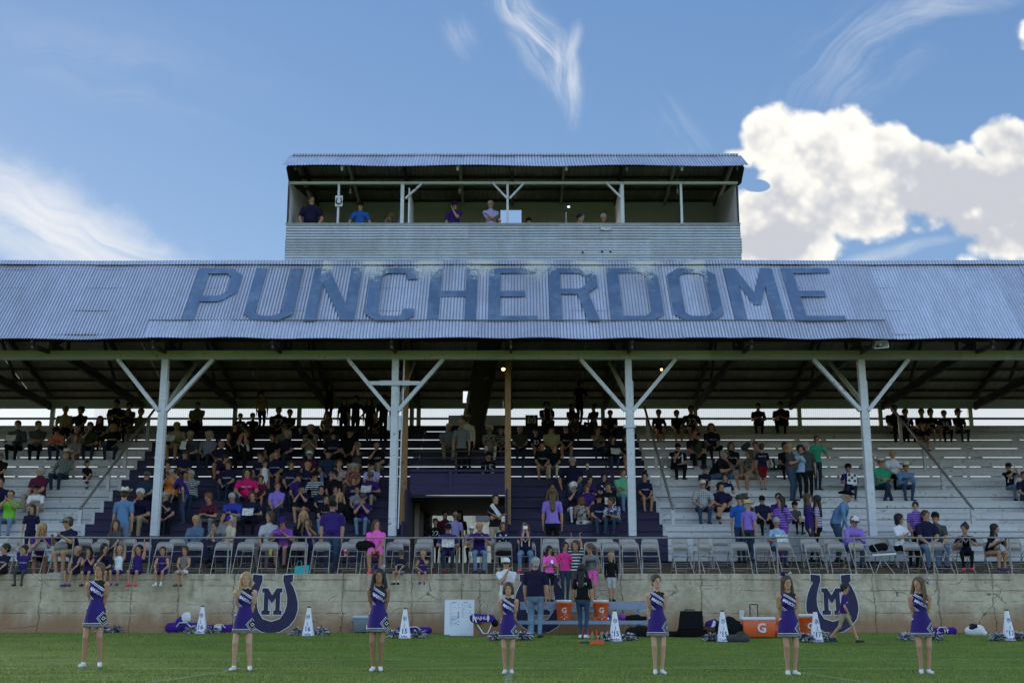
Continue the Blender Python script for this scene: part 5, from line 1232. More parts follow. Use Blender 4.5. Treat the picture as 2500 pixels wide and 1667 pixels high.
# grey-blue cooler with pull handle
def chest(px, py, w, h, body, lid, lab, txt=None, hand=None, cat='cooler'):
    x, y, z = gxy(px, py); t = empty('chest_cooler', lab, cat, (x, y, z)); d = .38
    def rbox(mb, x0, x1, y0, y1, z0, z1, tp=.015, mi=0):
        n = 3; v = []
        for zz, e in ((z0, tp + .01), (z0 + .02, tp), (z1 - .02, 0), (z1, .012)):
            for (cx, cy, a0) in ((x1 - .04, y1 - .04, 0), (x0 + .04, y1 - .04, 90), (x0 + .04, y0 + .04, 180), (x1 - .04, y0 + .04, 270)):
                for j in range(n + 1): an = rad(a0 + 90 * j / n); v.append((cx + (.04 - e) * math.cos(an), cy + (.04 - e) * math.sin(an), zz))
        m = 4 * (n + 1); f = [(i * m + j, i * m + (j + 1) % m, (i + 1) * m + (j + 1) % m, (i + 1) * m + j) for i in range(3) for j in range(m)]
        mb.add(v, f, mi, True); mb.add(v[-m:], [tuple(range(m))], mi); mb.add(v[:m], [tuple(range(m))[::-1]], mi); return mb
    rbox(MB(), -w / 2, w / 2, -d / 2, d / 2, .02, h - .07).build('body', body, t); rbox(MB(), -w / 2 - .012, w / 2 + .012, -d / 2 - .012, d / 2 + .012, h - .068, h, -.002).build('lid', lid, t)
    for s in (-1, 1): MB().tube([(s * (w / 2 + .005), -.10, h - .12), (s * (w / 2 + .04), -.07, h - .15), (s * (w / 2 + .04), .07, h - .15), (s * (w / 2 + .005), .10, h - .12)], .011, 6).build('side_handle', lid, t)
    if hand: MB().tube([(hand[0], d / 2 + .03, h * .3), (hand[0], d / 2 + .03, hand[2]), (hand[0] + .012, d / 2 + .03, hand[2] + .012), (hand[1] - .012, d / 2 + .03, hand[2] + .012), (hand[1], d / 2 + .03, hand[2]), (hand[1], d / 2 + .03, h * .3)], .013, 6).build('pull_handle', M_black, t)
    if txt:
        v, f = text2d(txt[0], 1, .004, .03); MB().add([(txt[3] + a * txt[1], -d / 2 - .006 + (.0 if c < 0 else -.002), txt[2] + b * txt[1]) for a, b, c in v], f).build('lettering', mat('white_print', (.6, .6, .64)), t)
    return t
M_org = mat('orange_plastic', (.60, .085, .012), .45, var=.12); M_lidw = mat('cooler_lid_white', (.58, .58, .60), .5)
chest(895, 1544, .62, .40, mat('grey_cooler_plastic', (.12, .14, .16), .5), mat('blue_grey_lid', (.30, .42, .52), .5), 'grey cooler with a pale blue lid and tall black pull handle against the wall', ('Islan', .13, .13, .12), (-.17, -.02, .95))
chest(1851, 1556, .70, .44, M_org, M_lidw, 'orange chest cooler with a white lid and a large white G on its front', ('G', .27, .20, .05), (-.11, .06, .70))
def jug(x, y, z, lab, s=1.0, txt=True, skew=0):
    t = empty('drink_cooler', lab, 'cooler', (x, y, z)); t.scale = (s,) * 3
    MB().lathe((0, 0, 0), [(.001, 0), (.175, .0), (.185, .02), (.205, .44), (.215, .45), (.215, .475), (.205, .48)], 28).build('barrel', M_org, t)
    MB().lathe((0, 0, 0), [(.205, .478), (.222, .482), (.222, .535), (.212, .55), (.10, .552), (.001, .552)], 28).build('lid', M_lidw, t)
    for k in (-1, 1): MB().tube([(k * .20, -.05, .42), (k * .245, -.04, .40), (k * .245, .04, .40), (k * .20, .05, .42)], .012, 6).build('handle', M_org, t)
    MB().tube([(0, -.18, .055), (0, -.225, .055), (0, -.235, .03)], .014, 7).build('spigot', M_lidw, t)
    def wrapz(v, f, size, z0, nm, m, off):
        vv = []
        for a, b, c in v:
            zz = z0 + b * size; r = .186 + .019 * zz / .44 + off + (.0015 if c > 0 else 0); an = a * size / r; vv.append((r * math.sin(an), -r * math.cos(an), zz))
        MB().add(vv, f).build(nm, m, t)
    v, f = flat2d([[(-.5, -.5), (-.2, -.5), (0, -.1), (.2, -.5), (.5, -.5), (.22, .1), (.5, .62), (-.5, .62), (-.22, .1)]], .01)
    wrapz(v, f, .24, .20, 'grey_badge', mat('grey_badge', (.25, .25, .26), .6), .002)
    v, f = text2d('G', 1, .01, .03); wrapz(v, f, .19, .27, 'lettering', mat('white_print', (.6, .6, .64)), .006)
    return t
# aluminium bench
BY = 28.35
def mk_bench():
    zu1, zu0, zl1, zl0 = zat(1468, BY), zat(1487, BY), zat(1514, BY - .25), zat(1523, BY - .25); x0, x1 = xat(1270, 1, BY), xat(1580, 1, BY); g0 = gz(BY)
    t = empty('aluminium_bench', 'long blue-grey aluminium team bench with a raised back plank against the wall', 'bench', ((x0 + x1) / 2, BY, g0))
    L = (x1 - x0) / 2; m = mat('blue_grey_aluminium', (.20, .25, .36), .45, .35, var=.2, scale=4)
    MB().box(-L, L, -.02, .24, zu0 - g0, zu1 - g0).build('back_plank', m, t); MB().box(-L - .03, L + .06, -.42, -.12, zl0 - g0, zl1 - g0).build('seat_plank', m, t)
    for k in (-.86, 0, .86):
        MB().box(k * L - .03, k * L + .03, -.30, -.24, 0, zl0 - g0 - .003).box(k * L - .03, k * L + .03, .05, .11, -.02, zu0 - g0 - .003).box(k * L - .028, k * L + .028, -.24, .05, .22, .27).build('leg', m, t)
    return zu1, zl1
BZU, BZL = mk_bench()
yj = BY - .27; jug(xat(1377, BZL, yj), yj, BZL, 'orange drink cooler with a white lid and a G badge on the bench seat', .84); jug(xat(1468, BZL, yj), yj, BZL, 'orange drink cooler half hidden behind the woman in black on the bench seat', .84)
x, y, z = gxy(1975, 1556); jug(x, y, z, 'orange drink cooler standing on the grass behind the second cone from the right', .92)
def carrier(x, y, z, lab, red=False):
    t = empty('bottle_carrier', lab, 'bottle carrier', (x, y, z))
    MB().box(-.15, .15, -.10, .10, 0, .09).build('tray', M_org, t); MB().box(-.012, .012, -.09, .09, .09, .22).tube([(0, -.08, .22), (0, -.05, .27), (0, .05, .27), (0, .08, .22)], .012, 6).build('handle', M_org, t)
    for i, (a, b) in enumerate(((-.09, -.05), (.09, -.05), (-.09, .05), (.09, .05))):
        q = MB().lathe((a, b, .02), [(.001, 0), (.034, 0), (.034, .13), (.026, .15), (.030, .17)], 10).build('bottle', mat('green_bottle', (.05, .20, .10), .4) if not red else mat('clear_bottle', (.35, .36, .38), .3), t)
        MB().lathe((a, b, .02), [(.031, .17), (.031, .19), (.012, .20), (.010, .235), (.001, .236)], 10).build('bottle_cap', M_org, q)
carrier(xat(1467, BZL, yj - .05), yj, BZL, 'orange bottle carrier standing on the bench seat right of the coolers', True)
x, y, z = gxy(1457, 1572); carrier(x, y, z, 'orange bottle carrier with green bottles on the grass in front of the bench')
x, y, z = gxy(1428, 1556); o = MB().lathe((0, 0, 0), [(.001, 0), (.12, 0), (.10, .05), (.05, .20), (.03, .24), (.001, .25)], 12).tube([(-.1, 0, .05), (0, -.1, .18), (.1, 0, .05)], .012, 6).build('training_cone', mat('red_plastic', (.40, .03, .02), .5)); o.location = (x, y, z); tag(o, 'small red marker cone on the grass behind the woman in black', 'cone')
x, y, z = gxy(1424, 1569); t = empty('water_bottle', 'green drink bottle with an orange cap lying on the grass', 'bottle', (x, y, z)); MB().tube([(-.05, 0, .035), (.13, 0, .035)], .033, 10).build('body', mat('green_bottle', (.05, .2, .1)), t); MB().tube([(-.052, 0, .035), (-.085, 0, .035), (-.11, 0, .035)], [.033, .026, .012], 10).build('cap', M_org, t)
def helmetish(x, y, z, lab, mats, s=.11, rz=0):
    o = soft([((0, .0, s), (0, .02, s * 1.1), s, s * .95, 0, 1.1), ((-.01, -s * .8, s * .5), (.01, -s * .9, s * .5), s * .42, s * .4, 1, 1)], .013, .02, 'helmet', mats); o.location = (x, y, z); o.rotation_euler[2] = rz; tag(o, lab, 'helmet')
for i, (px, c, l) in enumerate(((1482, 'rp', 'leftmost purple helmet on the bench seat'), (1500, 'lg', 'grey helmet between the purple ones on the bench seat'), (1519, 'pl', 'rightmost purple helmet on the bench seat beside a black bag'))):
    helmetish(xat(px, BZL, yj), yj, BZL, l, [cmat(c), wh], .075, i)
o = soft([((-.20, 0, .05), (.20, 0, .05), .06, .05, 0, .9), ((-.1, 0, .08), (.05, 0, .1), .05, .04, 0, .9)], .014, .03, 'gear_bag', [bk]); o.location = (xat(1553, BZL, yj), yj, BZL); tag(o, 'small black bag lying at the right end of the bench seat', 'bag')
# black gear cases and bags right of the bench
def opencase(px, py, lab):
    x, y, z = gxy(px, py); t = empty('equipment_case', lab, 'case', (x, y, z)); m = mat('black_case_plastic', (.006, .006, .007), .8, spec=.1)
    MB().box(-.30, .30, -.20, .20, 0, .16).box(-.27, .27, -.215, -.202, .05, .11).build('base', m, t)
    q = MB().add([(-.28, .16, .17), (.28, .16, .17), (.29, .30, .56), (-.20, .30, .56), (-.28, .24, .15), (.28, .24, .15), (.29, .38, .53), (-.20, .38, .53)], [(0, 3, 2, 1), (4, 5, 6, 7), (0, 1, 5, 4), (1, 2, 6, 5), (2, 3, 7, 6), (3, 0, 4, 7)]).build('lid', m, t)
    MB().tube([(-.1, .33, .55), (-.1, .34, .585), (.12, .34, .585), (.12, .33, .55)], .012, 6).build('handle', m, q)
opencase(1690, 1554, 'open black equipment case with its ridged lid up, right of the bench')
def heap(px, py, pts, mats, lab, name='gear_bag', cat='bag', h=.018):
    x, y, z = gxy(px, py); o = soft(pts, h, .03, name, mats); o.location = (x, y, z); tag(o, lab, cat); return o
heap(1564, 1554, [((-.22, 0, .09), (.22, 0, .09), .12, .11, 0, .9), ((-.05, 0, .15), (.1, 0, .16), .09, .08, 0, 1)], [bk], 'low black duffel bag on the grass below the right end of the bench')
heap(1650, 1554, [((-.12, 0, .06), (.12, 0, .06), .07, .07, 0, .9)], [bk], 'small black pouch left of the open equipment case')
heap(1733, 1552, [((-.12, 0, .10), (.08, 0, .14), .12, .12, 0, .9), ((.0, 0, .24), (.12, 0, .30), .10, .08, 1, .9), ((.05, -.05, .2), (.1, -.05, .3), .05, .04, 2, .9)], [cmat('br'), cmat('pu'), wh], 'heap of brown footballs and purple cloth beside the open case', 'ball_heap', 'sports gear')
heap(1782, 1556, [((-.12, 0, .20), (.14, 0, .18), .20, .19, 0, .7), ((0, 0, .34), (.05, 0, .34), .12, .1, 0, .7)], [bk], 'tall black backpack behind the third cone from the right')
heap(1800, 1566, [((-.16, 0, .07), (.18, 0, .08), .08, .09, 0, .9), ((.05, 0, .14), (.12, 0, .16), .07, .06, 1, .9)], [cmat('dg'), cmat('og')], 'dark green bag and cloth lying in front of the black backpack')
x, y, z = gxy(1812, 1545); o = MB().tube([(0, 0, 0), (0, 0, .50)], .048, 12).tube([(0, 0, .42), (.02, -.02, .52)], .055, 10).build('paper_roll', mat('white_paper', (.6, .61, .62), .8)); o.location = (x, y, z); tag(o, 'white roll standing between the black bags and the orange chest cooler', 'roll')
heap(1902, 1554, [((-.08, 0, .12), (.08, 0, .12), .12, .12, 0, .7), ((0, 0, .30), (0, 0, .4), .05, .04, 0, .9)], [M_org], 'orange cup dispenser partly hidden behind the cheerleader with the big bow', 'dispenser', 'dispenser')
# whiteboard and box
def board():
    x, y, z = gxy(1121, 1549); z1 = zat(1463, y); t = empty('roster_board', 'white roster board with columns of small writing leaning on the wall', 'board', (x, y, z)); H = z1 - z; w = .335
    M_ = Matrix.Rotation(rad(-7), 4, 'X') @ Matrix.Shear('XZ', 4, (.04, 0)) if False else Matrix.Rotation(rad(-7), 4, 'X')
    MB().box(-w, w, 0, .02, 0, H).xf(M_).build('panel', mat('whiteboard', (.62, .64, .72), .35, var=.03), t)
    MB().box(-w - .012, -w, -.006, .024, -.01, H + .01).box(w, w + .012, -.006, .024, -.01, H + .01).box(-w, w, -.006, .024, H, H + .012).box(-w, w, -.006, .024, -.012, 0).xf(M_).build('frame', mat('aluminium_frame', (.4, .4, .42), .4, .5), t)
    R = random.Random(5); ink = mat('black_marker', (.09, .09, .12), .8); mb = MB()
    for c0 in (-.17, .10):
        mb.box(c0 - .01, c0 + .10, -.003, 0, H - .055, H - .045); zz = H - .085
        while zz > (.38 if c0 > 0 else .20):
            xx = c0 - .05
            while xx < c0 + .12:
                l = R.uniform(.01, .035); mb.box(xx, xx + l, -.002, 0, zz, zz + R.uniform(.004, .009)); xx += l + R.uniform(.006, .018)
                if R.random() < .18: break
            if R.random() < .35: mb.box(c0 + .13, c0 + .165, -.002, 0, zz - .004, zz + .010)
            zz -= .0235
    mb.box(-.19, -.08, -.003, 0, .335, .345); mb.xf(M_); mb.build('roster_writing', ink, t)
    x, y, z = gxy(1140, 1552); o = MB().add([(-.38, -.06, .0), (.40, -.03, .0), (.40, .05, .0), (-.36, .04, .0), (-.38, -.06, .02), (.40, -.03, .02), (.40, .05, .02), (-.36, .04, .02)], [(0, 3, 2, 1), (4, 5, 6, 7), (0, 1, 5, 4), (1, 2, 6, 5), (2, 3, 7, 6), (3, 0, 4, 7)]).build('paper_sheet', mat('white_paper', (.6, .61, .62))); o.location = (x, y - .1, z + .012); tag(o, 'flat white paper sheets lying on the grass below the roster board', 'paper')
    x, y, z = gxy(1178, 1552); t = empty('cardboard_box', 'brown cardboard box behind the purple shoulder bag', 'box', (x, y, z)); MB().box(-.20, .20, -.14, .14, 0, .30).build('body', mat('cardboard', (.20, .12, .065), .85, var=.15), t); MB().box(-.19, .0, -.28, -.142, .295, .30).box(.0, .19, .142, .25, .295, .30).build('flap', mat('cardboard', (.2, .12, .065)), t)
    t = empty('shoulder_bag', 'purple shoulder bag with white straps and lettering draped over the cardboard box', 'bag', (x - .02, y - .03, z + .30)); soft([((-.17, 0, .09), (.20, 0, .07), .10, .10, 0, .9), ((.22, 0, .03), (.30, .0, -.02), .09, .08, 2, .8)], .014, .02, 'body', [pu, wh, bk], t)
    v, f = text_cached('MAJHLH', .015); MB().add([(.0 + a * .10, -.102 - (c > 0) * .002, .09 + b * .10) for a, b, c in v], f).build('lettering', mat('white_print', (.6, .6, .64)), t)
    MB().tube([(-.17, -.10, .13), (-.10, -.13, -.04), (.04, -.17, -.24), (.14, -.15, -.24), (.22, -.10, -.05)], .016, 6).build('strap', wh, t); MB().box(-.20, -.17, -.112, -.10, .02, .18).build('white_band', wh, t); MB().box(.13, .16, -.112, -.10, .02, .16).build('white_band', wh, t)
board()
# things on chairs and platform
def cup(x, y, z, lab, c='red', s=1.0):
    t = empty('paper_cup', lab, 'cup', (x, y, z)); t.scale = (s,) * 3
    MB().lathe((0, 0, 0), [(.001, 0), (.030, 0), (.043, .145), (.046, .15)], 16).build('cup', mat('white_paper', (.6, .61, .62)) if c != 'green' else mat('lime_cup', (.30, .48, .08), .5), t); MB().lathe((0, 0, 0), [(.0345, .04), (.0415, .12)], 16).build('printed_band', mat('red_cup_print', (.5, .04, .05), .5) if c == 'red' else mat('yellow_cup_print', (.5, .35, .05), .5), t)
    MB().lathe((0, 0, 0), [(.047, .148), (.047, .158), (.001, .16)], 16).build('lid', mat('cup_lid', (.5, .5, .52), .4), t); MB().tube([(.01, 0, .158), (.018, 0, .22)], .004, 5).build('straw', mat('straw', (.55, .5, .5), .5), t)
sf = WZ + .449
def fx(px): return xat(px, sf, FRONT_Y - .1)
cup(fx(660), FRONT_Y - .1, sf, 'lime green drink cup on a folding chair between two empty ones', 'green'); cup(fx(843), FRONT_Y - .1, sf, 'white and red drink cup on the folding chair left of the woman in pink'); cup(xat(1217, WZ, FRONT_Y), FRONT_Y - .1, WZ, 'pale drink cup on the platform under the chair by the seated man in purple', 'x')
cup(xat(1220, PBZ + .03, PBY), PBY + .08, PBZ + .033, 'white and red drink cup on the press box counter beside the grey-bearded man', 'red')
o = MB().lathe((0, 0, 0), [(.001, 0), (.033, 0), (.033, .12), (.024, .125)], 14).build('drink_can', mat('red_can', (.45, .02, .02), .35, .4)); o.location = (xat(1086, WZ, WY + .3), WY + .3, WZ + .004); tag(o, 'small red drink can standing on the platform edge by brown boots', 'can')
o = MB().lathe((0, 0, 0), [(.001, 0), (.033, 0), (.033, .12), (.024, .125)], 14).build('drink_can', mat('blue_can', (.08, .10, .35), .35, .4)); o.location = (xat(974, PBZ, PBY), PBY + .08, PBZ + .033); tag(o, 'blue and red drink can on the press box counter by the left window post', 'can')
def tote():
    x = xat(737, WZ, FRONT_Y - .15); t = empty('tote_bag', 'turquoise tote bag on the platform under a folding chair', 'bag', (x, FRONT_Y - .22, WZ)); m = mat('turquoise_cloth', (.03, .32, .32), .8, var=.2)
    MB().add([(-.17, -.05, 0), (.17, -.05, 0), (.19, -.02, .22), (-.16, -.02, .20), (-.17, .05, 0), (.17, .05, 0), (.19, .03, .22), (-.16, .03, .20)], [(0, 1, 2, 3), (5, 4, 7, 6), (4, 0, 3, 7), (1, 5, 6, 2), (0, 4, 5, 1), (3, 2, 6, 7)]).build('body', m, t)
    MB().tube([(-.12, -.02, .2), (-.09, -.02, .32), (-.02, -.02, .33), (.0, -.02, .2)], .010, 6).build('handle', m, t)
tote()
def lapbag(px, z, y, lab, pts=None, m=None, name='handbag'):
    o = soft(pts or [((-.13, 0, .10), (.12, 0, .09), .12, .11, 0, .8), ((-.02, 0, .18), (.05, 0, .17), .06, .05, 0, .8)], .016, .03, name, [m or bk]); o.location = (xat(px, z, y), y, z); tag(o, lab, 'bag'); return o
lapbag(893, sf + .14, FRONT_Y - .22, 'big black handbag on the lap of the woman in the pink polo')
lapbag(1228, sf, FRONT_Y, 'black jacket heap on the folding chair in front of the woman in the baseball tee', [((-.14, 0, .05), (.14, 0, .06), .07, .08, 0, .8)], None, 'jacket')
lapbag(2145, WZ + .184 + .449, BACK_Y - .02, 'black bag on the back-row chair behind the rolled paper', [((-.14, 0, .07), (.14, 0, .10), .10, .11, 0, .8)])
o = MB().tube([(-.29, -.0, 0), (.29, 0, .035)], .030, 12).build('paper_roll', mat('white_paper', (.6, .61, .62))); o.location = (xat(2155, sf + .05, FRONT_Y), FRONT_Y - .12, WZ + .46); tag(o, 'long white paper roll across a leaning folding chair', 'roll')
t = empty('folded_chair', 'half-folded beige chair standing askew behind the railing, holding a white paper roll', 'chair', (xat(2158, WZ, FRONT_Y), FRONT_Y, WZ)); MB().tube([(-.24, -.1, .01), (-.02, .0, .42), (.0, .02, .5)], .0115, 6).build('leg', M_chairf, t); MB().tube([(.24, -.1, .01), (-.08, .02, .50), (-.22, .06, .78)], .0115, 6).build('leg', M_chairf, t)
# seat cushions with horseshoe marks and small bags on the bleachers
def cushion(px, k, lab, mark=True, w=.21, lean=0):
    y, z = rowY(k) + .16, rowZ(k); x = xat(px, z, y); t = empty('stadium_seat', lab, 'seat cushion', (x, y, z)); t['group'] = 'black stadium seat cushions on the bleachers'
    MB().box(-w, w, -.03, .03, .01, .40).xf(Matrix.Rotation(rad(-12 + lean), 4, 'X')).build('back_pad', mat('black_seat_cloth', (.012, .012, .018), .8), t); MB().box(-w, w, -.30, -.02, .0, .05).build('seat_pad', mat('black_seat_cloth', (.012, .012, .018)), t)
    if mark:
        es, lm = emblem_parts; mb = MB(); s_ = .00062
        for sp in (es(0), lm(0)):
            v, f = flat2d([sp], .002); mb.add([(a * s_, -.036 - c, .36 - b * s_) for a, b, c in v], f)
        mb.xf(Matrix.Rotation(rad(-12 + lean), 4, 'X')); mb.build('horseshoe_mark', mat('white_print', (.5, .5, .54)), t)
cushion(1400, 3, 'black stadium seat with a white horseshoe left of the woman in the white top'); cushion(1658, 5, 'black stadium seat with a horseshoe below the man in black on the white bleachers'); cushion(1877, 5, 'black stadium seat with a white M horseshoe behind the boy in red shorts'); cushion(1757, 5, 'black stadium seat with a white M behind the navy-shirted pair'); cushion(1298, 10, 'black stadium seat with a horseshoe on the top row left of the spiky-haired man')
def rowbag(px, k, c, lab, pts=None):
    o = soft(pts or [((-.10, 0, .09), (.10, 0, .09), .10, .09, 0, .9)], .018, .03, 'bag', [cmat(c)]); o.location = (xat(px, rowZ(k), rowY(k) + .15), rowY(k) + .15, rowZ(k)); tag(o, lab, 'bag')
rowbag(1912, 5, 'dg', 'dark grey bag on the white bleachers left of the standing blonde woman'); rowbag(1520, 2, 'lg', 'white plastic bag on the purple bleachers beside the flowered shirt', [((-.05, 0, .10), (.06, 0, .08), .08, .09, 0, .9)]); rowbag(1855, 1, 'kh', 'khaki bag on the row between the straw-hatted man and the purple blouse'); rowbag(2113, 5, 'lg', 'clear plastic bag beside the white column on the right'); rowbag(1700, 5, 'lg', 'white plastic bag right of the stadium seat on the white bleachers', [((-.05, 0, .07), (.08, 0, .06), .07, .07, 0, .9)])
rowbag(1822, 7, 'dg', 'dark folded jacket standing on the row above the flowered dress', [((-.06, 0, .12), (.06, 0, .22), .11, .10, 0, .7)])
for px, k, l in ((1434, 5, 'white cup on the purple bleachers above the jersey wearer'), (2048, 4, 'white cup left of the person with the checkered sign'), (1897, 7, 'small cup on the white bleachers behind the standing blonde woman'), (733, 9, 'white cup on the top row beside the boy in the jersey'), (1233, 9, 'cup on the high row beside the right brown timber post')):
    cup(xat(px, rowZ(k), rowY(k) + .1), rowY(k) + .1, rowZ(k), l, 'x', 1.15)
# horn loudspeaker, lamps, camera, sign, microphone
def horn():
    y = 31.15; x, z = at(2150, 841, y); t = empty('horn_loudspeaker', 'white rectangular horn loudspeaker hanging from the beam at right', 'loudspeaker', (x, y, z)); m = mat('horn_white', (.75, .76, .78), .5)
    def fr(w, h, yy): return [(-w, yy, -h), (w, yy, -h), (w, yy, h), (-w, yy, h)]
    rings = [fr(.205, .105, -.02), fr(.205, .105, .0), fr(.05, .03, .30), fr(.03, .02, .30)]
    inner = [fr(.205, .105, -.02), fr(.185, .088, -.02), fr(.045, .028, .24)]
    mb = MB()
    for L in (rings, inner): v = [p for r in L for p in r]; mb.add(v, [(i * 4 + j, i * 4 + (j + 1) % 4, (i + 1) * 4 + (j + 1) % 4, (i + 1) * 4 + j) for i in range(len(L) - 1) for j in range(4)])
    h = mb.xf(Matrix.Rotation(rad(-4), 4, 'Y')).build('horn', m, t); MB().ball((0, .03, 0), (.035, .05, .03)).build('phase_plug', m, t); MB().tube([(0, .3, 0), (0, .42, 0)], .06, 12).build('driver', mat('horn_driver', (.12, .12, .12), .6), t)
    MB().bar((0, .3, .02), (-.35, .45, .05), .03, .03).bar((-.35, .45, .05), (-.38, .62, -.14), .03, .03).build('bracket', M_darkwood, t)
horn()
for px, py, Y, s, l in ((1229, 901, 34.2, 1.0, 'brightest orange lamp hanging under the roof near the centre'), (1615, 902, 34.6, .55, 'faint lamp under the roof right of the third column'), (2096, 896, 34.6, .55, 'faint lamp under the roof beside the rightmost column')):
    x, z = at(px, py, Y); t = empty('hanging_lamp', l, 'lamp', (x, Y, z)); MB().ball((0, 0, 0), .045 * (1 if s == 1 else .8)).build('bulb', mat('lamp_glow_%d' % (s * 10), (.8, .3, .1), emit=(1, .42, .16, 6 * s * s)), t)
    MB().lathe((0, 0, .0), [(.085, .02), (.06, .07), (.02, .10), (.001, .10)], 14).build('shade', M_darkwood, t); MB().tube([(0, 0, .1), (0, 0, .5)], .008, 5).build('cord', M_darkwood, t)
def pbx(px, y): return xat(px, PBZ + .3, y)
def tripod():
    y = PBY + .55; x = pbx(1382, y); z0 = 11.2; zt = zat(505, y); t = empty('camera_tripod', 'video camera on a tripod behind the press box counter', 'camera', (x, y, z0)); m = M_black; hz = zt - z0
    for a in (0, 2.1, 4.2): MB().tube([(0, 0, hz - .38), (.38 * math.cos(a + .3), .25 * math.sin(a + .3), 0)], .012, 6).build('leg', mat('tripod_metal', (.35, .35, .36), .4, .6), t)
    MB().tube([(0, 0, hz - .45), (0, 0, hz - .12)], .016, 8).build('column', mat('tripod_metal', (.35, .35, .36)), t); c = MB().box(-.045, .04, -.10, .08, hz - .14, hz).build('camera_body', m, t); MB().box(.042, .11, -.10, -.09, hz - .055, hz - .015).build('screen', mat('camera_screen', (.5, .5, .5), .3, emit=(.8, .85, 1, 1.0)), c); MB().tube([(-.0, -.10, hz - .06), (0, -.16, hz - .06)], .03, 10).build('lens', m, c)
tripod()
def sign():
    y = PBY - .03; x0, z0 = at(818, 504, y); x1, z1 = at(837, 478, y); t = empty('horseshoe_sign', 'white paper sign with a black horseshoe on the press box post', 'sign', ((x0 + x1) / 2, y, z0)); w = (x1 - x0) / 2; h = z1 - z0
    MB().box(-w, w, -.006, .0, 0, h).build('sheet', mat('white_paper', (.6, .61, .62)), t); es, lm = emblem_parts; mb = MB(); s_ = h / 542 * .66
    v, f = flat2d([es(4)], .0015); mb.add([(a * s_, -.009 - c, h * .80 - b * s_) for a, b, c in v], f); mb.build('horseshoe_print', M_black, t)
sign()
for px_, py_, l in ((855, 470, 'press box cable lamp left'), (1122, 462, 'press box cable lamp centre')):
    pass
for px_, l in ((855, 'small white bulb hanging in the press box above the man in the blue shirt'), (1122, 'small white bulb hanging in the press box above the announcer'), (1654, 'small white bulb hanging in the empty right end of the press box')):
    y = PBY + .9; x, z = at(px_, 470, y); t = empty('hanging_bulb', l, 'lamp', (x, y, z)); MB().ball((0, 0, 0), (.035, .035, .05)).build('bulb', mat('unlit_bulb', (.45, .46, .42), .4), t); MB().tube([(0, 0, .04), (0, 0, .10)], .028, 8).tube([(0, 0, .1), (.01, 0, .6)], .007, 5).build('cord', mat('horn_white', (.5, .5, .5)), t)
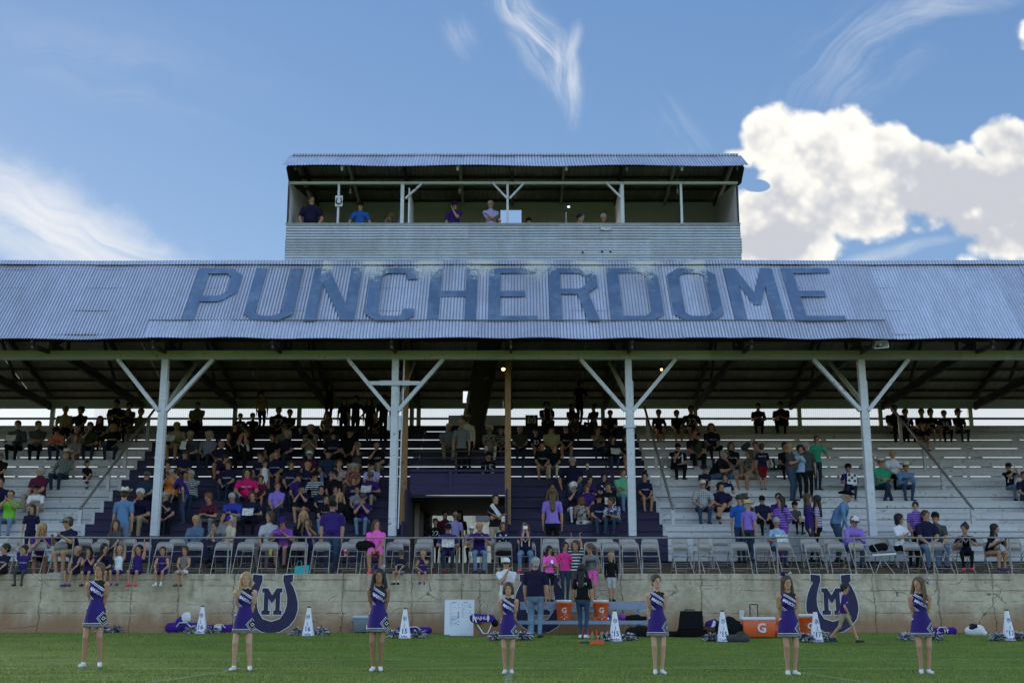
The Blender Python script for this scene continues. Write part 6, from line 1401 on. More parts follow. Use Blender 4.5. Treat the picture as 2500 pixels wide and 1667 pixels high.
# ------------------------------------------------------------------ people
GRP = {'r': 'spectators seated on the bleachers', 's': 'spectators standing on the bleachers', 'f': 'spectators on the folding chairs', 'k': 'spectators on the folding chairs', 'w': 'children sitting on the concrete wall', 'p': 'people standing on the platform', 'q': 'people standing on the platform', 'V': 'people in the passage under the stand', 'B': 'people in the press box', 'T': 'people in the press box', 'g': 'people on the grass', 'n': 'children standing on the bench', 'h': 'children sitting on the concrete wall'}
def put(px, py, zone, bt, pose, rz, shirt, legs, hair, hat, opts, label):
    o = dict(yaw=0, drop=.384); prt = None; z0 = zone[0]; hatup = {'c': .015, 'v': .015}.get(hat[0], 0) if hat else 0
    if hat and hat.startswith('cowb'): hatup = .05
    if hat and hat.startswith('straw'): hatup = .05
    if hat and hat.startswith('cap'): hatup = .012
    dx_feet = None
    for q in filter(None, opts.split(',')):
        if q == 'L': o['longs'] = True
        elif q == 'S': o['shorts'] = True
        elif q == 'D': o['shorts'] = True; o['dress'] = 1
        elif q == 'N': o['nosl'] = True
        elif q == 'W': o['sock'] = 1
        elif q[0] == 'y': o['yaw'] = int(q[1:])
        elif q[0] == 'k': o['skinid'] = int(q[1:])
        elif q[0] == 'p': o['prt'] = q[1:] or 'MASON'
        elif q[0] == 'b': o['back_print'] = q[1:]
        elif q[0] == 't': o['tilt'] = int(q[1:])
        elif q[0] == 'x': o['shoes'] = q[1:]
    if z0 == 'h': o['drop'] = 99
    bd0 = None
    seated = POSES[pose].get('sit')
    if z0 in 'fk': o['drop'] = .45
    if z0 == 'w': o['drop'] = 99
    if z0 == 'T': o['drop'] = .45
    if bt == 't' and seated: o['drop'] = .16
    elif bt == 'c' and seated and z0 != 'w': o['drop'] = .30
    elif bt == 'b' and seated and z0 not in 'w': o['drop'] = .36
    b = make_body(bt, pose, o['yaw'], o['drop'], o.get('dress', 0), None, tilt=o.get('tilt', 0)); top = b['top'] + hatup
    if z0 == 'r':
        ks = [int(zone[1:])] if len(zone) > 1 else list(range(0, 11))
        best = min(ks, key=lambda k: abs(pyof(rowZ(k) + top, rowY(k) + .20) - py)); Y, Z = rowY(best) + .20, rowZ(best)
    elif z0 == 's':
        ks = [int(zone[1:])] if len(zone) > 1 else list(range(-1, 11))
        best = min(ks, key=lambda k: abs(pyof(rowZ(k) + top, rowY(k) + .25) - py)); Y, Z = rowY(best) + .25, rowZ(best)
    elif z0 == 'f': Y, Z = FRONT_Y + .0, WZ + .452
    elif z0 == 'k': Y, Z = BACK_Y, WZ + .184 + .452
    elif z0 in 'wh': Y, Z = WY + .07, WZ + .002
    elif z0 == 'p': Y, Z = float(zone[1:] or 30.25), WZ + .004
    elif z0 == 'q': Y, Z = float(zone[1:] or 31.6), WZ + .364
    elif z0 == 'V': Y, Z = float(zone[1:] or 35), WZ + .366
    elif z0 == 'B': Y, Z = PBY + .42, RZ + .335
    elif z0 == 'T': Y, Z = PBY + .50, RZ + .335 + .452
    elif z0 == 'n': Y, Z = BY + .11, BZU + .001
    elif z0 == 'g': Y = float(zone[1:]) if float(zone[1:]) < 100 else yground(float(zone[1:])); Z = gz(Y)
    ztop = zat(py, Y); sc = (ztop - Z) / top; lo, hi = (.90, 1.10) if z0 in 'rs' else (.70, 1.2)
    sc = max(lo, min(hi, sc))
    if z0 == 'T': Z = ztop - top * 1.0; sc = 1.0
    th = rad(rz); hx, hy = b['hc'].x, b['hc'].y; ox = hx * math.cos(th) - hy * math.sin(th)
    X = xat(px, ztop, Y + (hx * math.sin(th) + hy * math.cos(th)) * sc) - ox * sc
    if z0 in 'rk': rz += random.uniform(-9, 9)
    return person(X, Y, Z, bt, pose, rz, shirt, legs, hair, hat or None, label, group=GRP[z0], scale=sc, **o)
TABLE = open_table = '''
45|1026|r|m|paper|6|plaidd|bk|short.dk||L,y10|man in dark plaid shirt reading a newspaper near the far left edge
95|1026|r|m|cross|12|plaidd|bk|short.br||y25|short haired person in dark plaid with folded arms, right of the newspaper reader
161|990|r9|m|lap|0|tn|bk|short.gr|cap.tn|y12|older man in beige shirt with suspenders against the back window
198|991|r9|m|lap|-4|bk|bk|short.dk|capb.bk|y-15|dark capped man on the top row beside the man with suspenders
289|980|r10|M|lean|14|bk|bk|short.dk||y-10|large dark silhouette leaning forward on the top row at left
245|1015|r|f|lap|10|bk|bk|long.dk||p,y10|dark haired woman in black lettered shirt below the top left silhouettes
139|1047|r|M|lean|-4|sa|dj|short.dk|cap.bk|t20|man in salmon shirt and black cap bowing his head
186|1058|r|f|lap|6|tp|tp|short.br||S,y10|woman in taupe shirt and shorts behind the cowboy hat
278|1030|r|f|prop|10|bk|dj|bob.bl||p,y8|blonde woman in black shirt leaning back on one arm, top left section
189|1039|r|m|prop|-6|gy|dj|short.gr||y-8|grey shirted man just behind the woman in taupe
219|1031|r|m|chin|8|og|dj|short.br|cap.dg|y-10|man in dark cap with hand raised beside the grey shirted man
317|984|r10|f|lap|6|bk|bk|curly.dk||y10|curly haired silhouette on the top row left of the first column
313|998|r9|f|lap|-6|bk|bk|long.br||p,y10|woman in black shirt with white script left of the first column
344|996|r9|f|prop|-4|cm|tp|short.br||y0|person in tan patterned shirt right behind the first column
163|1092|r|m|prop|-4|plaidg|dj|short.br|cowboy.cr|L,y10,xbr|man in straw cowboy hat and green plaid shirt on the white bleachers
214|1123|r|c|xleg|40|bk|bk|short.dk||S,W,y20|child in black lying back with white socks beside the plaid cowboy
100|1138|r|M|lap|-14|ma|kh|short.gr||y-50|grey haired man in maroon polo looking left
92|1192|r|m|lean|10|wh|kh|short.br|cap.bk-bk-kh|y30|man in white shirt and black cap in front of the maroon polo
28|1197|r|m|phone|6|lm|lj|thin.br||t14|man in lime green shirt at the far left edge
2|1104|r|m|lap|6|bk|bk|short.gr|cap.gy|y10|grey capped man in dark shirt cut off by the left edge
3|1160|r|m|lap|10|nv|lj|short.dk||y6|man in navy shirt and blue jeans cut off by the left edge
80|1232|q30.4|b|stand|14|nv|nv|long.dk||S,y-16|girl in navy shirt with dark hair behind the left railing
108|1243|q30.3|b|clasp|24|pu|nv|long.bl||S,y30|blonde girl in purple shirt with pink print behind the left railing
166|1262|f|m|rail|-24|nv|kh|short.br|cap.camo|S,W,y-40,xgy|man in camouflage cap and khaki shorts reaching toward the railing
306|1187|q31.4|m|stand|168|db|lj|short.br|cowboy.cr|y20|man in cowboy hat and denim shirt seen from behind
343|1192|r|m|chin|-6|nv|kh|short.wh||y-4|white haired old man resting his chin behind the cowboy in denim
359|1150|r|m|lap|4|dj|bk|short.gr|cap.camo|y-10|man in camouflage cap and navy shirt left of the first column
284|1262|k|c|lap|-10|dg|dj|long.br||y20|small child with brown hair beside the cowboy in denim
483|984|r10|M|lap|0|gy|bk|short.dk||y6|big man in light shirt alone against the back window right of the first column
433|1030|r|M|paper|0|tn|kh|short.br|cap.tn|S|man in tan shirt and shorts reading, right of the first column
466|1053|r|m|chin|-4|dg|dj|short.gr||y-6|grey man holding up a white sheet near the first column
510|1052|r|m|lap|-8|plaidb|dj|curly.gr||y-45|curly grey haired man in plaid shirt looking left
541|1075|r|M|cross|4|nv|kh|ring.gr||S,y-6|bald big man in navy shirt below the curly haired man
453|1099|r|m|cross|0|nv|kh|short.br|cap.dg|S,t-6|man in dark cap with crossed arms and khaki shorts
411|1121|r|b|lap|10|og|bk|boy.dk||y4|boy in dark shirt right of the first column
549|1115|r|m|lean|30|nv|dj|short.dk||y50|person in navy leaning toward a couple on the purple bleachers
558|1125|r|m|lap|-4|nv|dj|short.br||p,t6|man in navy lettered shirt with a child on his shoulder
587|1009|r9|b|lap|4|bk|bk|boy.dk||p24,y8|left one of two boys against the back window
618|1007|r9|b|prop|6|bk|bk|boy.dk||y20|right one of two boys against the back window
640|988|r9|f|stand|30|rosy|bk|pony.dk||y60,N|girl with a pony tail standing against the back window
681|994|r9|M|lap|10|bk|bk|short.dk||p77,y4|broad man in numbered jersey against the back window
708|998|r9|b|lap|4|bk|bk|short.dk|cap.bk|pMASON,y-4|boy in cap and jersey beside the broad man at the back window
575|1034|r|f|lap|10|bk|bk|bob.br||y0,N|woman in dark top below the two boys
602|1047|r|M|bino|0|bk|bk|short.br||pM|man in black shirt looking through binoculars, upper purple section
665|1059|r|f|lap|0|bk|kh|short.br||y-6|woman in black shirt in the middle of the purple section top
695|1037|r|m|lap|-6|cm|dj|short.br|cap.camo|y-8|man in camouflage cap behind the navy polo
703|1049|r|m|lap|-10|nv|dj|short.gr||y-12|tall man in navy polo right of the woman in black
760|1037|r|f|lap|0|flor|dj|curly.gr||y20|person in pale patterned shirt below the empty window stretch
757|1060|r|m|phone|0|gd|dj|short.dk|cap.bk|t20|man in tan shirt and black cap looking down
636|1105|r|b|lap|0|nv|kh|boy.dk||p,S,y10|boy in navy lettered shirt left of the toddler
674|1102|r|M|lap|4|nv|kh|thin.rd||pPUNCHER,S,t10|balding bearded man in navy lettered shirt
647|1124|s|t|stand|30|wh|wh|short.br||S,N,y30|toddler in white shorts standing between two navy shirts
756|1099|r|m|lap|0|ma|dj|short.gr|cap.wh-gy-ma|y16|man in maroon shirt and pale cap
712|1126|r|F|lap|0|nv|nv|curly.br||p,y24|curly haired woman in navy lettered shirt
751|1127|r|f|lap|-4|nv|nv|short.bl||pPunchers,y-20|short haired blonde woman in navy script shirt
421|1144|r|M|phone|4|or|dj|short.gr||t10|old man in orange shirt next to the first column
467|1148|r|M|face|-4|strg|dj|short.gr||L,y0|man in grey striped sweater holding his hand to his face
604|1142|r|F|knees|4|mg|dj|long.dk||p,y4|dark haired woman in magenta shirt with a shoulder strap
637|1160|r|b|lap|0|ma|bk|boy.br||S,y-4|boy with glasses in maroon shirt beside the magenta shirt
730|1153|r|m|lap|-10|pu|dj|short.dk|cap.nv|y-30|moustached man in purple shirt and cap
771|1150|r|f|knees|-4|strip|dj|short.dk|cap.bk|L,y-6,t8|woman in black cap and striped sweater
428|1182|s0|m|bend|-60|pu|jn|short.dk||y-10|man in purple shirt bending to the left beside the first column
406|1199|r|m|lap|6|bk|bk|short.gr||y10|older man with glasses in dark shirt beside the first column
401|1224|r|f|phone|4|lv|dj|xlong.br||y6|long haired woman in lavender shirt holding a camera
513|1200|r|f|lean|-10|ma|gy|short.rd||y-14,t10|red haired woman in maroon top leaning forward
571|1206|r|M|lean|0|rb|db|short.gr||S,t18|big man in royal blue polo looking down
618|1200|r|f|paper|4|nv|bk|bob.br||y2|woman in navy jersey with white sleeve stripes holding papers
678|1177|r|F|lap|0|lv|dj|short.rd||y20|woman with short auburn hair in purple shirt
741|1179|r|f|clasp|0|nv|sk|short.dk|cap.bk|t4,S|woman in black cap resting her chin on both hands
543|1234|k|f|lap|20|gy|dj|bob.dk||y40|dark haired woman in grey shirt turned to the right
480|1257|k|f|lap|4|de|dj|short.bl||L,y30|blonde grey woman in denim jacket over a lime shirt
524|1273|k|b|chin|-6|dg|dj|bun.dk||y-14|dark haired girl beside the denim jacket
561|1257|k|m|xleg|-30|be|dj|short.gr|cap.rp-wh-rp|t8,y-20|man in purple and white cap and beige shirt reading
660|1234|k|f|lap|-6|lg|tp|bob.br||y-40|young woman in white and grey baseball shirt
688|1262|k|m|rail|-10|pl|kh|short.dk|cap.pu|S,t12,y-20|man in purple shirt and cap bending over a baby
684|1287|k|t|lap|0|pu|pu|short.br||y4|baby with a white bow on the lap of the man in purple
742|1239|k|f|wave|-4|bk|bk|long.bl||y20|blonde woman in black shirt waving her hand
751|1266|k|f|face|0|pu|nv|xlong.db||y10|long haired girl in purple shirt with a hand on her face
803|988|r10|f|stand|4|bk|bk|long.dk||y0,N|long haired silhouette at the back window, leftmost of the group by the second column
799|1003|r9|b|lap|0|tp|bk|bob.dk||y0,N|girl in tank top in front of the long haired silhouette
840|992|s8|f|stand|-6|bk|bk|long.dk||y10|slim silhouette with long hair at the back window left of the capped one
869|987|s8|m|akimbo|8|bk|bk|short.dk|cap.bk|y-30|capped silhouette standing at the back window
902|992|s8|f|stand|0|bk|bk|xlong.dk||y0|wide haired silhouette at the back window left of the second column
914|1013|r9|f|xleg|-4|bk|kh|long.db||S,y6|blonde girl with crossed legs in front of the wide haired silhouette
937|996|s8|m|stand|0|bk|bk|curly.dk||y0|dark silhouette directly left of the second column
810|1038|r|m|lap|0|dg|dj|short.gr|cap.dg|y-6|man in dark cap on the row below the long haired silhouette
855|1042|r|M|lap|0|bk|bk|short.gr|cap.bk|y0|man in black shirt with a light collar below the capped silhouette
815|1052|r|m|lap|0|nv|bk|short.dk|cap.bk|p|man in navy lettered shirt and black cap, upper purple section
873|1078|r|m|bino|-8|dg|kh|short.gr||S,W,y-10|person raising binoculars left of the second column
920|1081|r|M|chin|-4|bk|kh|ring.br||pMASON,y-10|bald man in black shirt with his hand at his mouth
802|1096|r|m|lap|0|dj|lj|short.gr|cap.bk|y10,t-4|man in dark blue shirt, black cap and pale jeans
829|1120|r|f|lap|0|rosy|tp|short.br||y6|woman in rosy patterned shirt with short hair
862|1131|r|F|lap|0|flore|br|curly.gr||y-10|woman with glasses in red patterned shirt
909|1127|r|m|lap|0|lp|kh|short.gr|cap.bk|y-4|man in black cap and pale shirt left of the second column
817|1147|r|m|lap|-6|bk|bk|boy.bk||t16,y-20|young black haired man in dark shirt looking down
864|1163|r|b|lap|0|nv|nv|boy.rd||pUW,L,y20|red haired boy in navy hooded top
905|1151|r|m|paper|-4|pu|kh|short.br|cap.camo|t14|man in camouflage cap reading a newspaper in khaki trousers
785|1184|r|b|lap|0|nv|nv|boy.bk||p,y0|black haired boy in navy shirt left of the boy in green
819|1185|r|b|lap|4|og|bk|boy.bk||y6|boy in dark green shirt
872|1185|r|b|lap|-4|gy|bk|boy.bk||pMASON,y4|boy in grey shirt with red lettering
888|1204|r|m|clasp|0|pu|lj|short.gr|cap.dg|t4|man in purple shirt and dark cap with clasped hands
831|1201|r|f|xleg|16|bk|kh|xlong.bl||L,y30|woman with long blonde hair in black jacket
797|1208|r|f|lap|0|bk|lj|short.bk||pPunchers,y14|woman with sunglasses in black script shirt
813|1221|p30.2|M|stand|4|pu|jn|short.br|cap.bk-wh-bk|t8,xbr|big man in purple polo and jeans standing between the folding chairs
919|1268|f|F|lap|6|hp|hp|long.br||D,y20,xpk|woman in hot pink polo dress with sunglasses and a black bag
1096|1033|r|M|lap|0|plaidb|kh|short.wh||y0|white bearded man in navy plaid above the passage
1127|1023|s|m|stand|6|gy|bk|short.gr||y10|grey shirted man standing behind the cowboy hat above the passage
1139|1008|s|m|reach|-150|cr|bk|short.br|cowboy.tn|L,y-20|man in cowboy hat and cream shirt standing above the passage
1195|1038|r|f|lap|0|flor|wh|curly.wh||y0|white haired woman in flowered shirt above the passage
1223|1042|r|f|lap|0|flod|bk|short.dk||y0|person in dark flowered shirt behind the right brown timber post
1193|1086|r4|b|lap|0|bk|lj|boy.br|cap.bk|p15|boy in black cap and blue jeans above the passage balustrade
1270|1043|r|m|lap|4|og|dj|short.gr||y0|older man in dark green shirt right of the brown timber post
1308|1050|r|b|lap|0|bk|kh|boy.db||p32,S,y4|boy in black jersey with number 32
1347|1040|r|M|lap|0|yst|dj|short.br|visor.bk|y0|man in yellow striped shirt and visor
1087|1246|V35.4|m|stand|6|ma|dj|short.bk||y4|man in dark purple shirt standing in the passage
1063|1265|V34.6|b|stand|0|bk|bk|boy.bk||p22,y2|boy in black jersey number 22 standing in the passage
1112|1249|V34.8|m|stand|10|lp|kh|short.gr|cap.kh|y-6|man in flat cap and pale blue shirt standing in the passage
1122|1246|V35.8|f|stand|0|bk|bk|long.dk||y4|dark haired woman behind the man in flat cap
1094|1277|f|m|paper|4|pu|dj|short.br|cap.bk-wh-bk|t18,xbr|man in black and white cap and purple polo reading on a folding chair
1210|1206|q31.5|m|scross|6|bk|kh|short.dk||y8|young man in black shirt with folded arms beside the right brown post
1151|1283|k|m|lap|6|tp|bk|short.br|cap.wh|y-10|man in pale cap between the two men in purple polos
1171|1274|f|m|rail|4|pu|lj|ring.br||y14|smiling balding man in purple polo leaning on the railing
1228|1274|k|f|lap|0|nv|bk|bob.br||L,pM,y4|woman with brown bob in grey and navy baseball shirt
1283|1278|f|F|bino|-2|nv|lj|long.rd||pM,y0,xpk|woman taking a photograph, in navy shirt and rolled up jeans
1281|1270|k|f|lap|-4|pu|bk|short.dk||y0|person hidden behind the woman taking a photograph
1348|1179|r|b|lap|0|nv|nv|boy.dk||y0|dark haired person behind the blonde woman with the shoulder bag
1348|1190|q31.6|f|stand|172|lv|bk|xlong.db||S,y10|blonde woman in lavender shirt and black shorts seen from behind
1335|997|r10|M|lap|0|bk|bk|curly.bk||p11,y0|spiky haired man in numbered jersey on the top row
1397|993|r10|f|lap|10|bk|bk|long.dk||y30|long haired girl on the top row right of the spiky haired man
1419|995|r10|m|reach|40|bk|bk|short.dk|capb.bk|y60|person turning right on the top row, left of the pair
1449|989|r10|f|lap|-30|bk|bk|bun.dk||y-50|person facing left on the top row near the third column
1404|1030|r9|c|lap|0|dg|dg|long.dk||y0|child in grey on the row below the long haired girl
1382|1040|r|F|lap|0|bk|dg|short.br||p,S,y2|woman in black lettered shirt and shorts, upper middle section
1458|1043|r|f|chin|0|camo|dj|curly.br||y6|woman in camouflage shirt, upper middle section
1490|1027|r9|m|lap|4|bk|bk|short.dk|cap.bk|y-14|man in black cap and polo left of the third column
1495|1065|r|b|paper|0|bk|jn|bob.dk||y14,L|dark haired youngster reading in a black cardigan
1528|1060|r|f|lap|0|bk|bk|bob.br||S,p,y0|woman in black shirt just left of the third column
1324|1080|r|f|lap|0|bk|wh|short.rd||S,p,y4|older woman in black lettered shirt and white capris
1353|1087|r|f|lap|0|bk|cr|short.bl||y-14|blonde woman in black shirt and cream trousers
1397|1111|r|M|prop|8|nv|jn|short.gr||y0,t-8|old man in navy polo and jeans leaning back
1475|1155|r|f|lap|0|nv|dj|long.bk||pM,y-4|young black haired woman in navy shirt, middle section
1440|1163|r|b|lean|20|pu|nv|boy.bk||y10|boy in purple jersey leaning right
1521|1144|r|M|cross|10|mg2|lj|short.br||y10|man in green shirt with folded arms at the third column
1574|1153|r|b|lap|4|nv|sk|bun.dk||S,pMASON,y-10|girl in navy jersey with bare legs right of the third column
1399|1179|r|f|chin|6|nv|wh|curly.wh||y10,t16|white haired woman in navy shirt laughing
1433|1184|r|F|lap|-4|pu|kh|short.rd||t12,y6|auburn haired woman in purple cardigan
1485|1179|r|f|paper|6|bk|bk|short.br||L,y6|woman in black top holding papers
1462|1205|r|m|wave|4|nv|jn|short.br|cap.bk|p,y0|man in black cap and navy lettered shirt gesturing
1420|1233|r|f|xleg|150|flor|wh|bob.rd||N,y20|red haired woman in white top turned to the stand
1492|1236|r|m|lean|-30|hawai|jn|short.br||y-40,t-8|man in blue and white flowered shirt
1608|1001|r9|b|knees|4|bk|rd|boy.bk||S,y0|boy in red shorts, leftmost of three on the top row right of the third column
1652|1001|r9|b|lap|-4|bk|tp|boy.bk||S,y16|boy with a drink, middle of three on the top row right of the third column
1687|992|r9|m|knees|4|bk|dg|boy.bk||S,p32,y0|youth in numbered shirt, rightmost of three on the top row
1653|1084|r|M|chin|0|bk|bk|short.bk|cap.bk|pM,t8|man in black shirt and black cap alone on the white bleachers
1736|1033|r|f|lap|0|nv|bk|bob.rd||p,y-4|auburn haired woman in navy shirt on the white bleachers
1702|1055|r|M|lap|4|og|og|short.br|cap.bk|y10|man in dark green shirt and black cap
1697|1050|r|m|lap|-6|bk|bk|thin.br||y0|person hidden behind the man in dark green
1719|1133|r|b|lap|0|nv|dj|short.br|cap.nv|p,t14|youth in navy cap and navy lettered shirt
1715|1171|r|M|knees|0|plaidw|jn|short.gr|cap.cr|y10,xbk|old man in white cap and checked shirt on the white bleachers
1770|1156|r|f|paper|-4|nv|nv|short.bk||p,y0|dark haired woman in navy lettered shirt holding a paper
1760|1178|r|F|xleg|0|nv|bk|curly.dk||D,y4|woman with necklace in navy top and black skirt
1784|1079|r|F|lap|0|bk|gy|bob.br||p,y6|brown haired woman in black shirt on the white bleachers
1768|1099|r|M|lean|50|bk|de|short.gr|cap.camo|y20|man in black shirt and camouflage cap turned right
1828|1097|r|F|lap|-40|camo|tn|long.db||N,D,y-30|woman in flowered dress turned to the left
1844|1078|r|f|lap|-10|tp|tp|short.br||y-10|woman behind the flowered dress
1859|1083|s|b|stand|176|nv|rd|boy.br||S,y0,bSEASON|boy in navy shirt and dark red shorts seen from behind
1915|1078|r|b|lap|-4|bk|bk|boy.bk||y10|boy in black shirt behind the standing blonde woman
1928|1081|s|F|sphone|50|dg|jn|long.bl||y10|blonde woman in grey shirt and jeans standing and holding a drink
1848|990|r10|m|lean|-14|bk|bk|boy.bk||y-30|left silhouette of a pair sitting alone on the top row at right
1905|984|r10|M|lean|-20|bk|bk|short.bk||y-20|right broad silhouette of the pair sitting on the top row
1816|1203|q31.9|m|stand|-20|og|bk|short.br|straw.og|y0|person in olive wide brimmed hat behind the green cap
1804|1206|q31.5|m|stand|-14|bu|dj|short.br|cap.og|y-20|man in green cap and blue shirt standing
1825|1219|q30.6|m|stand|130|lv|dj|short.gr|straw.st|y-20|man in yellow straw hat and lavender shirt
1860|1209|r|F|lap|0|nv|bk|short.bk|cap.bk|t14,y6|woman in black cap cradling a baby
1868|1240|r0|t|lap|0|wh|wh|none||y0|baby with a white cap in the arms of the woman in the black cap
1900|1203|r|f|lap|-6|pu|bk|short.dk||y0|person in purple behind the large purple blouse
1905|1211|q31.3|F|akimbo|-60|strpu|pl|xlong.dk||L,y-10|large woman in purple striped blouse standing
1895|1264|k|f|paper|4|lb|jn|short.gr||t16,y6|grey haired woman in light blue polo on a back-row chair
1940|1222|r|c|lap|0|dg|bk|short.bk|cap.bk|y0|small child in grey shirt and cap on the lower white bleachers
1954|1087|s|f|stand|0|lb|bk|curly.dk||y-6,xwh|smiling woman in light blue shirt and black trousers standing
1968|1080|s|m|stand|4|dg|bk|curly.gr||y0|grey haired person behind the light blue shirt
1993|1065|s|m|reach|6|gn|dj|short.br||y-6,bk,xbk|tall man in green polo and dark jeans standing
2071|1131|r|b|paper|6|pu|dj|short.bk|cap.bk|y10,xgy|youngster in purple shirt holding a black and white checkered sign
2150|1115|r|M|xcross|6|gn|dj|short.br|cowboy.cr|y-6|man in cowboy hat and green shirt with crossed ankles
2178|1095|r|f|lap|4|wh|bk|short.bl||p,y-6|short haired blonde woman with sunglasses in white shirt
2208|1128|r|m|lean|0|db|jn|short.bk|cowboy.cr|L,y0|man in cowboy hat and denim shirt leaning on his knees
1972|1204|q31.2|f|stand|70|pu|dj|xlong.br||L,y0|woman with long brown hair and purple top facing right
1992|1209|q31.4|f|stand|-110|strpw|bk|xlong.dk||y-10|dark haired woman in white and purple striped shirt
2068|1195|q31.4|m|bend|60|db|jn|short.gr|cowboy.bk|L,y0|man in black cowboy hat and denim shirt stepping right
2083|1261|k|M|lean|4|lv|jn|short.br|cap.wh-wh-pu|L,t12,y20|man in purple and white cap and lavender shirt
2196|1254|k|f|clap|40|wh|bk|bob.bk||y30|dark haired woman in white shirt raising her hands
2234|1224|q31.2|F|stand|-20|strpu|bk|short.bk||y-6,t6|dark haired woman in purple striped shirt standing
2182|983|r9|m|lap|4|bk|bk|short.bk||y10|tall silhouette, leftmost of the group on the top row far right
2209|990|r9|b|lap|0|bk|bk|short.bk|capb.bk|p7,y0|capped youth in jersey, second of the group at the far right top
2248|988|r9|b|lap|-4|bk|bk|boy.bk||y0|youth behind the others in the far right top group
2253|999|r8|c|lean|10|bk|kh|boy.bk||S,y-10|small boy leaning forward in the far right top group
2271|993|r9|b|lap|4|bk|kh|boy.bk||S,p,y10|boy in jersey and pale shorts in the far right top group
2304|1001|r9|b|lap|-10|bk|bk|short.br||p38,y6|shaven boy in jersey number 38 in the far right top group
2337|985|r9|b|lap|8|bk|dj|short.bk|cap.bk|y20|tall capped youth, rightmost of the far right top group
2462|1130|r|m|phone|8|bk|lj|short.br|cap.nv|pM,t6|youth in black shirt and navy cap alone near the right edge
2499|1150|r|m|lap|4|nv|jn|short.br||y0|man in navy cut off by the right edge
2259|1245|k|M|lap|4|nv|lj|short.br||y20|man with glasses in navy polo on a chair at right
2282|1248|k|m|lap|-4|dg|lj|short.dk|cap.bk|y-30|man in grey shirt and black cap beside the navy polo
2354|1279|f|b|rail|-20|nv|bk|bun.dk||y-30,xpk,pM|girl with headband in navy shirt and pink shoes leaning on the railing
2428|1280|f|b|rail|26|bk|sk|long.dk||S,y20,xpu,pM|girl with purple headband in black shirt stretching her legs
14|1327|w|c|lap|-14|nv|bk|boy.dk||S,p,y-30,xgn|boy in navy shirt sitting on the wall at the left edge
60|1330|h|c|hang|8|pu|dg|boy.dk||p,y-20|boy in purple shirt hanging from the railing by both hands
190|1332|w|c|lap|-16|nv|nv|short.bl||S,N,y-20,xpu|little blonde girl sitting on the wall, leftmost in cheer outfit
217|1335|w|c|clasp|6|pu|pu|long.bk||S,N,y0|little black haired barefoot girl in striped outfit on the wall
256|1327|w|c|chin|14|nv|nv|long.bk||S,y40|black haired girl with white bow in navy jersey on the wall
293|1332|h|c|hang|0|wh|rp|short.bl||S,N,y10,xpu|little blonde girl holding the rail in white and purple outfit
340|1329|h|c|hang|-4|pu|pu|short.bk||S,N,y-6,xpk|little dark haired girl holding the rail in purple outfit and bright shoes
398|1334|w|c|knees|0|pu|pu|short.br||S,N,W,p,y10,xwh|little girl in purple outfit with white socks on the wall
452|1332|w|c|xleg|-4|tp|wh|boy.br||S,N,y0,xbr|little girl in brown top hugging her raised knee on the wall
980|1341|w|c|lap|-20|nv|gy|boy.br|cap.dg|S,W,p,y30,t14,xbk|boy in grey cap and shorts sitting on the wall
1033|1344|w|c|face|0|pu|pu|short.bl||S,N,p,y-20,xpu|little girl in purple outfit sitting alone on the wall under a chair
1341|1332|n|b|sphone|10|hp|bk|long.dk||S,y20,t14|girl in hot pink shirt and black shorts looking at a phone
1379|1322|n|b|stand|0|pk|dj|bun.dk||y30,xbk|girl in pink shirt and jeans with a headband
1405|1318|n|c|shang|-6|strip|dg|short.br||y-20|small girl in dark striped dress holding the rail
1439|1328|n|b|bend|-20|gy|hp|pony.db||S,y-50|girl in grey shirt and pink shorts with a purple bow
1491|1348|n|c|stand|4|bk|lg|boy.bl||S,L,y-30|blonde boy in black shirt and pale shorts standing on the bench
1236|1360|g27.6|m|think|4|wh|cr|short.br|cap.wh-wh-bk|t6,y-10|coach in white shirt and cap with a hand at his mouth
1307|1359|g1556|M|stand|168|nv|lj|short.gr|cap.lg-camo-lg|y30,xbk|man in navy polo and light jeans seen from behind
1421|1378|g1558|f|stand|160|bk|jn|xlong.bk||y0,bTEAM,xwh|woman with long black hair in black shirt seen from behind
2063|1424|g1573|b|walk|62|pu|kh|boy.bk||S,p,y0,xbk|boy in purple jersey and khaki shorts walking to the right
761|481|B|M|table|6|nv|bk|short.br||y24|big man in dark polo at the left end of the press box
880|495|B|m|table|6|bu|bk|short.br|cap.bk-wh-bk|y14|man in blue polo and cap in the press box
955|523|T|f|chin|-50|ma|bk|long.db||y-40|seated woman with long hair in the press box
1110|491|B|m|mic|-4|pu|bk|short.br|cap.nv-wh-nv|t10|announcer in purple shirt holding a microphone in the press box
1198|490|B|m|scross|8|lp|bk|short.gr||y4,t-4|grey bearded man with folded arms in the press box
1291|531|T|b|lap|0|ma|bk|short.dk|cap.bk|y4|boy in black cap peeking over the press box counter
1417|526|T|m|chin|-14|bk|bk|short.gr|cap.nv|y-30|man in navy cap leaning on the press box counter
1473|524|T|m|paper|4|bk|bk|short.gr||t8|grey haired person reading a newspaper in the press box
'''
for ln in TABLE.strip().split('\n'):
    if not ln.strip() or ln.startswith('#'): continue
    a = [q.strip() for q in ln.split('|')]
    put(float(a[0]), float(a[1]), a[2], a[3], a[4], float(a[5]), a[6], a[7], a[8], a[9], a[10], a[11])

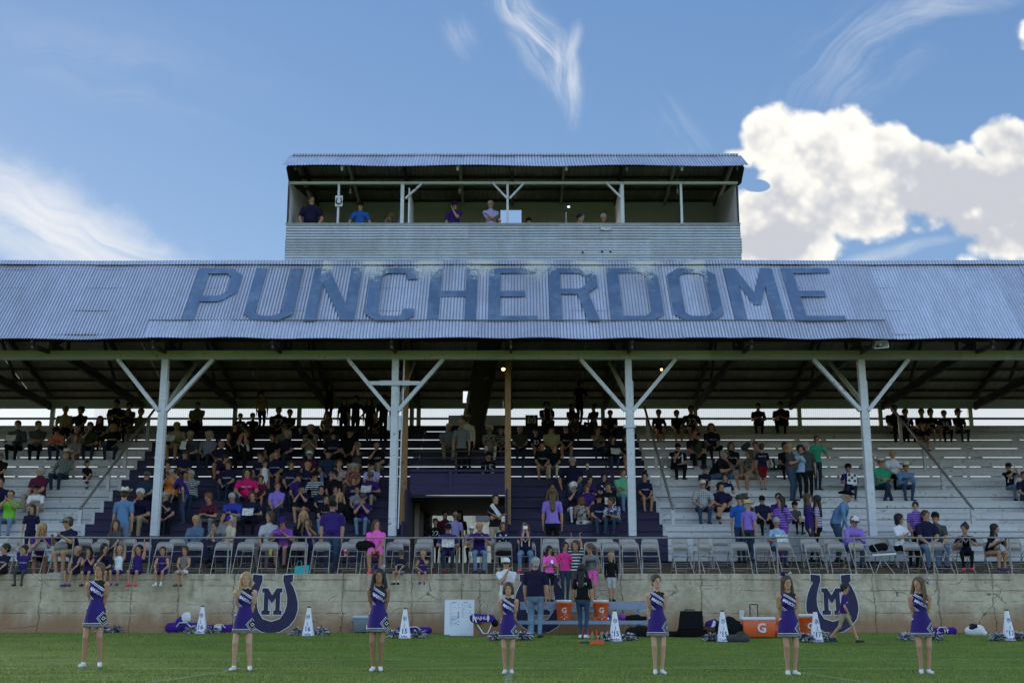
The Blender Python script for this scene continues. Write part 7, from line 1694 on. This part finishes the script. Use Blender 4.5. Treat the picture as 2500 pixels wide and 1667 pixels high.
# ------------------------------------------------------------------ cheerleaders
def cheer_mats(c1z):
    m = bpy.data.materials.new('cheer_top'); m.use_nodes = True; g = G(m.node_tree); b = m.node_tree.nodes['Principled BSDF']; b.inputs['Roughness'].default_value = .7; b.inputs['Specular IOR Level'].default_value = .25
    x, y, z = g.sep(g.node('ShaderNodeTexCoord').outputs['Object'])
    d = g.m('ADD', g.m('SUBTRACT', z, c1z - .075), g.m('MULTIPLY', x, .62))     # distance above the sash line
    pur, whi, blk = (.021, .007, .120), (.60, .60, .66), (.008, .008, .010)
    fr = g.m('LESS_THAN', y, .03)
    def band(v, lo, hi): return g.m('MULTIPLY', g.m('GREATER_THAN', v, lo), g.m('LESS_THAN', v, hi))
    c = g.mix(g.m('MULTIPLY', g.m('GREATER_THAN', d, .046), g.m('GREATER_THAN', x, -.03)), pur, blk)
    c = g.mix(g.m('MAXIMUM', band(d, .030, .046), band(d, .004, .016)), c, whi)
    e = g.m('ADD', x, g.m('MULTIPLY', g.m('ABSOLUTE', g.m('SUBTRACT', z, c1z - .295)), 1.0)); lft = g.m('LESS_THAN', x, .01)
    c = g.mix(g.m('MULTIPLY', lft, g.m('MAXIMUM', band(e, -.030, -.018), band(e, -.062, -.052))), c, whi)
    c = g.mix(g.m('MULTIPLY', lft, band(e, -.052, -.030)), c, blk)
    g.l.new(c, b.inputs['Base Color']); return m
def skirt_mat(hem):
    m = bpy.data.materials.new('cheer_skirt'); m.use_nodes = True; g = G(m.node_tree); b = m.node_tree.nodes['Principled BSDF']; b.inputs['Roughness'].default_value = .7; b.inputs['Specular IOR Level'].default_value = .25
    x, y, z = g.sep(g.node('ShaderNodeTexCoord').outputs['Object']); h = g.m('SUBTRACT', z, hem)
    pur, whi, blk = (.021, .007, .120), (.60, .60, .66), (.008, .008, .010)
    def band(v, lo, hi): return g.m('MULTIPLY', g.m('GREATER_THAN', v, lo), g.m('LESS_THAN', v, hi))
    c = g.mix(band(h, .0, .060), pur, blk)
    c = g.mix(g.m('MAXIMUM', g.m('MAXIMUM', band(h, .0, .010), band(h, .024, .034)), band(h, .050, .060)), c, whi)
    d = g.m('ADD', g.m('MULTIPLY', g.m('ABSOLUTE', g.m('SUBTRACT', x, .155)), 1.25), g.m('ABSOLUTE', g.m('SUBTRACT', h, .135))); f = g.m('LESS_THAN', y, .08)
    c = g.mix(g.m('MULTIPLY', f, g.m('LESS_THAN', d, .125)), c, whi); c = g.mix(g.m('MULTIPLY', f, g.m('LESS_THAN', d, .114)), c, blk); c = g.mix(g.m('MULTIPLY', f, band(d, .082, .090)), c, whi)
    c = g.mix(g.m('MULTIPLY', f, band(d, .022, .034)), c, whi)
    g.l.new(c, b.inputs['Base Color']); return m
_cm = {}
def cheerleader(px, py, fy, pose, rz, yaw, hairk, skinid, bow, lab):
    o, b = put(px, py, 'g%d' % fy, 's', pose, rz, 'rp', 'sk', hairk, '', 'S,N,k%d,y%d,xwh' % (skinid, yaw), lab); o['group'] = 'cheerleaders in purple uniforms in line on the grass'; o['category'] = 'cheerleader'
    if 'top' not in _cm: _cm['top'] = cheer_mats(b['C1'].z)
    o.material_slots[1].material = _cm['top']; o.name = 'person'
    C0, mid = b['C0'], b['waist']; hem = b['hz'] - .262
    if 'sk' not in _cm: _cm['sk'] = skirt_mat(hem)
    key = ('skirt', pose)
    if key not in _cm:
        mb = MB(); n = 40; prof = [(mid.z - .03, .107, .083), (b['hz'] + .10, .124, .098), (b['hz'] + .0, .160, .125), (b['hz'] - .10, .178, .142), (hem + .07, .192, .156), (hem, .205, .168), (hem + .002, .198, .160), (b['hz'] - .05, .160, .125)]
        v = []
        for j, (z, rx, ry) in enumerate(prof):
            rip = .010 * min(1, max(0, (b['hz'] - z) / .25))
            for i in range(n): a = 2 * math.pi * i / n; k = 1 + rip * 6 * math.sin(a * 9 + j * .2) * .35; v.append((rx * k * math.cos(a), ry * k * math.sin(a), z + rip * .5 * math.sin(a * 5)))
        mb.add(v, [(j * n + i, j * n + (i + 1) % n, (j + 1) * n + (i + 1) % n, (j + 1) * n + i) for j in range(len(prof) - 1) for i in range(n)], 0, True); _cm[key] = mb.data('skirt', _cm['sk'])
    s = link(bpy.data.objects.new('skirt', _cm[key]), o)
    me = print_mesh(b, ('cheer', pose, yaw), 'MASON', .235, dz=.028, dx=.0, ang=-rad(31), off=.055); c = link(bpy.data.objects.new('uniform_lettering', me), o)
    if bow:
        mb = MB(); R = random.Random(3)
        for i, (dx, dz, w) in enumerate(((-.10, .03, .05), (.10, .03, .05), (-.07, -.04, .035), (.07, -.04, .035))):
            for q in range(3): mb.add([(0, 0, 0), (dx * .6, -.03 + .02 * q, dz + w * .8 - q * .02), (dx, 0, dz + w * .5 - q * .02), (dx, .01, dz - w * .5), (dx * .6, .03, dz - w * .7)], [(0, 1, 2, 3, 4)], (i + q) % 3)
        me = mb.data('hair_bow', [mat('bow_purple', (.05, .02, .25), .4), mat('bow_white', (.6, .6, .65), .5), mat('bow_black', (.01, .01, .02), .4)])
        c = link(bpy.data.objects.new('hair_bow', me), o); c.matrix_local = b['HM'] @ Matrix.Translation(Vector(bow))
    for sgn in (-1, 1):
        pass
    return o
cheerleader(243, 1373, 1629, 'backw', 6, -6, 'pony.db', 0, None, 'cheerleader in purple and black uniform standing with feet apart, leftmost of the line')
cheerleader(602, 1396, 1637, 'backw', 2, 8, 'side.bl', 4, None, 'cheerleader with long straight blonde hair beside the left painted horseshoe')
cheerleader(926, 1388, 1639, 'back', 0, 6, 'xlong.dk', 2, (0, .04, .13), 'cheerleader with very long dark hair and a big striped bow')
cheerleader(1241, 1421, 1645, 'back', -2, 0, 'bob.br', 1, None, 'shortest cheerleader with shoulder length brown hair, in front of the coach in white')
cheerleader(1602, 1402, 1646, 'back', 2, 14, 'short.br', 4, None, 'cheerleader with pinned-back brown hair looking right, in front of the bench end')
cheerleader(1920, 1405, 1648, 'back', 4, 4, 'long.br', 1, (0, .02, .13), 'smiling cheerleader with a large bow left of the right painted horseshoe')
cheerleader(2241, 1408, 1645, 'back', -6, -42, 'xlong.db', 1, (.06, .10, .06), 'cheerleader with long curly hair turning her head left, rightmost of the line')

# objects held in hands or laid on laps
def at_hands(o, b, name, mb, mats, lab, cat, off=(0, -.03, .02), rx=0, rzz=0):
    c = (b['hands'][0] + b['hands'][1]) / 2 + Vector(off); bpy.context.view_layer.update(); p = o.matrix_basis @ c
    q = mb.build(name, mats); q.location = p; q.rotation_euler = (rad(rx), 0, o.rotation_euler[2] + rad(rzz)); tag(q, lab, cat)
# papers, signs and gadgets held by people
def find(lbl):
    return next(o for o in PEOPLE if lbl in o['label'])
def hold(lbl, name, lab, cat, mb, mats, off, rot=(0, 0, 0)):
    o = find(lbl); b = next(b for b in _bodies.values() if b['me'] == o.data); c = (b['hands'][0] + b['hands'][1]) / 2 + Vector(off)
    M_ = Matrix.Translation(o.location) @ o.rotation_euler.to_matrix().to_4x4() @ Matrix.Diagonal((*o.scale, 1))
    q = mb.build(name, mats); q.location = M_ @ c; q.rotation_euler = (rad(rot[0]), rad(rot[1]), o.rotation_euler[2] + rad(rot[2])); tag(q, lab, cat); return q
M_news = mat('newsprint', (.48, .48, .46), .9, var=.9, scale=16)
def sheet(w=.15, h=.11):
    m = MB(); 
    for s in (-1, 1): m.add([(0, 0, -h), (s * w, -.03, -h), (s * w, -.03, h), (0, 0, h), (0, .004, -h), (s * w, -.026, -h), (s * w, -.026, h), (0, .004, h)], [(0, 1, 2, 3), (7, 6, 5, 4), (0, 4, 5, 1), (3, 2, 6, 7), (1, 5, 6, 2)])
    return m
for l, a in (('reading a newspaper near the far left', 'newspaper held by the man at the far left edge'), ('tan shirt and shorts reading', 'newspaper held by the man in tan shirt and shorts'), ('navy jersey with white sleeve', 'white papers held by the woman in the navy jersey'),
             ('reading a newspaper in khaki', 'newspaper held by the man in the camouflage cap and khaki trousers'), ('reading in a black cardigan', 'papers held by the youngster in the black cardigan'), ('black top holding papers', 'papers held by the woman in the black top'),
             ('lettered shirt holding a paper', 'paper held by the dark haired woman in navy'), ('purple polo reading', 'dark newspaper read by the man in the black and white cap'), ('grey haired person reading', 'newspaper held open in the press box'), ('light blue polo on a back', 'white sheet held by the grey haired woman in light blue')):
    hold(l, 'newspaper', a, 'newspaper', sheet(), M_news, (0, -.05, .05), (-25, 0, 0))
hold('holding up a white sheet', 'paper_sheet', 'white sheet held up beside the first column', 'paper', MB().box(-.09, .09, -.003, .003, -.13, .13), mat('white_paper', (.6, .6, .6)), (-.05, -.05, .02), (-6, 8, 0))
q = hold('checkered sign', 'checkered_sign', 'white card with black checkered squares held by the youngster in purple', 'sign', MB().box(-.14, .14, -.004, .004, -.17, .17), mat('white_paper', (.6, .6, .6)), (0, -.04, .10), (-12, 6, 0))
mb = MB()
for i in range(3):
    for j in range(3):
        if (i + j) % 2 == 0: mb.box(-.115 + i * .08, -.115 + i * .08 + .07, -.006, -.0045, -.09 + j * .085, -.09 + j * .085 + .075)
mb.build('black_squares', M_black, q)
hold('taking a photograph', 'compact_camera', 'small white camera held up by the woman in rolled up jeans', 'camera', MB().box(-.055, .055, -.02, .01, -.04, .04), mat('white_plastic', (.6, .6, .6)), (0, -.06, .0))
hold('binoculars, upper', 'binoculars', 'binoculars held by the man in the upper purple section', 'binoculars', MB().tube([(-.03, .05, 0), (-.035, -.06, 0)], .024, 8).tube([(.03, .05, 0), (.035, -.06, 0)], .024, 8), M_black, (0, -.04, .0))
hold('raising binoculars', 'binoculars', 'binoculars raised left of the second column', 'binoculars', MB().tube([(-.03, .05, 0), (-.035, -.06, 0)], .024, 8).tube([(.03, .05, 0), (.035, -.06, 0)], .024, 8), M_black, (0, -.04, .0))
hold('lavender shirt holding a camera', 'black_camera', 'black camera held by the long haired woman in lavender', 'camera', MB().box(-.06, .06, -.03, .02, -.04, .04).tube([(0, -.03, 0), (0, -.09, 0)], .03, 10), M_black, (0, -.04, -.0))
hold('looking at a phone', 'phone', 'white phone held by the girl in hot pink', 'phone', MB().box(-.03, .03, -.006, .006, -.05, .05), mat('white_plastic', (.6, .6, .6)), (0, -.05, .02), (-40, 0, 0))
q = hold('folded arms beside the right brown', 'folded_papers', 'white folded papers under the arm of the young man in black', 'paper', MB().box(-.05, .05, -.005, .005, -.19, .19), M_news, (-.03, -.09, .07), (0, -38, 0))
q = hold('announcer in purple', 'microphone', 'microphone held by the announcer in the press box', 'microphone', MB().tube([(0, 0, -.08), (0, -.01, .05)], .013, 8).ball((0, -.01, .075), .027), M_black, (.11, -.03, .36))
cushion_dummy = None
